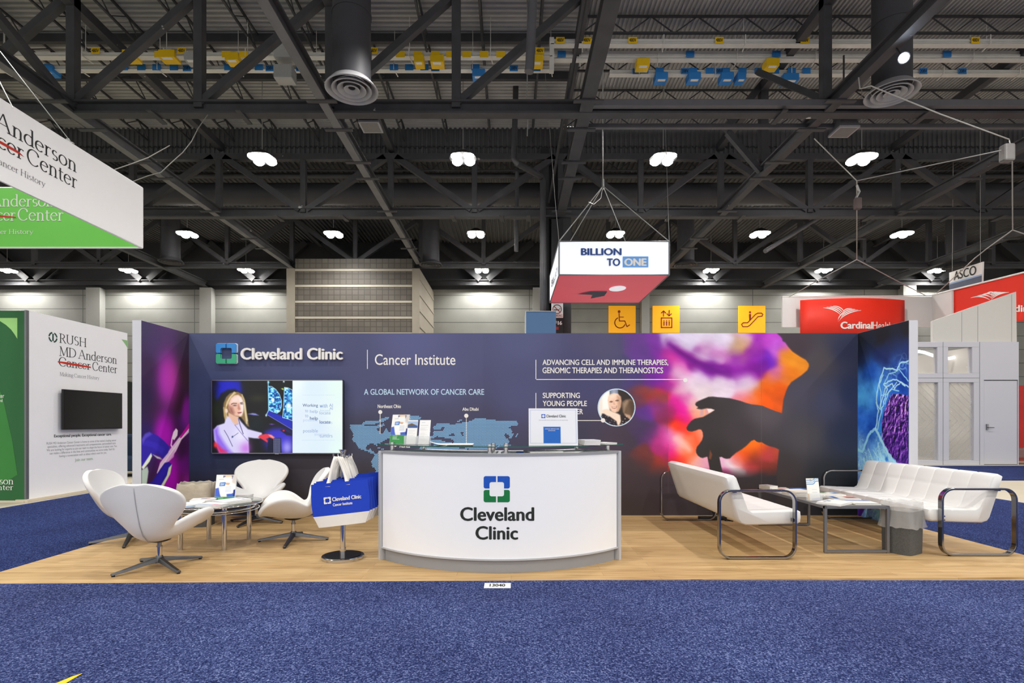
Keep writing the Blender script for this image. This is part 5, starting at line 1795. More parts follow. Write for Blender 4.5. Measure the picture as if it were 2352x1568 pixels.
BL = pm('royal_blue_print', (16, 84, 190), 0.4, 0, 0.02)
GR = pm('forest_green_print', (10, 122, 62), 0.4, 0, 0.02)
DK = pm('dark_lettering_print', (36, 42, 36), 0.5, 0, 0.02)
for k_, pts in enumerate(logo_quads(1111, 1171, 1093, 1153)):
    m_ = MB(); m_.ngon([on_counter(a, b, 0.002) for a, b in pts]); m_.build('printed_logo', BL if k_ < 2 else GR, counter)
m_ = MB()
lettering(m_, 'Cleveland', 1057, 1227, 1164, 1196, on_counter, bold=0.03, base=0.002)
lettering(m_, 'Clinic', 1092, 1190, 1207.5, 1239, on_counter, bold=0.03, base=0.002)
m_.build('lettering', DK, counter)

# glass shelves on chrome standoffs, both belong to the counter
for s, a0, a1 in ((-1, math.radians(-53), math.radians(-0.9)), (1, math.radians(0.3), math.radians(53))):
    m_ = MB(); arc_slab(m_, 1.06, 1.452, a0, a1, 1.043, 1.052, 40); g = m_.build('glass_shelf', M['glass'], counter, auto=30)
    m_ = MB(); arc_slab(m_, 1.452, 1.4545, a0, a1, 1.043, 1.052, 40)
    m_.build('polished_edge', M['glass_edge'], g, auto=30)
    for ang, r in ((s * 46.5, 1.38), (s * 40, 1.12), (s * 2.4 if s > 0 else -3.2, 1.405), (s * 3.0 if s > 0 else -3.0, 1.12)):
        m_ = MB(); p = karc(r, math.radians(ang), 0)
        m_.cyl(p + Vector((0, 0, 0.994)), p + Vector((0, 0, 1.042)), 0.019, 16)
        m_.cyl(p + Vector((0, 0, 1.053)), p + Vector((0, 0, 1.068)), 0.021, 16)
        m_.build('standoff', M['chrome'], counter, auto=40)

GZ = 1.0535


# ---------------------------------------------------------------- printed matter builders
def leaning_card(root, w, h, tilt, paint, t=0.004, name='printed_card', step=None):
    """card standing on local z=0, front to -y, leaning back; paint(canvas) on 0..100 x 0..100*h/w"""
    H = 100.0 * h / w
    c_ = Canvas(np.arange(0, 100.01, step or 2.5), np.linspace(0, H, int(H / (step or 2.5)) + 1), '#f4f3f0')
    paint(c_, H)
    st, ct = math.sin(tilt), math.cos(tilt)
    RM = root_matrix(root)

    def fn(x, y, out=0.0):
        z = h * (1 - y / H)
        return RM @ Vector(((x / 100 - 0.5) * w, z * st - out * ct, z * ct + out * st))
    print_mesh(name, c_, lambda x, y: fn(x, y, 0.0012), MPG, root)
    m_ = MB(); m_.prism([(0, 0), (100, 0), (100, H), (0, H)], lambda a, b, d: fn(a, b, -d), 0.0, t)
    m_.build('backing', M['paper'], root)
    return fn, H


def nurse_card(c, H):
    c.poly([(0, 0), (100, 0), (100, H), (0, H)], '#f6f3ee', 1)
    c.poly([(78, 0), (100, 0), (100, 50), (80, 40)], '#d8cfc8', 4)
    c.poly([(38, 0), (80, 0), (78, 12), (40, 14)], '#f0c8a0', 3)
    c.poly([(34, 4), (44, 6), (44, 16), (34, 14)], '#4a4a70', 2, 0.8)
    c.poly([(76, 4), (84, 4), (80, 20), (76, 18)], '#4a4a70', 2, 0.8)
    c.poly([(38, 12), (78, 10), (74, 36), (60, 48), (44, 36)], '#eef4f2', 2)
    c.poly([(44, 40), (70, 42), (66, 52), (50, 50)], '#d09a70', 2, 0.8)
    c.poly([(0, 70), (16, 66), (24, 96), (30, 112), (0, 112)], '#4a66c8', 2)
    c.poly([(58, 98), (100, 92), (100, 112), (60, 112)], '#4262c6', 2)
    c.poly([(90, 78), (100, 74), (100, 110), (90, 108)], '#1c2a78', 2)
    c.poly([(22, 56), (86, 52), (84, 96), (26, 98)], '#fbfaf6', 1.5)
    c.poly([(20, 40), (48, 38), (46, 57), (19, 58)], '#2a6cbc', 1)
    c.line([(24, 46), (42, 45)], 3, '#f0f6ff', 1); c.line([(24, 52), (40, 51)], 3, '#f0f6ff', 1)
    for k_ in range(5):
        c.line([(50, 62 + 6 * k_), (78, 61 + 6 * k_)], 1.6, '#8a98b0' if k_ < 3 else '#5a86c8', 1.2, 0.8)
    c.poly([(14, 22), (38, 21), (38, 24), (14, 25)], '#a8b4b8', 1.2, 0.7)
    c.poly([(0, 112), (100, 112), (100, H), (0, H)], '#3c9450', 1)
    for y_, x_ in ((118, 42), (125, 40), (129, 40), (135, 56)):
        c.line([(16, y_), (x_, y_)], 2.2, '#dff0e0', 1.2, 0.85)


def trifold_a(c, H):
    c.poly([(0, 0), (100, 0), (100, H), (0, H)], '#f4f3ef', 1)
    c.poly([(0, 10), (100, 10), (100, 66), (0, 66)], '#a8c0dc', 2)
    c.poly([(0, 44), (40, 30), (70, 42), (100, 54), (100, 66), (0, 66)], '#6e5a46', 2)
    c.poly([(0, 60), (100, 56), (100, 74), (0, 74)], '#2e5ea8', 2)
    for k_ in range(12):
        c.line([(12, 92 + 9 * k_), (84 - (k_ % 4) * 9, 92 + 9 * k_)], 1.6, '#b4b4b4', 1.2, 0.7)


def trifold_b(c, H):
    c.poly([(0, 0), (100, 0), (100, H), (0, H)], '#f6f5f2', 1)
    c.line([(20, 22), (50, 22)], 3, '#9ab0c8', 1.2, 0.8)
    c.line([(12, 48), (80, 48)], 2.4, '#8aa4c8', 1.2, 0.8)
    for k_ in range(16):
        c.line([(10, 62 + 8 * k_), (88 - (k_ * 7 % 5) * 8, 62 + 8 * k_)], 1.5, '#bcbcbc', 1.2, 0.7)


def wave_card(c, H):
    c.poly([(0, 0), (100, 0), (100, H), (0, H)], '#f3f1ea', 1)
    for k_, col in enumerate(('#7ea6d2', '#9cc0e0', '#6f9ccc')):
        y_ = 14 + 15 * k_
        c.line([(0, y_), (50, y_), (62, y_ - 6), (68, y_ - 16), (80, y_ - 22), (100, y_ - 23)], 7, col, 2)
    c.line([(28, 8), (40, 8), (46, 14), (40, 20), (28, 20)], 3, '#d8b060', 1.5)
    for y_ in (84, 104, 108, 128):
        c.line([(40, y_), (80, y_)], 1.6, '#a8b0b8', 1.2, 0.8)
    c.poly([(0, 110), (14, 120), (14, H), (0, H)], '#d8a848', 2)
    c.poly([(30, H - 14), (100, H - 22), (100, H), (30, H)], '#d4d0e6', 3)


def pocket(root, w, d, h):
    """clear acrylic pocket: floor, front lip and back"""
    m_ = MB()
    m_.box(-w / 2, w / 2, -d / 2, d / 2, 0, 0.003)
    m_.box(-w / 2, w / 2, -d / 2 - 0.003, -d / 2, 0, h * 0.35)
    m_.box(-w / 2 - 0.003, -w / 2, -d / 2, d / 2, 0, h * 0.32)
    m_.box(w / 2, w / 2 + 0.003, -d / 2, d / 2, 0, h * 0.32)
    m_.build('acrylic_pocket', M['acrylic'], root, local=True)


def card_holder(name, label, cat, loc, rz, w, h, tilt, paint, pk=None, group=None, step=None):
    r = thing(name, label, cat, loc, rz, group)
    leaning_card(r, w, h, tilt, paint, step=step)
    if pk:
        pocket(r, w + 0.012, pk, h)
    else:
        m_ = MB()
        st, ct = math.sin(tilt), math.cos(tilt)
        m_.prism([(0.006, 0), (0.006 + h * st * 1.0, h * ct), (0.010 + h * st * 1.0, h * ct), (0.012, 0.0)], lambda a, b, d: Vector((d, a + 0.001, b)), -w / 2 - 0.004, w / 2 + 0.004)
        m_.box(-w / 2, w / 2, -0.03, 0.1, 0.0, 0.003)
        m_.build('acrylic_stand', M['acrylic'], r, local=True)
    return r


def on_glass(px, py):
    Y = (EYE - GZ) * F / (py - CY)
    return Vector((FX(px, Y), Y, GZ))


card_holder('flyer_stand', 'upright flyer with masked nurse and green footer on the left glass shelf of the counter', 'flyer stand', (-1.055, 5.02, GZ), -0.3, 0.175, 0.28, 0.24, nurse_card, step=1.6)
card_holder('brochure_holder', 'clear acrylic holder with a seaside photo leaflet, next to the tall flyer on the counter', 'brochure holder', (-0.915, 4.93, GZ), -0.25, 0.098, 0.225, 0.22, trifold_a, 0.05)
card_holder('brochure_holder', 'clear acrylic holder with a plain white text leaflet, right hand one on the counter shelf', 'brochure holder', (-0.795, 4.90, GZ), -0.22, 0.105, 0.225, 0.2, trifold_b, 0.05)


def sign_card(c, H):
    c.poly([(0, 0), (100, 0), (100, H), (0, H)], '#eceef2', 1)
    c.poly([(30, 38), (65, 38), (65, 72), (30, 72)], '#1a66c0', 0.6)
    for (a, b_) in (((3.5, 3.5), (96.5, 3.5)), ((96.5, 3.5), (96.5, H - 5)), ((96.5, H - 5), (3.5, H - 5)), ((3.5, H - 5), (3.5, 3.5))):
        c.line([a, b_], 0.5, '#7a92c4', 0.8, 0.9)


sg = thing('counter_sign', 'white desk sign with thin blue border and blue square on the right glass shelf', 'sign', (0.365, 4.66, GZ), 0.0)
fnS, HS = leaning_card(sg, 0.425, 0.325, 0.14, sign_card, 0.005, 'sign_face', 0.8)
m_ = MB()
for k_, pts in enumerate(logo_quads(26, 34, 12, 20)):
    m_.ngon([fnS(a, b, 0.002) for a, b in pts])
m_.build('printed_logo', BL, sg)
m_ = MB(); lettering(m_, 'Cleveland Clinic', 36, 76, 13, 18.5, fnS, bold=0.012, base=0.002); m_.build('lettering', DK, sg)
m_ = MB(); lettering(m_, 'Please scan QR code for information on our job opportunities', 21, 80, 23.5, 25.4, fnS, base=0.002); m_.build('lettering', M['txtgrey'], sg)
m_ = MB(); lettering(m_, 'ANNUAL MEETING AND', 33, 62, 41.5, 43.4, fnS, bold=0.01, base=0.002); lettering(m_, 'EXPOSITION', 40, 54, 45, 46.8, fnS, bold=0.01, base=0.002); m_.build('lettering', M['txtwhite'], sg)
m_ = MB(); m_.box(-0.21, 0.21, 0.0, 0.09, 0.0, 0.004)
m_.prism([(0.03, 0.0), (0.10, 0.0), (0.062, 0.18), (0.056, 0.18)], lambda a, b, d: Vector((d, a, b)), -0.03, 0.03)
m_.build('easel_back', M['acrylic'], sg, local=True)


def mag_cover(cols):
    def f(c, H):
        c.poly([(0, 0), (100, 0), (100, H), (0, H)], cols[0], 1)
        for (x0, x1, y0, y1, col) in cols[1:]:
            c.poly([(x0, y0 * H / 100), (x1, y0 * H / 100), (x1, y1 * H / 100), (x0, y1 * H / 100)], col, 2)
    return f


def magazine(name, label, cat, loc, rz, w, l, t, cols, group=None, spine='#e6e4de', step=4.0):
    """flat booklet lying at loc: w along local x, l along local y, cover on top"""
    r = thing(name, label, cat, loc, rz, group)
    RM = root_matrix(r)
    m_ = MB(); m_.box(-w / 2 + 0.002, w / 2 - 0.002, -l / 2 + 0.002, l / 2 - 0.002, 0.0008, t - 0.001)
    m_.build('pages', M['paper'], r, local=True)
    H = 100.0 * l / w
    c_ = Canvas(np.linspace(0, 100, int(100 / step) + 1), np.linspace(0, H, int(H / step) + 1), cols[0])
    mag_cover(cols)(c_, H)
    print_mesh('cover', c_, lambda x, y: RM @ Vector(((x / 100 - .5) * w, (0.5 - y / H) * l, t)), MPG, r)
    m_ = MB(); m_.box(-w / 2, -w / 2 + 0.0015, -l / 2, l / 2, 0.0, t - 0.0003); m_.box(-w / 2, w / 2, -l / 2, l / 2, 0.0, 0.0008)
    m_.build('spine', pm('booklet_spine', spine, 0.5, 0, 0.03), r, local=True)
    return r


def sheet_pile(label, loc, rz, w, l, n, group=None, cat='leaflets', curl=0.0):
    """loose leaflets fanned a little; each sheet is one visible layer of the pile"""
    for k_ in range(n):
        r = thing('leaflet', label[k_], cat, (loc[0] + random.uniform(-.012, .012), loc[1] + random.uniform(-.012, .012), loc[2] + 0.0045 * k_), rz + random.uniform(-.12, .12), group)
        m_ = MB()
        N = 8
        for i in range(N + 1):
            x = -w / 2 + w * i / N
            z = 0.003 + curl * (max(0, (0.5 - i / N)) ** 2) * 4
            m_.v += [(x, -l / 2, z), (x, l / 2, z)]
        for i in range(N):
            m_.f.append((2 * i, 2 * i + 1, 2 * i + 3, 2 * i + 2))
        m_.build('sheet', M['paper'], r, local=True, solid=0.0035)


pz = lambda px, py: on_glass(px, py)
sheet_pile(['lower white leaflet fanned out right of the acrylic holders on the glass shelf', 'upper white leaflet curling up beside the acrylic holders on the glass shelf'],
           (-0.60, 4.80, GZ), 0.25, 0.21, 0.15, 2, 'loose leaflets on the counter shelf', curl=0.02)
sheet_pile(['bottom leaflet of the flat pile near the middle of the left glass shelf', 'middle leaflet of the flat pile near the middle of the left glass shelf', 'top leaflet of the flat pile near the middle of the left glass shelf'],
           (-0.44, 4.72, GZ), 0.1, 0.22, 0.16, 3, 'loose leaflets on the counter shelf')
for k_ in range(4):
    magazine('booklet', '%s booklet of the taller stack right of the white desk sign' % ('bottom', 'second lowest', 'second highest', 'top')[k_], 'booklet', (0.70, 4.83, GZ + 0.0115 * k_), 0.1 + 0.03 * k_, 0.15, 0.19, 0.011, ['#e8e8ec', (8, 92, 70, 96, '#c8ccd8')], 'booklets stacked on the counter')
for k_ in range(2):
    magazine('booklet', '%s thin booklet of the low stack at the right end of the glass shelf' % ('lower', 'upper')[k_], 'booklet', (0.86, 4.95, GZ + 0.0085 * k_), 0.5 + 0.05 * k_, 0.13, 0.19, 0.008, ['#ecebea', (0, 100, 0, 20, '#c4b8d4')], 'booklets stacked on the counter')
magazine('open_booklet', 'open white booklet lying on the counter worktop under the right glass shelf', 'booklet', (0.28, 4.72, 0.9945), 0.25, 0.30, 0.21, 0.012, ['#f2f0ea', (8, 46, 60, 96, '#e0e4da'), (54, 80, 62, 92, '#8aa478')])
magazine('flyer', 'cream flyer lying on the worktop just left of the open booklet', 'flyer', (0.52, 4.78, 0.9945), -0.3, 0.2, 0.26, 0.006, ['#f0eee4'])
m_ = MB(); m_.cyl((0.045, 4.63, 1.0005), (0.105, 4.605, 1.0005), 0.005, 8)
tag(m_.build('blue_pen', BL, auto=40), 'blue pen lying on the counter worktop near the middle', 'pen')

# ---------------------------------------------------------------- tote bag stand
SX, SY = -1.548, 4.97
st = thing('bag_stand', 'chrome pole stand on a round base, hung with tote bags', 'bag stand', (SX, SY, 0))
m_ = MB(); m_.lathe([(0, 0.0), (0.186, 0.0), (0.19, 0.004), (0.19, 0.03), (0.186, 0.034), (0.16, 0.036), (0.16, 0.036)], (0, 0, 0), 48); m_.build('base_ring', M['chrome'], st, local=True, auto=40)
m_ = MB(); m_.lathe([(0.165, 0.034), (0.165, 0.04), (0.03, 0.042), (0, 0.042)], (0, 0, 0), 48); m_.build('base_plate', pm('polished_black_metal', (30, 30, 32), 0.12, 0.4), st, local=True, auto=40)
m_ = MB(); m_.cyl((0, 0, 0.04), (0, 0, 0.96), 0.024, 24); m_.cyl((0, 0, 0.04), (0, 0, 0.10), 0.028, 24); m_.build('pole', M['chrome'], st, local=True, auto=40)
m_ = MB(); m_.lathe([(0.0, 0.93), (0.022, 0.93), (0.022, 0.965), (0.028, 0.985), (0.036, 0.998), (0.036, 1.004), (0, 1.004)], (0, 0, 0), 24); m_.build('flared_cap', M['chrome'], st, local=True, auto=40)
for a in (-2.6, -0.6, 0.6, 2.4):
    m_ = MB(); d_ = Vector((math.cos(a), math.sin(a), 0))
    m_.tube([d_ * 0.02 + Vector((0, 0, .94)), d_ * 0.06 + Vector((0, 0, .93)), d_ * 0.085 + Vector((0, 0, .945)), d_ * 0.085 + Vector((0, 0, .965))], 0.007, 8)
    m_.build('hook', M['chrome'], st, local=True, auto=60)

TOTE = pm('blue_nonwoven_fabric', (14, 62, 196), 0.55, 0, 0.06, 14, 0.06, 300)
TOTEW = pm('white_nonwoven_fabric', (234, 230, 222), 0.6, 0, 0.05, 14, 0.08, 200)
bag_lab = ['front tote bag with white logo lettering', 'second tote bag from the front', 'third tote bag from the front', 'fourth tote bag from the front',
           'fifth tote bag, just behind the pole', 'sixth tote bag from the front', 'seventh tote bag from the front', 'rearmost tote bag, farthest right']
for k_ in range(8):
    off = k_ if k_ < 4 else k_ + 1.2
    bx = SX + 0.045 + 0.013 * k_
    by = SY - 0.155 + 0.034 * off
    bz = 0.338 + 0.006 * k_
    t = thing('tote_bag', 'royal blue and white ' + bag_lab[k_] + ' on the chrome stand', 'tote bag', (bx, by, bz), math.radians(19), 'tote bags on the chrome stand')
    roll = Matrix.Rotation(math.radians(-3.5), 4, 'Y')
    hw = 0.245
    top = 0.385 + 0.004 * (k_ % 3)

    def bagp(x, z, o_, roll=roll, k_=k_):
        # belly and soft folds
        d = 0.012 * math.sin(x * 9 + k_) * (z / 0.4) + o_ * (0.35 + 0.65 * max(0, 1 - z / 0.3))
        return roll @ Vector((x, d, z))
    for nm, z0, z1, mt in (('body', 0.10, top, TOTE), ('bottom_panel', 0.0, 0.10, TOTEW)):
        m_ = MB()
        nx, nz = 14, 8 if nm == 'body' else 4
        for sgn in (-1, 1):
            b = len(m_.v)
            for j in range(nz + 1):
                z = z0 + (z1 - z0) * j / nz
                wv = hw - (0.045 * (1 - z / 0.1) ** 1.0 if z < 0.1 else 0) - 0.004 * math.sin(z * 20 + k_)
                for i in range(nx + 1):
                    x = -wv + 2 * wv * i / nx
                    e = (abs(x) / wv) ** 6
                    m_.v.append(tuple(bagp(x, z, sgn * 0.011 * (1 - e))))
            for j in range(nz):
                for i in range(nx):
                    q_ = b + j * (nx + 1) + i
                    m_.f.append((q_, q_ + 1, q_ + nx + 2, q_ + nx + 1))
        m_.build(nm, mt, t, local=True, smooth=True)
    if k_ == 0:
        RB = root_matrix(t)
        fb = lambda a, b, out: RB @ (bagp(a, b, 0) + Vector((0, -0.0135 - out, 0)))
        fb2 = lambda a, b, out: fb(a, 0.40 - b, out)
        m_ = MB()
        for pts in logo_quads(-0.145, -0.085, 0.135, 0.195):
            m_.ngon([fb2(a, b, 0.001) for a, b in pts])
        m_.build('printed_logo', M['txtwhite'], t)
        m_ = MB(); lettering(m_, 'Cleveland Clinic', -0.075, 0.175, 0.142, 0.178, fb2, bold=0.045)
        lettering(m_, 'Cancer Institute', -0.072, 0.095, 0.196, 0.222, fb2, bold=0.04)
        m_.build('lettering', M['txtwhite'], t)
    # handles up to the hooks
    for sx in (-1, 1):
        m_ = MB()
        R_ = root_matrix(t)
        Ri = R_.inverted()
        tip = Vector((SX + 0.012 * sx + 0.012 * (k_ - 3), SY - 0.07 + 0.016 * k_, 0.945 - 0.004 * (k_ % 3)))
        lo = R_ @ bagp(sx * 0.085 - 0.02 - 0.012 * k_, top - 0.03, -0.013)
        path = []
        for i in range(9):
            u = i / 8
            p = lo.lerp(tip, u)
            p += Vector((sx * 0.006 * math.sin(u * PI) * (1 + 0.3 * (k_ % 3)), 0.012 * math.sin(u * 5 + k_), 0.0))
            path.append(p)
        for i, p in enumerate(path):
            w_ = 0.020 * (1 - 0.45 * i / 8)
            tw = 0.5 * math.sin(i * 0.6 + k_)
            s_ = Vector((math.cos(0.33 + tw), math.sin(0.33 + tw), 0))
            m_.v += [tuple(p - s_ * w_), tuple(p + s_ * w_)]
        for i in range(8):
            m_.f.append((2 * i, 2 * i + 1, 2 * i + 3, 2 * i + 2))
        m_.build('handle', TOTEW, t, smooth=True, solid=0.002)

# ---------------------------------------------------------------- swan chairs
SW = [  # y (front +), z, half width, edge angle, direction of the normal from vertical (deg, towards the front)
    (0.345, 0.318, 0.165, 14, -14), (0.315, 0.332, 0.275, 30, -8), (0.245, 0.328, 0.375, 46, -2), (0.14, 0.305, 0.425, 58, 2), (0.03, 0.285, 0.415, 66, 6), (-0.06, 0.28, 0.325, 72, 14),
    (-0.14, 0.298, 0.222, 70, 30), (-0.20, 0.352, 0.186, 56, 52), (-0.238, 0.43, 0.238, 46, 68), (-0.262, 0.51, 0.305, 40, 76),
    (-0.282, 0.58, 0.335, 33, 80), (-0.296, 0.64, 0.330, 28, 83), (-0.306, 0.69, 0.295, 22, 85), (-0.313, 0.728, 0.225, 14, 86), (-0.317, 0.750, 0.135, 8, 86), (-0.318, 0.757, 0.05, 4, 86)]


def swan_shell(off=0.0):
    m_ = MB()
    nu = 16
    for (y, z, W, A, nd) in SW:
        na = math.radians(nd)
        nrm = Vector((0, math.sin(na), math.cos(na)))
        row = []
        half = [(0.0, 0.0)]
        N = nu // 2
        for i in range(N):
            s = (i + 0.5) / N
            th = math.radians(A) * s ** 0.9
            half.append((half[-1][0] + W / N * math.cos(th), half[-1][1] + W / N * math.sin(th)))
        for i in range(-N, N + 1):
            a, b = half[abs(i)]
            p = Vector(((1 if i >= 0 else -1) * a, y, z)) + nrm * b
            row.append(p)
        m_.v += [tuple(p) for p in row]
    n = nu + 1
    for j in range(len(SW) - 1):
        for i in range(nu):
            m_.f.append((j * n + i, j * n + i + 1, (j + 1) * n + i + 1, (j + 1) * n + i))
    return m_


CHAIRS = [((-3.03, 4.65), 5, 'white swan-shaped swivel chair nearest the camera, seen from behind', -124),
          ((-3.99, 5.66), -80, 'white swan-shaped swivel chair at far left, side-on beside the navy carpet', -64),
          ((-3.17, 6.72), 190, 'white swan-shaped swivel chair behind the glass table, below the television', -100),
          ((-2.29, 5.68), 112, 'white swan-shaped swivel chair between the glass table and the tote bags', -82)]
proto = None
for (x, y), rz, lab, leg in CHAIRS:
    if proto is None:
        proto = thing('swan_chair', lab, 'chair', (x, y, 0.0055), math.radians(rz), 'white swivel chairs round the glass table')
        sh = swan_shell().build('seat_shell', M['leather'], proto, local=True, smooth=True)
        md = sh.modifiers.new('solid', 'SOLIDIFY'); md.thickness = 0.05; md.offset = 1
        md = sh.modifiers.new('sub', 'SUBSURF'); md.levels = 2; md.render_levels = 2
        # seam down the back
        m_ = MB()
        path = []
        for (yy, zz, W, A, nd) in SW[5:14]:
            na = math.radians(nd)
            path.append(Vector((0, yy, zz)) - Vector((0, math.sin(na), math.cos(na))) * 0.0505)
        m_.tube(path, 0.0035, 6)
        m_.build('seam', M['seam'], sh, local=True, smooth=True)
        m_ = MB(); m_.cyl((0, 0, 0.09), (0, 0, 0.185), 0.021, 20); m_.build('lower_post', M['chrome'], proto, local=True, auto=40)
        m_ = MB(); m_.cyl((0, 0, 0.17), (0, 0, 0.25), 0.017, 20); m_.cyl((0, 0, 0.178), (0, 0, 0.19), 0.023, 20); m_.build('upper_post', M['steel'], proto, local=True, auto=40)
        m_ = MB(); m_.lathe([(0.0, 0.222), (0.05, 0.222), (0.09, 0.238), (0, 0.238)], (0, 0, 0), 20); m_.build('seat_plate', M['alu'], proto, local=True, auto=40)
        hub = MB(); hub.lathe([(0, 0.045), (0.038, 0.045), (0.034, 0.085), (0.024, 0.105), (0, 0.105)], (0, 0, 0), 20)
        hub.build('hub', M['alu'], proto, local=True, auto=40)
        for q_ in range(4):
            a = math.radians(leg - rz) + q_ * PI / 2
            d_ = Vector((math.cos(a), math.sin(a), 0)); s_ = Vector((-d_.y, d_.x, 0))
            m_ = MB()
            for r_, hw_, z0, z1 in ((0.02, 0.026, 0.052, 0.092), (0.12, 0.024, 0.042, 0.072), (0.25, 0.021, 0.022, 0.045), (0.355, 0.017, 0.010, 0.027)):
                for sg_, zz in ((-1, z0), (1, z0), (0.6, z1), (-0.6, z1)):
                    m_.v.append(tuple(d_ * r_ + s_ * (hw_ * sg_) + Vector((0, 0, zz))))
            for i in range(3):
                for k_ in range(4):
                    m_.f.append((i * 4 + k_, i * 4 + (k_ + 1) % 4, i * 4 + 4 + (k_ + 1) % 4, i * 4 + 4 + k_))
            m_.f += [(0, 1, 2, 3), (15, 14, 13, 12)]
            lg = m_.build('leg', M['alu'], proto, local=True, bevel=0.003)
            m_ = MB(); c_ = d_ * 0.34
            m_.cyl(c_, c_ + Vector((0, 0, 0.012)), 0.013, 12); m_.build('glide', M['black'], lg, local=True)
    else:
        c = copy_tree(proto, None, (x, y, 0.0055), math.radians(rz), lab)
        # the star base points its own way: turn the base parts of this copy
        d0 = math.radians(-124 - 5)
        want = math.radians(leg - rz)
        for ch in c.children:
            if ch.name.split('.')[0] in ('leg', 'hub'):
                ch.rotation_euler = (0, 0, want - d0)

# ---------------------------------------------------------------- round glass table and what lies on it
TC = Vector((-3.02, 5.53, 0.0055))
tb = thing('glass_coffee_table', 'round glass coffee table on chrome tube legs among the white chairs', 'coffee table', TC)
m_ = MB(); m_.lathe([(0, 0.418), (0.424, 0.418), (0.43, 0.421), (0.43, 0.427), (0.424, 0.430), (0, 0.430)], (0, 0, 0), 64)
m_.build('glass_top', pm('smoked_glass', (196, 204, 190), 0.04, 0, 0.0, trans=0.75), tb, local=True, auto=40)
m_ = MB(); m_.tube([(0.432 * math.cos(2 * PI * i / 64), 0.432 * math.sin(2 * PI * i / 64), 0.424) for i in range(64)], 0.006, 8, True); m_.build('rim', M['chrome'], tb, local=True, smooth=True)
m_ = MB(); m_.tube([(0.36 * math.cos(2 * PI * i / 64), 0.36 * math.sin(2 * PI * i / 64), 0.375) for i in range(64)], 0.011, 10, True)
m_.tube([(0.40 * math.cos(2 * PI * i / 64), 0.40 * math.sin(2 * PI * i / 64), 0.36) for i in range(64)], 0.006, 8, True); m_.build('ring_frame', M['chrome'], tb, local=True, smooth=True)
for sx in (-1, 1):
    for sy in (-1, 1):
        m_ = MB(); m_.cyl((sx * 0.215, sy * 0.25, 0), (sx * 0.215, sy * 0.25, 0.417), 0.023, 24); m_.build('leg', M['chrome'], tb, local=True, auto=40)
TZ = 0.4365
card_holder('flyer_stand', 'upright flyer with masked nurse and green footer on the round glass table', 'flyer stand', (-2.985, 5.62, TZ), 0.06, 0.205, 0.27, 0.2, nurse_card, step=1.6)
magazine('booklet', 'lower thick booklet with small dark cover picture, left of the flyer on the glass table', 'booklet', (-3.17, 5.56, TZ), 0.35, 0.23, 0.17, 0.014, ['#f0efec', (38, 62, 30, 52, '#2c3454'), (55, 72, 24, 44, '#a8584a')], 'booklets on the round glass table')
magazine('booklet', 'upper thick booklet with small dark cover picture, left of the flyer on the glass table', 'booklet', (-3.165, 5.565, TZ + 0.0145), 0.33, 0.23, 0.17, 0.014, ['#f0efec', (38, 62, 30, 52, '#2c3454'), (55, 72, 24, 44, '#a8584a')], 'booklets on the round glass table')
magazine('booklet', 'lower wide white booklet at the right side of the round glass table', 'booklet', (-2.84, 5.50, TZ), -0.55, 0.22, 0.29, 0.014, ['#f4f3f0', (20, 50, 12, 20, '#9a9ca8'), (60, 84, 14, 22, '#8c8e9c')], 'booklets on the round glass table')
magazine('booklet', 'upper wide white booklet at the right side of the round glass table', 'booklet', (-2.845, 5.50, TZ + 0.0145), -0.52, 0.22, 0.29, 0.014, ['#f6f5f2', (20, 50, 12, 20, '#9a9ca8'), (60, 84, 14, 22, '#8c8e9c')], 'booklets on the round glass table')
for k_ in range(3):
    magazine('booklet', '%s small grey booklet at the back edge of the glass table' % ('bottom', 'middle', 'top')[k_], 'booklet', (-2.90, 5.82, TZ + 0.0125 * k_), 0.1 - 0.05 * k_, 0.19, 0.13, 0.012, ['#dcd8d4', (0, 100, 78, 100, '#c2bebc')], 'small booklets at the back of the glass table')
magazine('magazine', 'blue edged magazine at the left front of the round glass table', 'magazine', (-3.17, 5.30, TZ), 0.7, 0.2, 0.27, 0.008, ['#f2f1ee', (0, 100, 84, 100, '#4a8ccc')])
magazine('magazine', 'white magazine with a blue corner lying on the blue edged one', 'magazine', (-3.17, 5.35, TZ + 0.0085), 0.3, 0.2, 0.24, 0.008, ['#f5f4f0', (0, 30, 0, 12, '#5a94d0')])
for k_ in range(3):
    magazine('magazine', '%s colour edged magazine at the front rim of the round glass table' % ('bottom', 'middle', 'top')[k_], 'magazine', (-2.90, 5.235 + 0.006 * k_, TZ + 0.0095 * k_), -0.18 - 0.06 * k_, 0.25, 0.16, 0.009,
             ['#f2f1f0', (0, 70, 80, 100, '#b8cbe6'), (70, 100, 60, 100, '#d8a8b0')], 'magazines at the front of the round glass table')

# ---------------------------------------------------------------- white sofas
def sofa_profile():
    """closed side outline (x forward, z up), rounded"""
    pts = [(0.43, 0.375), (0.425, 0.425), (0.40, 0.438), (0.215, 0.4287), (0.20, 0.428), (0.185, 0.4274), (-0.02, 0.42), (-0.055, 0.44), (-0.10, 0.56), (-0.109, 0.585), (-0.1146, 0.60), (-0.12, 0.615), (-0.165, 0.735), (-0.19, 0.758), (-0.235, 0.762), (-0.275, 0.742),
           (-0.272, 0.71), (-0.205, 0.50), (-0.155, 0.35), (-0.13, 0.315), (-0.08, 0.298), (0.10, 0.302), (0.40, 0.312), (0.425, 0.33)]
    # subdivide straight runs
    out = []
    n = len(pts)
    for i in range(n):
        a, b = pts[i], pts[(i + 1) % n]
        k = max(1, int(math.hypot(b[0] - a[0], b[1] - a[1]) / 0.04))
        for j in range(k):
            out.append((a[0] + (b[0] - a[0]) * j / k, a[1] + (b[1] - a[1]) * j / k))
    return out


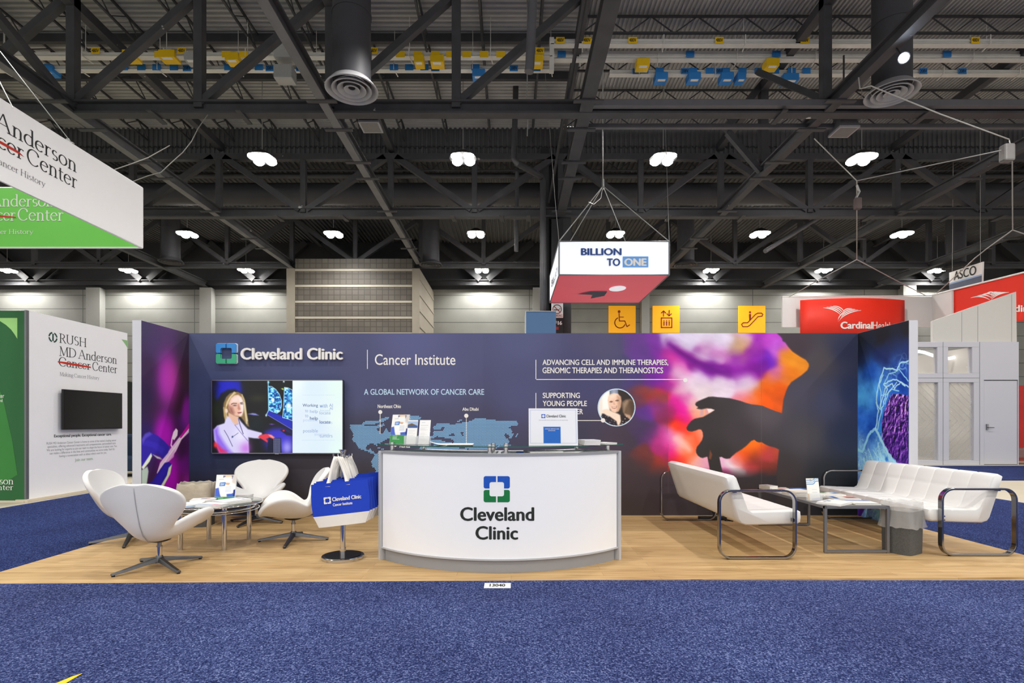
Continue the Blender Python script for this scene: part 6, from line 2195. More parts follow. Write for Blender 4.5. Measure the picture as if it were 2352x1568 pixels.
def make_sofa(label, loc, rz, tufted):
    s = thing('white_sofa', label, 'sofa', loc, rz, 'white sofas with looped metal frames')
    prof = sofa_profile()
    n = len(prof)
    nr = []
    for i in range(n):
        a = prof[i - 1]; b = prof[(i + 1) % n]
        d = Vector((b[0] - a[0], b[1] - a[1])).normalized()
        nr.append((-d.y, d.x))
    area = sum(prof[i][0] * prof[(i + 1) % n][1] - prof[(i + 1) % n][0] * prof[i][1] for i in range(n))
    sg_ = -1 if area > 0 else 1
    L = 0.92
    seams = [-L + 2 * L * k / 8 for k in range(1, 8)]
    ys_ = set([-L, -L + 0.006, -L + 0.02, L - 0.02, L - 0.006, L])
    for q_ in seams:
        for e in (-0.02, -0.006, 0, 0.006, 0.02):
            ys_.add(q_ + e)
        ys_.add(q_ + 0.115)
    ys_.add(-L + 0.115)
    ys_ = sorted(ys_)
    m_ = MB()
    for y in ys_:
        e = min(L - abs(y), 0.03) / 0.03
        shrink = 0.016 * (1 - e) ** 2
        ds = min(abs(y - q_) for q_ in seams)
        dip = 0.0065 * max(0, 1 - ds / 0.012) if tufted else 0.0015 * max(0, 1 - ds / 0.012)
        for i, (x, z) in enumerate(prof):
            top = (z > 0.41 and x > -0.245 and nr[i][1] * sg_ > -0.2)
            dd = shrink + (dip if top else 0)
            if tufted and top and (abs(z - 0.60) < 0.012 and x < -0.05 or abs(x - 0.2) < 0.012 and z > 0.4):
                dd += 0.006
            m_.v.append((x - sg_ * nr[i][0] * dd, y, z - sg_ * nr[i][1] * dd))
    for j in range(len(ys_) - 1):
        for i in range(n):
            m_.f.append((j * n + i, j * n + (i + 1) % n, (j + 1) * n + (i + 1) % n, (j + 1) * n + i))
    m_.f += [tuple(range(n - 1, -1, -1)), tuple((len(ys_) - 1) * n + i for i in range(n))]
    c = m_.build('cushion', M['leather'], s, local=True, auto=50)
    for y in (-0.955, 0.955):
        x0, x1, z0, z1, r = -0.345, 0.345, 0.012, 0.625, 0.105
        path = []
        for cx_, cz_, a in ((x1 - r, z1 - r, 0), (x0 + r, z1 - r, 90), (x0 + r, z0 + r, 180), (x1 - r, z0 + r, 270)):
            for i in range(9):
                t_ = math.radians(a + 90 * i / 8)
                path.append(Vector((cx_ + r * math.cos(t_), y, cz_ + r * math.sin(t_))))
        m_ = MB(); m_.ribbon(path, (0, 1, 0), 0.052, 0.018)
        fr = m_.build('looped_frame', M['sofa_metal'], s, local=True, bevel=0.003)
        m_ = MB()
        for x in (-0.26, 0.26):
            m_.cyl((x, y, 0.0), (x, y, 0.006), 0.014, 10)
        m_.build('foot_pad', M['black'], fr, local=True)
    m_ = MB()
    m_.bar((0.335, -0.955, 0.355), (0.335, 0.955, 0.355), 0.016, 0.03)
    for y in (-1, 1):
        m_.bar((-0.20, y * 0.9, 0.612), (-0.20, y * 0.955, 0.612), 0.03, 0.014)
    m_.build('crossbar', M['sofa_metal'], s, local=True)
    m_ = MB()
    for y in (-0.983, 0.983):
        for z in (0.34, 0.375):
            m_.cyl((0.335, y - 0.003, z), (0.335, y + 0.003, z), 0.007, 10)
    m_.build('bolt', M['chrome'], s, local=True)
    return s


M['sofa_metal'] = pm('polished_dark_chrome', (150, 150, 152), 0.12, 1.0, 0.05)
make_sofa('white leather sofa with its back to the reception counter, left of the low table', (2.245, 5.885, 0.0055), 0.0, False)
make_sofa('white tufted leather sofa at the right edge of the booth, facing left', (4.365, 6.005, 0.0055), PI, True)
M['seam2'] = M['seam']

# ---------------------------------------------------------------- low rectangular table between the sofas
X0, X1, Y0, Y1, ZT = 2.985, 3.605, 5.14, 6.53, 0.456
ct = thing('low_metal_table', 'low rectangular grey metal table covered with magazines between the sofas', 'coffee table', ((X0 + X1) / 2, (Y0 + Y1) / 2, 0.0055))
m_ = MB(); m_.box(X0 + 0.025, X1 - 0.025, Y0 + 0.025, Y1 - 0.025, ZT - 0.012, ZT - 0.002); m_.build('table_top', pm('grey_brown_laminate', (124, 118, 110), 0.4, 0, 0.08, 8), ct)
m_ = MB()
m_.bar((X0, Y0 + .0125, ZT - .0125), (X1, Y0 + .0125, ZT - .0125), 0.025, 0.025); m_.bar((X0, Y1 - .0125, ZT - .0125), (X1, Y1 - .0125, ZT - .0125), 0.025, 0.025)
m_.bar((X0 + .0125, Y0, ZT - .0125), (X0 + .0125, Y1, ZT - .0125), 0.025, 0.025); m_.bar((X1 - .0125, Y0, ZT - .0125), (X1 - .0125, Y1, ZT - .0125), 0.025, 0.025)
m_.build('top_frame', M['frame_grey'], ct)
for x in (X0 + .0125, X1 - .0125):
    for y in (Y0 + .0125, Y1 - .0125):
        m_ = MB(); m_.bar((x, y, 0.012), (x, y, ZT - 0.025), 0.025, 0.025); lg = m_.build('leg', M['frame_grey'], ct)
        m_ = MB(); m_.cyl((x, y, 0.0055), (x, y, 0.012), 0.009, 10); m_.build('foot', pm('brass_foot', (150, 120, 70), 0.4, 0.6), lg)
for y in (Y0 + .0125, Y1 - .0125):
    m_ = MB(); m_.bar((X0 + .02, y, 0.025), (X1 - .02, y, 0.025), 0.022, 0.022); m_.build('stretcher', M['frame_grey'], ct)
for y_ in np.arange(Y0 + 0.2, Y1 - 0.1, 0.2):
    pass
LT = ZT + 0.0005
card_holder('brochure_holder', 'upright leaflet with blue wave pattern in a holder on the low metal table', 'brochure holder', (3.09, 5.50, LT), 0.12, 0.135, 0.225, 0.16, wave_card, 0.035, step=1.6)
gm = 'magazines on the low metal table'
magazine('magazine', 'lower white magazine at the near edge of the low table, below the wave leaflet', 'magazine', (3.17, 5.285, LT), -0.95, 0.22, 0.29, 0.010, ['#f5f4f0', (12, 30, 40, 56, '#8a8c98')], gm)
magazine('magazine', 'upper white magazine with two dark pictures at the near edge of the low table', 'magazine', (3.175, 5.29, LT + .0105), -0.92, 0.22, 0.29, 0.010, ['#f7f6f2', (12, 30, 40, 56, '#5a6480'), (12, 22, 62, 76, '#6a7490')], gm)
magazine('magazine', 'white magazine with a blue top band at the near right corner of the low table', 'magazine', (3.455, 5.315, LT), -0.08, 0.24, 0.22, 0.012, ['#f0efe8', (0, 100, 0, 16, '#3c74c4'), (0, 100, 88, 100, '#7c9468')], gm)
magazine('magazine', 'lower dark magazine behind the blue banded one on the low table', 'magazine', (3.43, 5.555, LT), -0.12, 0.27, 0.2, 0.012, ['#8c8a86', (60, 95, 10, 60, '#b05040')], gm)
magazine('magazine', 'upper magazine with red and blue cover behind the blue banded one', 'magazine', (3.42, 5.56, LT + .0125), -0.15, 0.26, 0.2, 0.012, ['#dcd8d0', (4, 22, 20, 100, '#2c64b4'), (56, 96, 20, 70, '#b45848'), (24, 52, 30, 90, '#e8e4da')], gm)
magazine('magazine', 'lower pale magazine beside the wave leaflet, towards the right sofa', 'magazine', (3.42, 5.82, LT), 0.1, 0.28, 0.22, 0.014, ['#e4e2da', (70, 100, 0, 40, '#5a9ad0')], gm)
magazine('magazine', 'upper green and cream magazine beside the wave leaflet, towards the right sofa', 'magazine', (3.42, 5.83, LT + .0145), 0.14, 0.27, 0.21, 0.012, ['#ece9df', (0, 60, 0, 30, '#5c7a4c'), (72, 100, 20, 60, '#4a90d0')], gm)
for k_ in range(6):
    magazine('magazine', '%s magazine of the tall pile at the left edge of the low table' % ('lowest', 'second lowest', 'third from bottom', 'third from top', 'second highest', 'topmost')[k_], 'magazine',
             (3.115 + 0.004 * (k_ % 2), 5.86, LT + 0.0095 * k_), 0.05 + 0.03 * (k_ % 3), 0.215, 0.27, 0.009, ['#ece6da', (0, 100, 70, 100, '#e4ddd0')], 'pile of magazines at the left edge of the low table', spine='#d8d0c4')
magazine('magazine', 'white magazine with blue corner behind the tall pile on the low table', 'magazine', (3.2, 6.13, LT), -0.1, 0.36, 0.2, 0.014, ['#f2f1ec', (80, 96, 50, 100, '#3060b0')], gm)
magazine('magazine', 'blue patterned magazine at the far end of the low table', 'magazine', (3.34, 6.36, LT), 0.1, 0.28, 0.2, 0.012, ['#3c5a94', (10, 40, 20, 60, '#22325c'), (50, 90, 30, 80, '#5c86c0')], gm)
magazine('magazine', 'yellow and pink patterned magazine at the far end of the low table', 'magazine', (3.17, 6.38, LT), -0.2, 0.2, 0.22, 0.016, ['#d8d4c0', (20, 60, 10, 60, '#c8b850'), (40, 80, 40, 90, '#c89aa0')], gm)
for k_ in range(3):
    magazine('magazine', '%s magazine of the folded pile at the far left corner of the low table' % ('bottom', 'middle', 'top')[k_], 'magazine', (3.06, 6.42, LT + 0.0155 * k_), 0.3, 0.12, 0.17, 0.015,
             ['#c8c2b8', (0, 60, 20, 70, '#8a90a0')], 'folded pile at the far end of the low table', spine='#b4ac9c')

# ---------------------------------------------------------------- waste bins with plastic liners
M['liner'] = pm('clear_plastic_liner', (232, 231, 228), 0.2, 0, 0.05, 5, 0.7, 22, alpha=0.30)
M['liner_beige'] = pm('cloudy_plastic_liner', (218, 208, 188), 0.25, 0, 0.1, 5, 0.8, 18, alpha=0.72)
M['bin'] = pm('speckled_grey_bin', (82, 83, 82), 0.7, 0, 0.6, 120)


def waste_bin(label, loc, rz, w, d, h, liner, flare, lift):
    r = thing('waste_bin', label, 'waste bin', loc, rz)
    tp = 0.95
    m_ = MB()
    N = 40
    def ring(s, z, wob=0.0, seed=0):
        rr = random.Random(seed)
        pts = []
        for i in range(N):
            a = 2 * PI * i / N
            c_, s_ = math.cos(a), math.sin(a)
            k_ = (abs(c_) ** 8 + abs(s_) ** 8) ** (-1 / 8)
            ww = 1 + rr.uniform(-wob, wob)
            pts.append((c_ * k_ * w / 2 * s * ww, s_ * k_ * d / 2 * s * ww, z + rr.uniform(-wob, wob) * 0.28))
        return pts
    def skin(mb, rings):
        b = len(mb.v)
        for q_ in rings:
            mb.v += q_
        for j in range(len(rings) - 1):
            for i in range(N):
                mb.f.append((b + j * N + i, b + j * N + (i + 1) % N, b + (j + 1) * N + (i + 1) % N, b + (j + 1) * N + i))
    skin(m_, [ring(tp, 0), ring(1.0, h), ring(0.97, h), ring(tp * .96, 0.01)])
    m_.f.append(tuple(range(N - 1, -1, -1)))
    m_.f.append(tuple(range(3 * N, 4 * N)))
    m_.build('bin_body', M['bin'], r, local=True, auto=40)
    m_ = MB()
    skin(m_, [ring(0.93, h * 0.6, 0.03, 1), ring(0.95, h * 0.9, 0.03, 2), ring(0.99, h + lift * 0.6, 0.05, 3), ring(1.02, h + lift, 0.08, 4), ring(1.05, h + lift * 0.8, 0.06, 5), ring(1.05, h - 0.02, 0.03, 6), ring(1.08, h - 0.08, 0.045, 7), ring(1.09 * flare, h - 0.16, 0.05, 8)])
    o = m_.build('plastic_liner', liner, r, local=True, smooth=True, subsurf=1)
    return r


waste_bin('grey waste bin with a clear plastic liner in front of the right sofa', (3.765, 5.20, 0.0055), 0.54, 0.285, 0.27, 0.41, M['liner'], 1.1, 0.085)
waste_bin('waste bin with a cloudy beige plastic liner behind the glass table by the left wing', (-3.80, 6.52, 0.0055), 0.1, 0.36, 0.27, 0.44, M['liner_beige'], 1.06, 0.09)

# power strip on the floor by the wall
r = thing('power_strip', 'black power strip on the floor under the left sofa by the wall', 'power strip', (2.55, 6.88, 0.0055))
m_ = MB(); m_.box(2.39, 2.74, 6.85, 6.92, 0.0055, 0.05); m_.build('housing', M['black'], r, bevel=0.008)
m_ = MB(); m_.tube([(2.66, 6.84, 0.03), (2.7, 6.80, 0.012), (2.78, 6.77, 0.012), (2.74, 6.9, 0.012), (2.68, 7.1, 0.015), (2.66, 7.2, 0.1)], 0.006, 8); m_.build('power_cord', M['black'], r, smooth=True)

# booth number plate and tape on the aisle carpet
r = thing('floor_label', 'white paper label reading 13040 on the blue carpet before the counter', 'label', (-0.1, 4.14, 0.0045))
m_ = MB(); m_.box(-0.206, -0.003, 4.075, 4.20, 0.0042, 0.0062); m_.build('paper', M['paper'], r)
m_ = MB(); lettering(m_, '13040', -0.165, -0.045, 0.025, 0.095, lambda a, b, out: Vector((a, 4.20 - b, 0.0064 + out)), bold=0.03); m_.build('lettering', M['txtblack'], r)
p = lambda px, py: Vector(((px - CX) * (EYE * F / (py - CY)) / F, EYE * F / (py - CY), 0.0055))
m_ = MB()
a_, b_, c_, d_ = p(128, 1572), p(150, 1572), p(189, 1549), p(166, 1556)
m_.add([a_, b_, c_, d_, a_ + Vector((0, 0, .002)), b_ + Vector((0, 0, .002)), c_ + Vector((0, 0, .002)), d_ + Vector((0, 0, .002))], [(0, 1, 2, 3), (7, 6, 5, 4), (0, 4, 5, 1), (1, 5, 6, 2), (2, 6, 7, 3), (3, 7, 4, 0)])
tag(m_.build('floor_tape', M['yellow']), 'strip of yellow tape on the carpet at the lower left corner', 'tape')

# ---------------------------------------------------------------- left neighbour booth
NX = -7.62
nY0, nY1 = 8.50, 10.72
NH = FZ(714, 8.56)
nb = thing('neighbour_booth_wall', 'white and green panel wall of the neighbouring booth at left, with serif headline and black screen', 'booth wall', (NX, nY0, 0))
m_ = MB(); m_.box(NX - 0.12, NX, nY0, nY1, 0.035, NH); m_.build('white_panel', M['whitewall'], nb)
M['green_wall'] = pm('deep_green_wall_print', (34, 98, 50), 0.6, 0, 0.04, 2)
m_ = MB(); m_.box(-13.5, NX - 0.02, nY0 - 0.02, nY0 + 0.1, 0.02, NH - 0.01); m_.build('green_panel', M['green_wall'], nb)
m_ = MB(); m_.box(NX - 0.025, NX + 0.003, nY0 - 0.022, nY0 + 0.03, 0.02, NH); m_.build('corner_profile', M['frame_grey'], nb)
m_ = MB(); m_.box(NX - 0.14, NX + 0.05, nY0 - 0.05, nY1 + 0.05, -0.01, 0.035); m_.box(-13.5, NX, nY0 - 0.06, nY0 + .1, -0.01, 0.02); m_.build('floor_strip', pm('cream_floor_edge', (210, 200, 180), 0.6), nb)
onG = lambda a, b, out=0.0: Vector((FX(a, nY0 - 0.02), nY0 - 0.02 - out, FZ(b, nY0 - 0.02)))
LG = pm('light_green_print', (160, 214, 128), 0.6, 0, 0.02)
m_ = MB(); m_.ngon([onG(a, b, 0.002) for a, b in [(-30, 730), (40, 730), (40, 778), (34, 768), (26, 757), (14, 746), (0, 737), (-14, 732)]]); m_.build('printed_leaf', LG, nb)
MG = pm('mid_green_print', (52, 128, 54), 0.6, 0, 0.15, 1.2)
m_ = MB(); m_.ngon([onG(a, b, 0.0012) for a, b in [(-300, 800), (-60, 780), (-20, 840), (8, 920), (28, 1010), (40, 1090), (-10, 1120), (-300, 1130)]]); m_.build('printed_leaf', MG, nb)
m_ = MB()
lettering(m_, 'Anderson', -62, 31, 1095, 1112, onG, 'serif', base=0.003)
lettering(m_, 'Center', -30, 31, 1112, 1125, onG, 'serif', base=0.003)
lettering(m_, 'cancer', -16, 10, 907, 913.5, onG, base=0.003); lettering(m_, 'and', -4, 6, 916, 923, onG, base=0.003)
m_.build('lettering', M['txtwhite'], nb)


def onW(a, b, out=0.0):
    """photograph pixel on the white panel (plane x = NX)"""
    Y = NX * F / (a - CX)
    return Vector((NX + out, Y, EYE + (CY - b) * Y / F))


def w_rect(mb, fn, body, L, R_, style='serif', **k):
    """lettering between left edge (x, top, bottom) and right edge (x, top, bottom) of a panel seen in perspective"""
    (xl, tl, bl), (xr, tr, br) = L, R_
    pl = fn(xl, (tl + bl) / 2); pr = fn(xr, (tr + br) / 2)
    hl = (fn(xl, tl) - fn(xl, bl)).length; hr = (fn(xr, tr) - fn(xr, br)).length
    h = (hl + hr) / 2
    z = (pl.z + pr.z) / 2
    d = pr - pl; d.z = 0
    W = d.length
    d.normalize()
    nrm = (fn(xl, tl, 1.0) - fn(xl, tl, 0.0))
    o_ = Vector((pl.x, pl.y, z + h / 2))
    return lettering(mb, body, 0, W, 0, h, lambda a, b, out: o_ + d * a - Vector((0, 0, b)) + nrm * out, style, **k)


m_ = MB()
w_rect(m_, onW, 'RUSH', (136, 767, 788), (198, 775, 796))
w_rect(m_, onW, 'MD Anderson', (136, 796, 820), (268, 813, 833))
w_rect(m_, onW, 'Cancer', (135, 820, 842), (208, 828, 848))
w_rect(m_, onW, 'Center', (212, 833, 852), (269, 835, 856))
m_.build('lettering', M['txtblack'], nb)
m_ = MB(); w_rect(m_, onW, 'Making Cancer History', (137, 855, 866), (228, 862, 874)); m_.build('lettering', M['txtgrey'], nb)
m_ = MB(); m_.ngon([onW(a, b, 0.004) for a, b in [(132, 829), (150, 831), (180, 836), (208, 842), (209, 845), (180, 841), (150, 836), (133, 832)]]); m_.build('red_strike', M['redprint'], nb)
m_ = MB()
c0 = onW(121.5, 774.5)
for a0 in range(0, 360, 6):
    if 70 < a0 < 100 or 250 < a0 < 280 or a0 in (0, 354, 180, 174):
        continue
    t0, t1 = math.radians(a0), math.radians(a0 + 6.2)
    m_.quad(*[c0 + Vector((0.003, r_ * math.cos(t_), r_ * math.sin(t_))) for r_, t_ in ((0.062, t0), (0.088, t0), (0.088, t1), (0.062, t1))])
m_.quad(c0 + Vector((.003, -.014, -.06)), c0 + Vector((.003, .014, -.06)), c0 + Vector((.003, .014, .06)), c0 + Vector((.003, -.014, .06)))
m_.build('round_emblem', pm('dark_green_print', (30, 74, 62), 0.6), nb)
m_ = MB(); m_.ngon([onW(a, b, 0.003) for a, b in [(279, 779), (294, 782), (294, 803), (291, 796), (286, 788)]]); m_.build('printed_leaf', pm('sage_green_print', (140, 190, 130), 0.6), nb)
m_ = MB(); w_rect(m_, onW, 'Exceptional people. Exceptional cancer care.', (124, 997.5, 1006), (256, 994, 1002), 'sans', bold=0.03); m_.build('lettering', M['txtblack'], nb)
m_ = MB()
for k_, (s_, xa, xb) in enumerate((('RUSH MD Anderson Cancer Center is home to some of the nation\'s leading cancer', 107, 267), ('specialists, offering advanced treatments and compassionate, personalized care.', 109, 266),
                                   ('We are looking for experts to join our team to shape the future of cancer care. You', 107, 268), ('can make a difference in the lives and communities we serve today. Start by', 114, 263),
                                   ('having a conversation with us about what\'s next for you.', 136, 245))):
    w_rect(m_, onW, s_, (xa, 1013 + 7.4 * k_, 1020 + 7.4 * k_), (xb, 1010 + 7.0 * k_, 1016 + 7.0 * k_), 'sans')
m_.build('lettering', M['txtgrey'], nb)
m_ = MB(); w_rect(m_, onW, 'Join our team.', (172, 1052, 1061), (214, 1050, 1058), 'sans', bold=0.02); m_.build('lettering', M['txtgreen'], nb)
tv2 = thing('black_television', 'switched-off black flat screen on the white panel of the left booth', 'television', (NX + 0.06, 9.6, 1.3))
pts = [onW(134, 892), onW(271, 901), onW(271, 985), onW(132, 988)]
y0, y1 = pts[0].y, pts[1].y
za, zb = pts[3].z + 0.01, pts[0].z - 0.01
m_ = MB(); m_.box(NX + 0.05, NX + 0.085, y0, y1, za, zb); m_.build('casing', M['black'], tv2, bevel=0.004)
m_ = MB(); m_.box(NX + 0.085, NX + 0.087, y0 + .012, y1 - .012, za + .02, zb - .012); m_.build('screen', pm('dark_glossy_screen', (30, 30, 32), 0.16, 0, 0.0, spec=0.8), tv2)
m_ = MB(); m_.box(NX + 0.001, NX + 0.05, y0 + .3, y1 - .3, za + .2, zb - .2); m_.build('wall_mount', M['black'], tv2)

# seating behind, glimpsed through the gap
r = thing('lounge_chair', 'dark blue lounge chair glimpsed in the gap left of the booth wing', 'chair', (-8.6, 12.6, 0.004))
m_ = MB(); m_.box(-9.6, -7.9, 12.3, 13.0, 0.12, 0.45); m_.build('seat', pm('navy_upholstery', (30, 52, 84), 0.6), r, bevel=0.05)
m_ = MB(); m_.box(-9.6, -7.9, 12.95, 13.2, 0.12, 0.95); m_.build('backrest', pm('navy_upholstery', (28, 48, 78), 0.6), r, bevel=0.06)
m_ = MB()
for x in (-9.5, -8.0):
    for y in (12.4, 13.1):
        m_.cyl((x, y, 0.004), (x, y, 0.14), 0.02, 8)
m_.build('leg', M['steel'], r)
r = thing('drape', 'dark pleated curtain behind the left booths, seen in the narrow gap', 'curtain', (-10.5, 15.0, 0))
m_ = MB()
N = 120
for i in range(N + 1):
    x = -14 + 7.0 * i / N
    y = 15.5 + 0.05 * math.sin(i * 1.3)
    m_.v += [(x, y, 0.01), (x, y, 2.4)]
for i in range(N):
    m_.f.append((2 * i, 2 * i + 1, 2 * i + 3, 2 * i + 2))
m_.build('cloth', pm('charcoal_drape', (40, 42, 40), 0.8), r)
m_ = MB(); m_.cyl((-14, 15.5, 2.4), (-7, 15.5, 2.4), 0.02, 8)
m_.cyl((-14, 15.5, 0.0), (-14, 15.5, 2.4), 0.02, 8); m_.cyl((-7, 15.5, 0.0), (-7, 15.5, 2.4), 0.02, 8); m_.build('pole', M['steel'], r)

# ---------------------------------------------------------------- white and green hanging sign at upper left
hs = thing('hanging_sign', 'large white box sign hung at upper left, green inside, with serif lettering struck in red', 'hanging sign', (NX - 3, 8, 5.5))
HY = NX * F / (329 - CX)                 # far end of the white face
hz0, hz1 = FZ(569, HY), FZ(432.5, HY)
HN = 5.15                                # near end
m_ = MB(); m_.box(NX - 0.04, NX, HN, HY, hz0, hz1); m_.build('white_face', M['signwhite'], hs)
GRN = pm('bright_green_fabric', (112, 198, 82), 0.6, 0, 0.05, 1, emit=(100, 200, 70), estr=0.10)  # faint glow added here too, lifting the green's brightness
for nm, bx in (('green_face', (NX - 6.1, NX - 0.04, HY - 0.03, HY)), ('green_face', (NX - 6.1, NX - 0.04, HN, HN + 0.03)), ('green_face', (NX - 6.14, NX - 6.1, HN, HY))):
    m_ = MB(); m_.box(bx[0], bx[1], bx[2], bx[3], hz0 + 0.01, hz1 - 0.005); m_.build(nm, GRN, hs)
m_ = MB()
for z in (hz0, hz1):
    m_.tube([(NX - .02, HN, z), (NX - .02, HY - .015, z), (NX - 6.12, HY - .015, z), (NX - 6.12, HN, z)], 0.024, 8, True)
m_.build('tube_frame', M['whitewall'], hs)


def onH(a, b, out=0.0):
    Y = NX * F / (a - CX)
    return Vector((NX + out, Y, EYE + (CY - b) * Y / F))


def onHG(a, b, out=0.0):
    return Vector((FX(a, HY - .03), HY - .03 - out, FZ(b, HY - .03)))


m_ = MB()
# word lines measured in metres along the face
hl = lambda y0, y1, z0, z1, s_, mb, **k: lettering(mb, s_, y0, y1, z0, z1, lambda a, b, out: Vector((NX + out, a, b)), 'serif', **k)
pY = lambda px: NX * F / (px - CX)
zA = lambda px, py: EYE + (CY - py) * pY(px) / F


def sline(s_, y_right, width, z_base, unit, mb):
    vs, fs = text2d(s_, 'serif')
    ys_ = [p_[1] for p_ in vs]
    lettering(mb, s_, y_right - width, y_right, z_base + max(ys_) * unit, z_base + min(ys_) * unit, lambda a, b, out: Vector((NX + 0.002 + out, a, b)), 'serif')


for a_ in (('Anderson', 9.459, 1.50, 5.621, 0.342), ('Center', 9.477, 0.985, 5.337, 0.342), ('Cancer', 8.440, 1.03, 5.337, 0.342), ('MD', 7.86, 0.55, 5.621, 0.342)):
    m_ = MB(); sline(*a_, m_); m_.build('lettering', M['txtblack'], hs)
m_ = MB(); sline('Making Cancer History', 8.83, 1.385, 5.087, 0.132, m_); m_.build('lettering', M['txtgrey'], hs)
m_ = MB(); m_.ngon([onH(a, b, 0.005) for a, b in [(-140, 240), (-60, 284), (0, 323), (40, 346), (56, 361), (40, 352), (0, 330), (-60, 292), (-140, 250)]]); m_.build('red_strike', M['redprint'], hs)
for a_ in (('Anderson', -22, 124, 446, 474.5), ('Center', 41, 146, 478, 507), ('Cancer', -66, 36, 478, 507), ('Making Cancer History', -98, 77, 526, 540)):
    m_ = MB(); lettering(m_, *a_, onHG, 'serif', base=0.003); m_.build('lettering', M['txtwhite'], hs)
m_ = MB(); m_.ngon([onHG(a, b, 0.005) for a, b in [(-80, 490), (0, 494), (37, 498), (37, 500.5), (0, 498), (-80, 494)]]); m_.build('red_strike', M['redprint'], hs)
m_ = MB()
m_.tube([Vector((NX - .02, pY(170), hz1)), P(0, 118, 8.6) + Vector((0, 0, 0)), P(-60, 40, 8.2)], 0.007, 6)
m_.tube([P(30, 248, 8.0), P(-10, 170, 8.0), P(-80, 50, 8.0)], 0.007, 6)
m_.build('wire_rope', M['cable'], hs)
m_ = MB(); m_.tube([P(155, 320, pY(170)), P(160, 328, pY(170)), P(168, 331, pY(170))], 0.03, 8); m_.build('shackle', M['cable'], hs)

# ---------------------------------------------------------------- cube sign with pink underside
D1 = 15.0
bz0, bz1 = FZ(631, D1), FZ(554, D1)
bx0, bx1 = FX(1284, D1), FX(1537, D1)
D2 = 15.0 * 1.235
bs = thing('cube_sign', 'white fabric box sign with pink underside hung on steel wires at centre right', 'hanging sign', ((bx0 + bx1) / 2, D1 + 1.7, bz0))
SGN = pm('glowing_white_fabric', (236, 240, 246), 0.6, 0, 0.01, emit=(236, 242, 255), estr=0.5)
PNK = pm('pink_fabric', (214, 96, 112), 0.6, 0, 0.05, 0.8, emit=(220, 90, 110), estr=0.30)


def soft_panel(name, a, b, c, d, bow, nrm, mat, n=12):
    m_ = MB()
    for j in range(n + 1):
        for i in range(n + 1):
            u, v = i / n, j / n
            p_ = a.lerp(b, u).lerp(d.lerp(c, u), v)
            p_ += nrm * (-bow * math.sin(u * PI) * math.sin(v * PI))
            m_.v.append(tuple(p_))
    for j in range(n):
        for i in range(n):
            q_ = j * (n + 1) + i
            m_.f.append((q_, q_ + 1, q_ + n + 2, q_ + n + 1))
    return m_.build(name, mat, bs, smooth=True)


V = Vector
A0, B0, A1, B1 = V((bx0, D1, bz0)), V((bx1, D1, bz0)), V((bx0, D1, bz1)), V((bx1, D1, bz1))
E0, F0, E1, F1 = V((bx0, D2, bz0)), V((bx1, D2, bz0)), V((bx0, D2, bz1)), V((bx1, D2, bz1))
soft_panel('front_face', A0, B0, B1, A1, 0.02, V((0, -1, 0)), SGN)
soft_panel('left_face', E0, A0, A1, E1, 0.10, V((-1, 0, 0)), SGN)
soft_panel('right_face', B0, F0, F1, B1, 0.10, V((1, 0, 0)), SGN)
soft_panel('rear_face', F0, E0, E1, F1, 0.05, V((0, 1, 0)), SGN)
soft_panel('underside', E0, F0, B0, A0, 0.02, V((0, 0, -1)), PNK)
m_ = MB(); m_.box(bx0 + .05, bx1 - .05, D1 + .05, D2 - .05, bz0 + 0.06, bz0 + 0.07); m_.build('bounce_blocker', M['blackmatte'], bs)  # unseen sheet added to keep pink bounce light off the trusses
m_ = MB()
for q_ in ((A0, B0, F0, E0), (A1, B1, F1, E1)):
    m_.tube(q_, 0.022, 8, True)
for a, b in ((A0, A1), (B0, B1), (E0, E1), (F0, F1)):
    m_.tube([a, b], 0.022, 8)
m_.build('tube_frame', M['frame_grey'], bs)
onB = lambda a, b, out=0.0: Vector((FX(a, D1), D1 - 0.012 - out, FZ(b, D1)))
m_ = MB()
lettering(m_, 'BILLION', 1334, 1427.5, 570, 586.5, onB, bold=0.045, base=0.003)
lettering(m_, 'TO', 1393.5, 1424.5, 593.5, 611, onB, bold=0.045, base=0.003)
m_.build('lettering', pm('deep_blue_print', (18, 66, 138), 0.5), bs)
m_ = MB(); flat_rect(m_, 1430, 1489, 589, 614, 0.002, onB); m_.build('blue_patch', pm('sky_blue_print', (104, 168, 240), 0.5), bs)
m_ = MB(); lettering(m_, 'ONE', 1433.5, 1485, 593.5, 611, onB, bold=0.05, base=0.005); m_.build('lettering', M['txtwhite'], bs)


def onU(a, b, out=0.0):
    """pixel on the underside"""
    Y = (bz0 - EYE) * F / (CY - b)
    return Vector((FX(a, Y), Y, bz0 - 0.0 - out))


m_ = MB(); m_.ngon([onU(a, b, 0.006) for a, b in [(1326, 675), (1357, 669.2), (1395, 669.2), (1388, 679), (1357, 685), (1361, 676.5)]]); m_.build('printed_arrow', pm('navy_print', (32, 46, 84), 0.5), bs)
m_ = MB(); m_.ngon([onU(1418.5 + 19.5 * math.cos(2 * PI * i / 40) - 1.6 * math.sin(2 * PI * i / 40), 662.2 + 6.2 * math.sin(2 * PI * i / 40) - 1.2 * math.cos(2 * PI * i / 40), 0.006) for i in range(40)])
m_.build('printed_oval', SGN, bs)
m_ = MB(); onL = lambda a, b, out=0.0: Vector((bx0 - 0.008 - out + 0.10 * math.sin(PI * (a / 3.5)) * 0.75, D2 - a - 0.0, bz1 - b))
lettering(m_, 'BILLION', 0.5, 2.6, 0.3, 0.55, onL, bold=0.045, base=0.012); m_.build('lettering', M['txtgrey'], bs)
apex = P(1385, 427, D1 + 1.2)
m_ = MB()
for c_ in (A1, B1, E1, F1):
    m_.tube([apex, c_], 0.014, 6)
m_.tube([apex, P(1384, 300, 14.8), P(1385, 140, 14.6)], 0.016, 6)
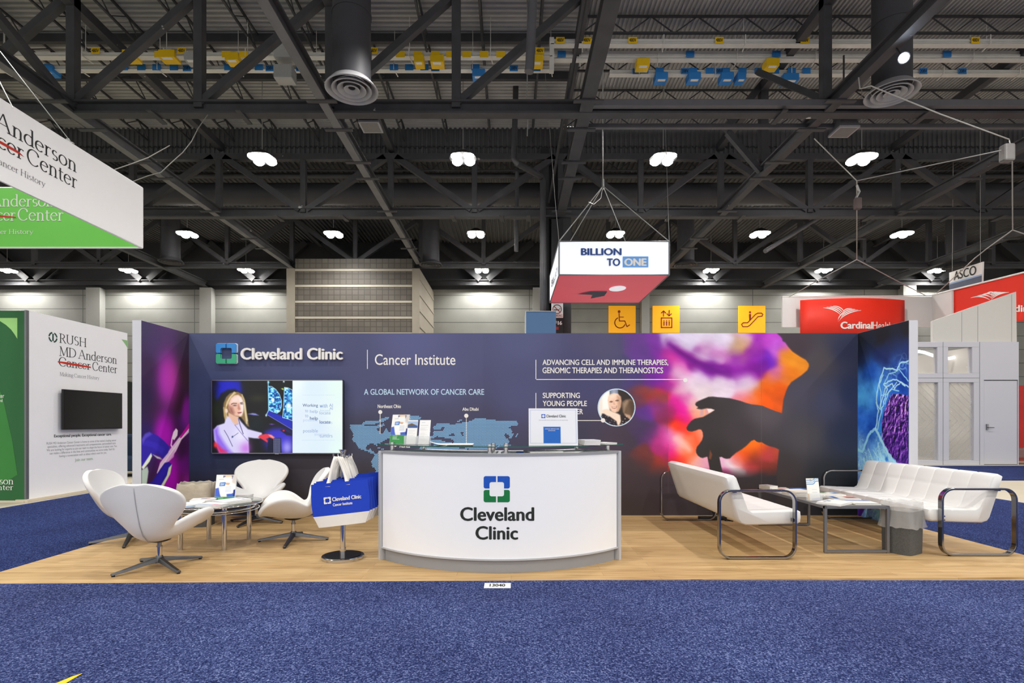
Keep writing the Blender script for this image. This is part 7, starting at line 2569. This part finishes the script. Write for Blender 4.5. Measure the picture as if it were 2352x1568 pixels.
m_.tube([apex, P(1380, 455, D1 + 1), P(1364, 469, D1 + .8), P(1352, 464, D1 + .6)], 0.008, 6)
m_.build('wire_rope', M['cable'], bs)
m_ = MB(); m_.tube([apex + V((0, 0, .2)), apex, apex - V((0, 0, .1))], 0.035, 8); m_.build('shackle', M['cable'], bs)
m_ = MB(); m_.tube([A1 + V((0, 0, 0)), P(1276, 470, 15.2), P(1248, 110, 15.2)], 0.006, 5); m_.tube([B1, P(1532, 400, 15.2), P(1523, 130, 15.2)], 0.006, 5); m_.build('safety_wire', M['cable'], bs)

# ---------------------------------------------------------------- yellow pictogram signs on the far wall
YF_ = FARY - 0.06
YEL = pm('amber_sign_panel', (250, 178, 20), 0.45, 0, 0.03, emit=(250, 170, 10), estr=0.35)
ICO = pm('dark_red_pictogram', (142, 44, 28), 0.5)
onF = lambda a, b, out=0.0: Vector((FX(a, YF_), YF_ - out, FZ(b, YF_)))


def stroke(mb, pts, w, fn, out=0.012):
    for (x0, y0_), (x1, y1_) in zip(pts[:-1], pts[1:]):
        l_ = math.hypot(x1 - x0, y1_ - y0_) or 1
        nx_, ny_ = -(y1_ - y0_) / l_ * w / 2, (x1 - x0) / l_ * w / 2
        mb.quad(fn(x0 + nx_, y0_ + ny_, out), fn(x1 + nx_, y1_ + ny_, out), fn(x1 - nx_, y1_ - ny_, out), fn(x0 - nx_, y0_ - ny_, out))
        mb.ngon([fn(x1 + w / 2 * math.cos(t_ * PI / 5), y1_ + w / 2 * math.sin(t_ * PI / 5), out) for t_ in range(10)])
        mb.ngon([fn(x0 + w / 2 * math.cos(t_ * PI / 5), y0_ + w / 2 * math.sin(t_ * PI / 5), out) for t_ in range(10)])


def dot(mb, x, y, r_, fn, out=0.012):
    mb.ngon([fn(x + r_ * math.cos(2 * PI * i / 18), y + r_ * math.sin(2 * PI * i / 18), out) for i in range(18)])


for x0, x1, lab, kind in ((1398, 1460, 'yellow square wall sign with a red wheelchair pictogram', 'w'), (1499, 1561, 'yellow square wall sign with a red elevator pictogram', 'e'), (1696.5, 1758, 'yellow square wall sign with a red escalator pictogram', 's')):
    r = thing('pictogram_sign', lab, 'sign', onF((x0 + x1) / 2, 764), 0, 'yellow pictogram signs on the far wall')
    m_ = MB(); a, b = onF(x0, 764), onF(x1, 702)
    m_.box(a.x, b.x, YF_, YF_ + 0.055, a.z, b.z); m_.build('panel', YEL, r)
    m_ = MB()
    if kind == 'w':
        dot(m_, 1422, 715.5, 3.2, onF)
        stroke(m_, [(1422, 720), (1422.5, 737), (1435, 737), (1440, 750), (1446, 746)], 2.2, onF)
        stroke(m_, [(1423, 728), (1432, 728)], 1.8, onF)
        stroke(m_, [(1424 + 12 * math.cos(math.radians(t_)), 741 + 12 * math.sin(math.radians(t_))) for t_ in range(20, 250, 15)], 2.2, onF)
    elif kind == 'e':
        for cx_, s_ in ((1524, 1), (1537, -1)):
            y0_, y1_ = (726, 714) if s_ > 0 else (713, 725)
            stroke(m_, [(cx_, y0_), (cx_, y1_)], 2.2, onF)
            stroke(m_, [(cx_ - 5, y1_ + 4.5 * s_), (cx_, y1_), (cx_ + 5, y1_ + 4.5 * s_)], 2.2, onF)
        stroke(m_, [(1519, 730), (1543, 730), (1543, 752), (1519, 752), (1519, 730)], 2.4, onF)
        for cx_ in (1525, 1531, 1537):
            dot(m_, cx_, 736, 1.3, onF)
            m_.quad(onF(cx_ - 1.6, 738, .012), onF(cx_ + 1.6, 738, .012), onF(cx_ + 1.2, 748, .012), onF(cx_ - 1.2, 748, .012))
    else:
        stroke(m_, [(1703, 745), (1707, 741), (1717, 741), (1735, 722), (1740, 719), (1749, 719), (1752, 722), (1750, 726), (1741, 727), (1722, 747), (1717, 750), (1706, 750), (1703, 745)], 2.2, onF)
        dot(m_, 1722.5, 717, 2.6, onF)
        m_.quad(onF(1720, 721, .012), onF(1725, 721, .012), onF(1724.5, 733, .012), onF(1720.5, 737, .012))
    m_.build('pictogram', ICO, r)

# signs on the roof column
onC = lambda a, b, out=0.0: Vector((FX(a, CYY - .1), CYY - 0.1 - out, FZ(b, CYY - .1)))
r = thing('no_smoking_sign', 'white no smoking sign on the black roof column', 'sign', onC(1280, 731, 0.02))
m_ = MB(); m_.box(FX(1266, CYY), FX(1292.5, CYY), CYY - 0.13, CYY - 0.102, FZ(731, CYY), FZ(698, CYY)); m_.build('panel', M['txtwhite'], r)
onC2 = lambda a, b, out=0.0: Vector((FX(a, CYY - .13), CYY - 0.13 - out, FZ(b, CYY - .13)))
RD = pm('sign_red_print', (170, 44, 40), 0.5)
m_ = MB()
stroke(m_, [(1279.5 + 10 * math.cos(2 * PI * i / 24), 710 + 10 * math.sin(2 * PI * i / 24)) for i in range(25)], 1.6, onC2, 0.004)
stroke(m_, [(1272.5, 703), (1286.5, 717)], 1.6, onC2, 0.004)
lettering(m_, 'SMOKING', 1267, 1292, 722, 727.5, onC2, bold=0.02, base=0.004)
m_.build('pictogram', RD, r)
m_ = MB(); stroke(m_, [(1273, 711.5), (1284, 711.5)], 2.0, onC2, 0.003); stroke(m_, [(1285, 707), (1287, 709), (1285, 710)], 0.8, onC2, 0.003); m_.build('cigarette', M['txtblack'], r)
r = thing('column_number_sign', 'black sign with white F16 on the roof column, below the no smoking sign', 'sign', onC(1280, 765, 0.02))
m_ = MB(); m_.box(FX(1266, CYY), FX(1292.5, CYY), CYY - 0.13, CYY - 0.102, FZ(766, CYY), FZ(732, CYY)); m_.build('panel', M['black'], r)
m_ = MB(); lettering(m_, 'F16', 1274, 1291, 737, 746, onC2, bold=0.05, base=0.004); m_.build('lettering', M['txtwhite'], r)
m_ = MB(); flat_rect(m_, 1277, 1283, 750, 757, 0.004, onC2); m_.build('red_mark', RD, r)

# blue tower of a booth behind
r = thing('blue_tower', 'blue grey box tower rising behind the booth wall beside the roof column', 'booth tower', (0.65, 12.3, 0))
m_ = MB(); m_.box(FX(1208, 12), FX(1277, 12), 12.0, 12.7, 0.0, FZ(715, 12)); m_.build('body', pm('slate_blue_print', (70, 104, 146), 0.6, 0, 0.05, 1), r)
m_ = MB(); m_.box(FX(1207, 12), FX(1208.2, 12), 11.995, 12.7, 0.0, FZ(714.5, 12)); m_.box(FX(1207, 12), FX(1277, 12), 11.99, 12.7, FZ(715, 12), FZ(714, 12)); m_.build('edge_profile', M['lightgrey'], r)

# ---------------------------------------------------------------- red and white hanging ring sign at right
RED = pm('signal_red_fabric', (226, 44, 22), 0.6, 0, 0.04, 1)
OW = pm('off_white_fabric', (222, 218, 216), 0.6, 0, 0.03, 1)
rs_ = thing('ring_sign', 'red and white hanging ring sign with white bird logo behind the right wing', 'hanging sign', P(1980, 790, 19))


def hpanel(name, L, R_, YL, YR, mat, t=0.06, parent=None):
    """vertical panel from (x, top, bottom) at depth YL to (x, top, bottom) at depth YR"""
    a0, a1 = P(L[0], L[2], YL), P(L[0], L[1], YL)
    b0, b1 = P(R_[0], R_[2], YR), P(R_[0], R_[1], YR)
    n_ = (b0 - a0).cross(Vector((0, 0, 1))).normalized() * t
    m_ = MB(); m_.add([a0, b0, b1, a1, a0 - n_, b0 - n_, b1 - n_, a1 - n_], [(0, 1, 2, 3), (7, 6, 5, 4), (0, 4, 5, 1), (1, 5, 6, 2), (2, 6, 7, 3), (3, 7, 4, 0)])
    return m_.build(name, mat, parent or rs_)


hpanel('white_panel', (1797, 681, 751), (2140, 681, 751), 19.9, 19.9, OW)
hpanel('white_panel', (2140, 680, 752), (2186, 668, 752), 19.9, 18.6, OW)
hpanel('red_panel', (2185, 667, 752), (2480, 596, 724), 18.7, 14.9, RED)
m_ = MB(); m_.tube([P(2140, 678, 19.9), P(2186, 666, 18.65), P(2480, 594, 14.9)], 0.03, 6); m_.tube([P(1797, 681, 19.9), P(2140, 679, 19.9)], 0.02, 6); m_.build('top_tube', M['txtwhite'], rs_)
m_ = MB()                          # curved red banner in front
nn_ = 14
for i in range(nn_ + 1):
    u = i / nn_
    Y_ = 19.3 + 0.35 * (2 * u - 1) ** 2
    x_ = FX(1850 + 243 * u, 19.3)
    m_.v += [(x_, Y_, FZ(795, 19.3)), (x_, Y_, FZ(684.5, 19.3))]
for i in range(nn_):
    m_.f.append((2 * i, 2 * i + 1, 2 * i + 3, 2 * i + 2))
m_.build('red_banner', RED, rs_, smooth=True, solid=0.04)
m_ = MB(); m_.box(FX(1843, 19.85), FX(1856, 19.85), 19.7, 19.8, FZ(795, 19.85), FZ(752, 19.85)); m_.build('red_panel', RED, rs_)


def onR(a, b, out=0.0):
    u = (a - 1850) / 243
    return Vector((FX(a, 19.3), 19.3 + 0.35 * (2 * u - 1) ** 2 - 0.022 - out, FZ(b, 19.3)))


def feather(mb, x0, y0, x1, y1, bend, w, fn, out=0.004):
    pts = []
    for i in range(9):
        u = i / 8
        pts.append((x0 + (x1 - x0) * u + bend[0] * 4 * u * (1 - u), y0 + (y1 - y0) * u + bend[1] * 4 * u * (1 - u)))
    for i in range(8):
        (ax, ay), (bx, by) = pts[i], pts[i + 1]
        wa, wb = w * math.sin(PI * (0.08 + 0.9 * i / 8)), w * math.sin(PI * (0.08 + 0.9 * (i + 1) / 8))
        mb.quad(fn(ax, ay - wa / 2, out), fn(bx, by - wb / 2, out), fn(bx, by + wb / 2, out), fn(ax, ay + wa / 2, out))


def bird(fn, sx=1.0, ox=0, oy=0):
    m_ = MB()
    for k_ in range(4):
        feather(m_, ox + (1895 + 7 * k_) * sx, oy + 705 - 1.2 * k_, ox + (1934 + 2.5 * k_) * sx, oy + 727 - 1.5 * k_, (4, -4), 2.4, fn, 0.005)
        feather(m_, ox + (1977 - 7 * k_) * sx, oy + 713 - 1.4 * k_, ox + (1927 + 3.0 * k_) * sx, oy + 738 - 4.5 * k_, (-6, -5), 2.4, fn, 0.005)
    feather(m_, ox + 1937 * sx, oy + 718, ox + 1926 * sx, oy + 739, (-4, 0), 3.4, fn, 0.006)
    m_.build('bird_emblem', M['txtwhite'], rs_)


bird(onR)
m_ = MB(); lettering(m_, 'Cardinal', 1931, 2004, 738.5, 755, onR, bold=0.04, base=0.006); lettering(m_, 'Health', 2004.5, 2055, 738.5, 755, onR, bold=0.006, base=0.006); m_.build('lettering', M['txtwhite'], rs_)


def onR2(a, b, out=0.0):
    u = (a - 2185) / (2480 - 2185)
    # perspective-correct interpolation along the panel
    p0, p1 = P(2185, 700, 18.7), P(2480, 660, 14.9)
    dx_ = (a - CX) / F
    t_ = (p0.x - dx_ * p0.y) / (dx_ * (p1.y - p0.y) - (p1.x - p0.x))
    q_ = p0.lerp(p1, t_)
    n_ = (p1 - p0).cross(Vector((0, 0, 1))).normalized()
    return Vector((q_.x, q_.y, EYE + (CY - b) * q_.y / F)) + n_ * (0.004 + out)


m_ = MB()
for k_ in range(4):
    feather(m_, 2230 + 10 * k_, 684 - 2 * k_, 2276 + 4 * k_, 690 - 5 * k_, (2, -6), 2.8, onR2, 0.006)
    feather(m_, 2318 - 8 * k_, 671 - 0 * k_, 2276, 690 - 3 * k_, (-4, -4), 2.8, onR2, 0.006)
m_.build('bird_emblem', M['txtwhite'], rs_)
m_ = MB(); lettering(m_, 'CardinalHealth', 2290, 2452, 700, 716, onR2, bold=0.03, base=0.008); m_.build('lettering', M['txtwhite'], rs_)

# tilted banner above it
r = thing('banner_sign', 'small tilted hanging banner, white above and navy below, with four black capitals, far right', 'hanging sign', P(2218, 650, 20.5))


def onA(a, b, out=0.0):
    p0, p1 = P(2180, 630, 20.5), P(2257, 610, 17.9)
    dx_ = (a - CX) / F
    t_ = (p0.x - dx_ * p0.y) / (dx_ * (p1.y - p0.y) - (p1.x - p0.x))
    q_ = p0.lerp(p1, t_)
    n_ = (p1 - p0).cross(Vector((0, 0, 1))).normalized()
    return Vector((q_.x, q_.y, EYE + (CY - b) * q_.y / F)) + n_ * out


m_ = MB(); m_.prism([(2180, 626), (2257, 601), (2254, 700), (2181, 700)], onA, -0.04, 0.0); m_.build('panel', M['txtwhite'], r)
m_ = MB(); m_.ngon([onA(a, b, 0.006) for a, b in [(2181, 653), (2255.5, 632), (2254, 700), (2181, 700)]]); m_.build('navy_band', pm('navy_banner_print', (64, 76, 104), 0.5, 0, 0.3, 3), r)
m_ = MB(); m_.ngon([onA(a, b, 0.008) for a, b in [(2181, 650), (2255.5, 629), (2255.5, 632.5), (2181, 653.5)]]); m_.build('blue_line', pm('pale_blue_line', (150, 178, 214), 0.5), r)
m_ = MB()
dd = [onA(2191, 644, .008), onA(2243, 630, .008)]
u_ = (dd[1] - dd[0]); hgt = (onA(2191, 624, .008) - onA(2191, 644, .008)).length
lettering(m_, 'ASCO', 0, 1, 0, 1, lambda a, b, out: dd[0] + u_ * a + Vector((0, 0, hgt * (1 - b))), bold=0.02); m_.build('lettering', M['txtblack'], r)
m_ = MB(); m_.tube([onA(2187, 625), P(2190, 300, 19.5)], 0.008, 5); m_.tube([onA(2252, 602), P(2251, 300, 17.8)], 0.008, 5); m_.build('wire_rope', M['cable'], r)

# ---------------------------------------------------------------- white pavilion with glass panes and a door at right
PY = 15.5
PX0, PX1 = FX(2060, PY), FX(2340, PY)
pv = thing('white_pavilion', 'white framed glass pavilion with a sloped parapet behind the right sofa', 'pavilion', (13.0, PY, 0))
px = lambda a: FX(a, PY)
pz_ = lambda b: FZ(b, PY)
PW = pm('pavilion_white_paint', (206, 206, 214), 0.55, 0, 0.02, 2)


def fbox(mb, a0, a1, b0, b1, y0=0.0, y1=0.16):
    mb.box(px(a0), px(a1), PY + y0, PY + y1, pz_(b1), pz_(b0))


m_ = MB()
for a0, a1, b0, b1 in ((2060, 2250, 785, 797), (2060, 2250, 857, 878), (2060, 2250, 1057, 1068), (2153, 2178, 797, 857), (2155, 2180, 878, 1057), (2233, 2250, 797, 857), (2237, 2250, 878, 1057), (2060, 2071, 797, 857), (2060, 2072, 878, 1057)):
    fbox(m_, a0, a1, b0, b1)
m_.build('window_frame', PW, pv, bevel=0.008)
m_ = MB()
for a in (2166, 2250):
    fbox(m_, a - 0.5, a + 0.5, 785, 1068, -0.006, 0.0)
fbox(m_, 2060, 2250, 867, 868, -0.006, 0.0)
m_.build('joint_line', M['greypaint'], pv)
m_ = MB(); fbox(m_, 2250, 2340, 785, 872); fbox(m_, 2250, 2260, 872, 1068); fbox(m_, 2338.5, 2340, 872, 1068); m_.build('door_surround', PW, pv)
pd_ = MB(); fbox(pd_, 2261.5, 2337.5, 874, 1066, 0.02, 0.1); dr = pd_.build('door', PW, pv)
m_ = MB(); p_ = P(2268, 980, PY)
m_.cbox((p_.x, PY + 0.0, p_.z), (0.05, 0.04, 0.16)); m_.tube([(p_.x, PY - 0.03, p_.z - .02), (p_.x, PY - 0.06, p_.z - .02), (p_.x + 0.14, PY - 0.06, p_.z - .02)], 0.011, 8); m_.build('door_handle', M['steel'], dr, auto=40)
m_ = MB(); fbox(m_, 2261, 2338, 872.5, 874, 0.03, 0.05); fbox(m_, 2260, 2261.5, 874, 1066, 0.03, 0.05); fbox(m_, 2337.5, 2338.5, 874, 1066, 0.03, 0.05); fbox(m_, 2261, 2338, 1066, 1068, .03, .05); m_.build('door_gap', M['blackmatte'], pv)
PANE = pm('pavilion_glass', (235, 236, 232), 0.03, 0, 0.0, alpha=0.22)
for a0, a1, b0, b1 in ((2071, 2153, 797, 857), (2178, 2233, 797, 857), (2072, 2155, 878, 1057), (2180, 2237, 878, 1057)):
    m_ = MB(); fbox(m_, a0, a1, b0, b1, 0.07, 0.08); pane = m_.build('glass_pane', PANE, pv)
    if b0 > 870:
        m_ = MB()
        mid = (b0 + b1) / 2 - 2
        for k_ in range(-3, 12):
            for sgn in (-1, 1):
                x0 = a0 - 10 + 17 * k_
                # chevrons: lines meeting at mid height
                pa, pb_ = (x0, mid), (x0 - 95, mid + sgn * 95)
                # clip to the pane
                ts = []
                for i in range(41):
                    t_ = i / 40
                    xx, yy = pa[0] + (pb_[0] - pa[0]) * t_, pa[1] + (pb_[1] - pa[1]) * t_
                    if a0 <= xx <= a1 and b0 <= yy <= b1:
                        ts.append(t_)
                if len(ts) > 2:
                    q0 = [pa[j] + (pb_[j] - pa[j]) * ts[0] for j in (0, 1)]
                    q1 = [pa[j] + (pb_[j] - pa[j]) * ts[-1] for j in (0, 1)]
                    stroke(m_, [tuple(q0), tuple(q1)], 0.9, lambda a, b, out=0.0: Vector((px(a), PY + 0.068 - out * .1, pz_(b))), 0.0)
        if m_.v:
            m_.build('frosted_chevron', pm('frosted_film', (188, 188, 184), 0.5), pane)
m_ = MB(); m_.prism([(2146, 785), (2340, 785), (2338.5, 668.5), (2146, 736)], lambda a, b, d: Vector((px(a), PY + 0.06 + d, pz_(b))), 0.0, 0.08); m_.build('parapet', pm('parapet_white', (212, 210, 204), 0.6, 0, 0.02), pv)
m_ = MB()
for a in (2213, 2250, 2328):
    m_.box(px(a) - .004, px(a) + .004, PY + 0.055, PY + 0.06, pz_(784), pz_(736 - (a - 2146) * .351 + 3))
m_.build('parapet_joint', M['greypaint'], pv)
# interior: floor-to-ceiling pale walls, wavy light strip
m_ = MB(); m_.box(PX0, PX1, PY + 4.2, PY + 4.25, 0, 3.6); m_.box(PX0 - .05, PX0, PY + .16, PY + 4.2, 0, 3.6); m_.box(PX1 - .05, PX1, PY + .16, PY + 4.2, 0, 3.6); m_.build('inner_wall', pm('cream_inner_wall', (214, 208, 196), 0.6, 0, 0.02), pv)
m_ = MB()
for i in range(30):
    pass
m_.tube([Vector((PX0 + 0.6 + 0.17 * i, PY + 2.2, FZ(815, PY + 2.2) + 0.12 * math.sin(i * 0.55 + 2.6))) for i in range(24)], 0.05, 8)
LS = bpy.data.materials.new('strip_light_glow'); LS.use_nodes = True
LS.node_tree.nodes['Principled BSDF'].inputs['Emission Color'].default_value = (1, 1, 1, 1); LS.node_tree.nodes['Principled BSDF'].inputs['Emission Strength'].default_value = 4
m_.build('strip_light', LS, pv, smooth=True)
m_ = MB(); m_.box(PX0, PX1, PY - 0.25, PY + 4.2, 0.001, 0.012); m_.build('floor_plate', M['concrete'], pv)

# red exhibit sliver past the pavilion
r = thing('red_exhibit', 'red lit display wall sliver at the far right edge beyond the pavilion', 'booth wall', (16.5, 17.4, 0))
m_ = MB(); m_.box(15.9, 19, 17.5, 17.7, 0.0, 2.42); m_.build('panel', pm('red_display_print', (196, 36, 30), 0.5, 0, 0.3, 3), r)
r = thing('rose_armchair', 'dusty rose armchair at the far right edge, mostly hidden', 'chair', (15.9, 16.4, 0))
m_ = MB(); m_.box(14.75, 15.6, 15.9, 16.6, 0.16, 0.46); m_.build('seat', pm('dusty_rose_fabric', (140, 104, 100), 0.7), r, bevel=0.05)
m_ = MB(); m_.box(14.75, 15.6, 16.55, 16.8, 0.16, 1.1); m_.build('backrest', pm('dusty_rose_fabric', (132, 98, 94), 0.7), r, bevel=0.07)
m_ = MB()
for x in (14.8, 15.5):
    for y in (16.0, 16.7):
        m_.cyl((x, y, 0), (x, y, 0.17), 0.02, 8)
m_.build('leg', M['steel'], r)
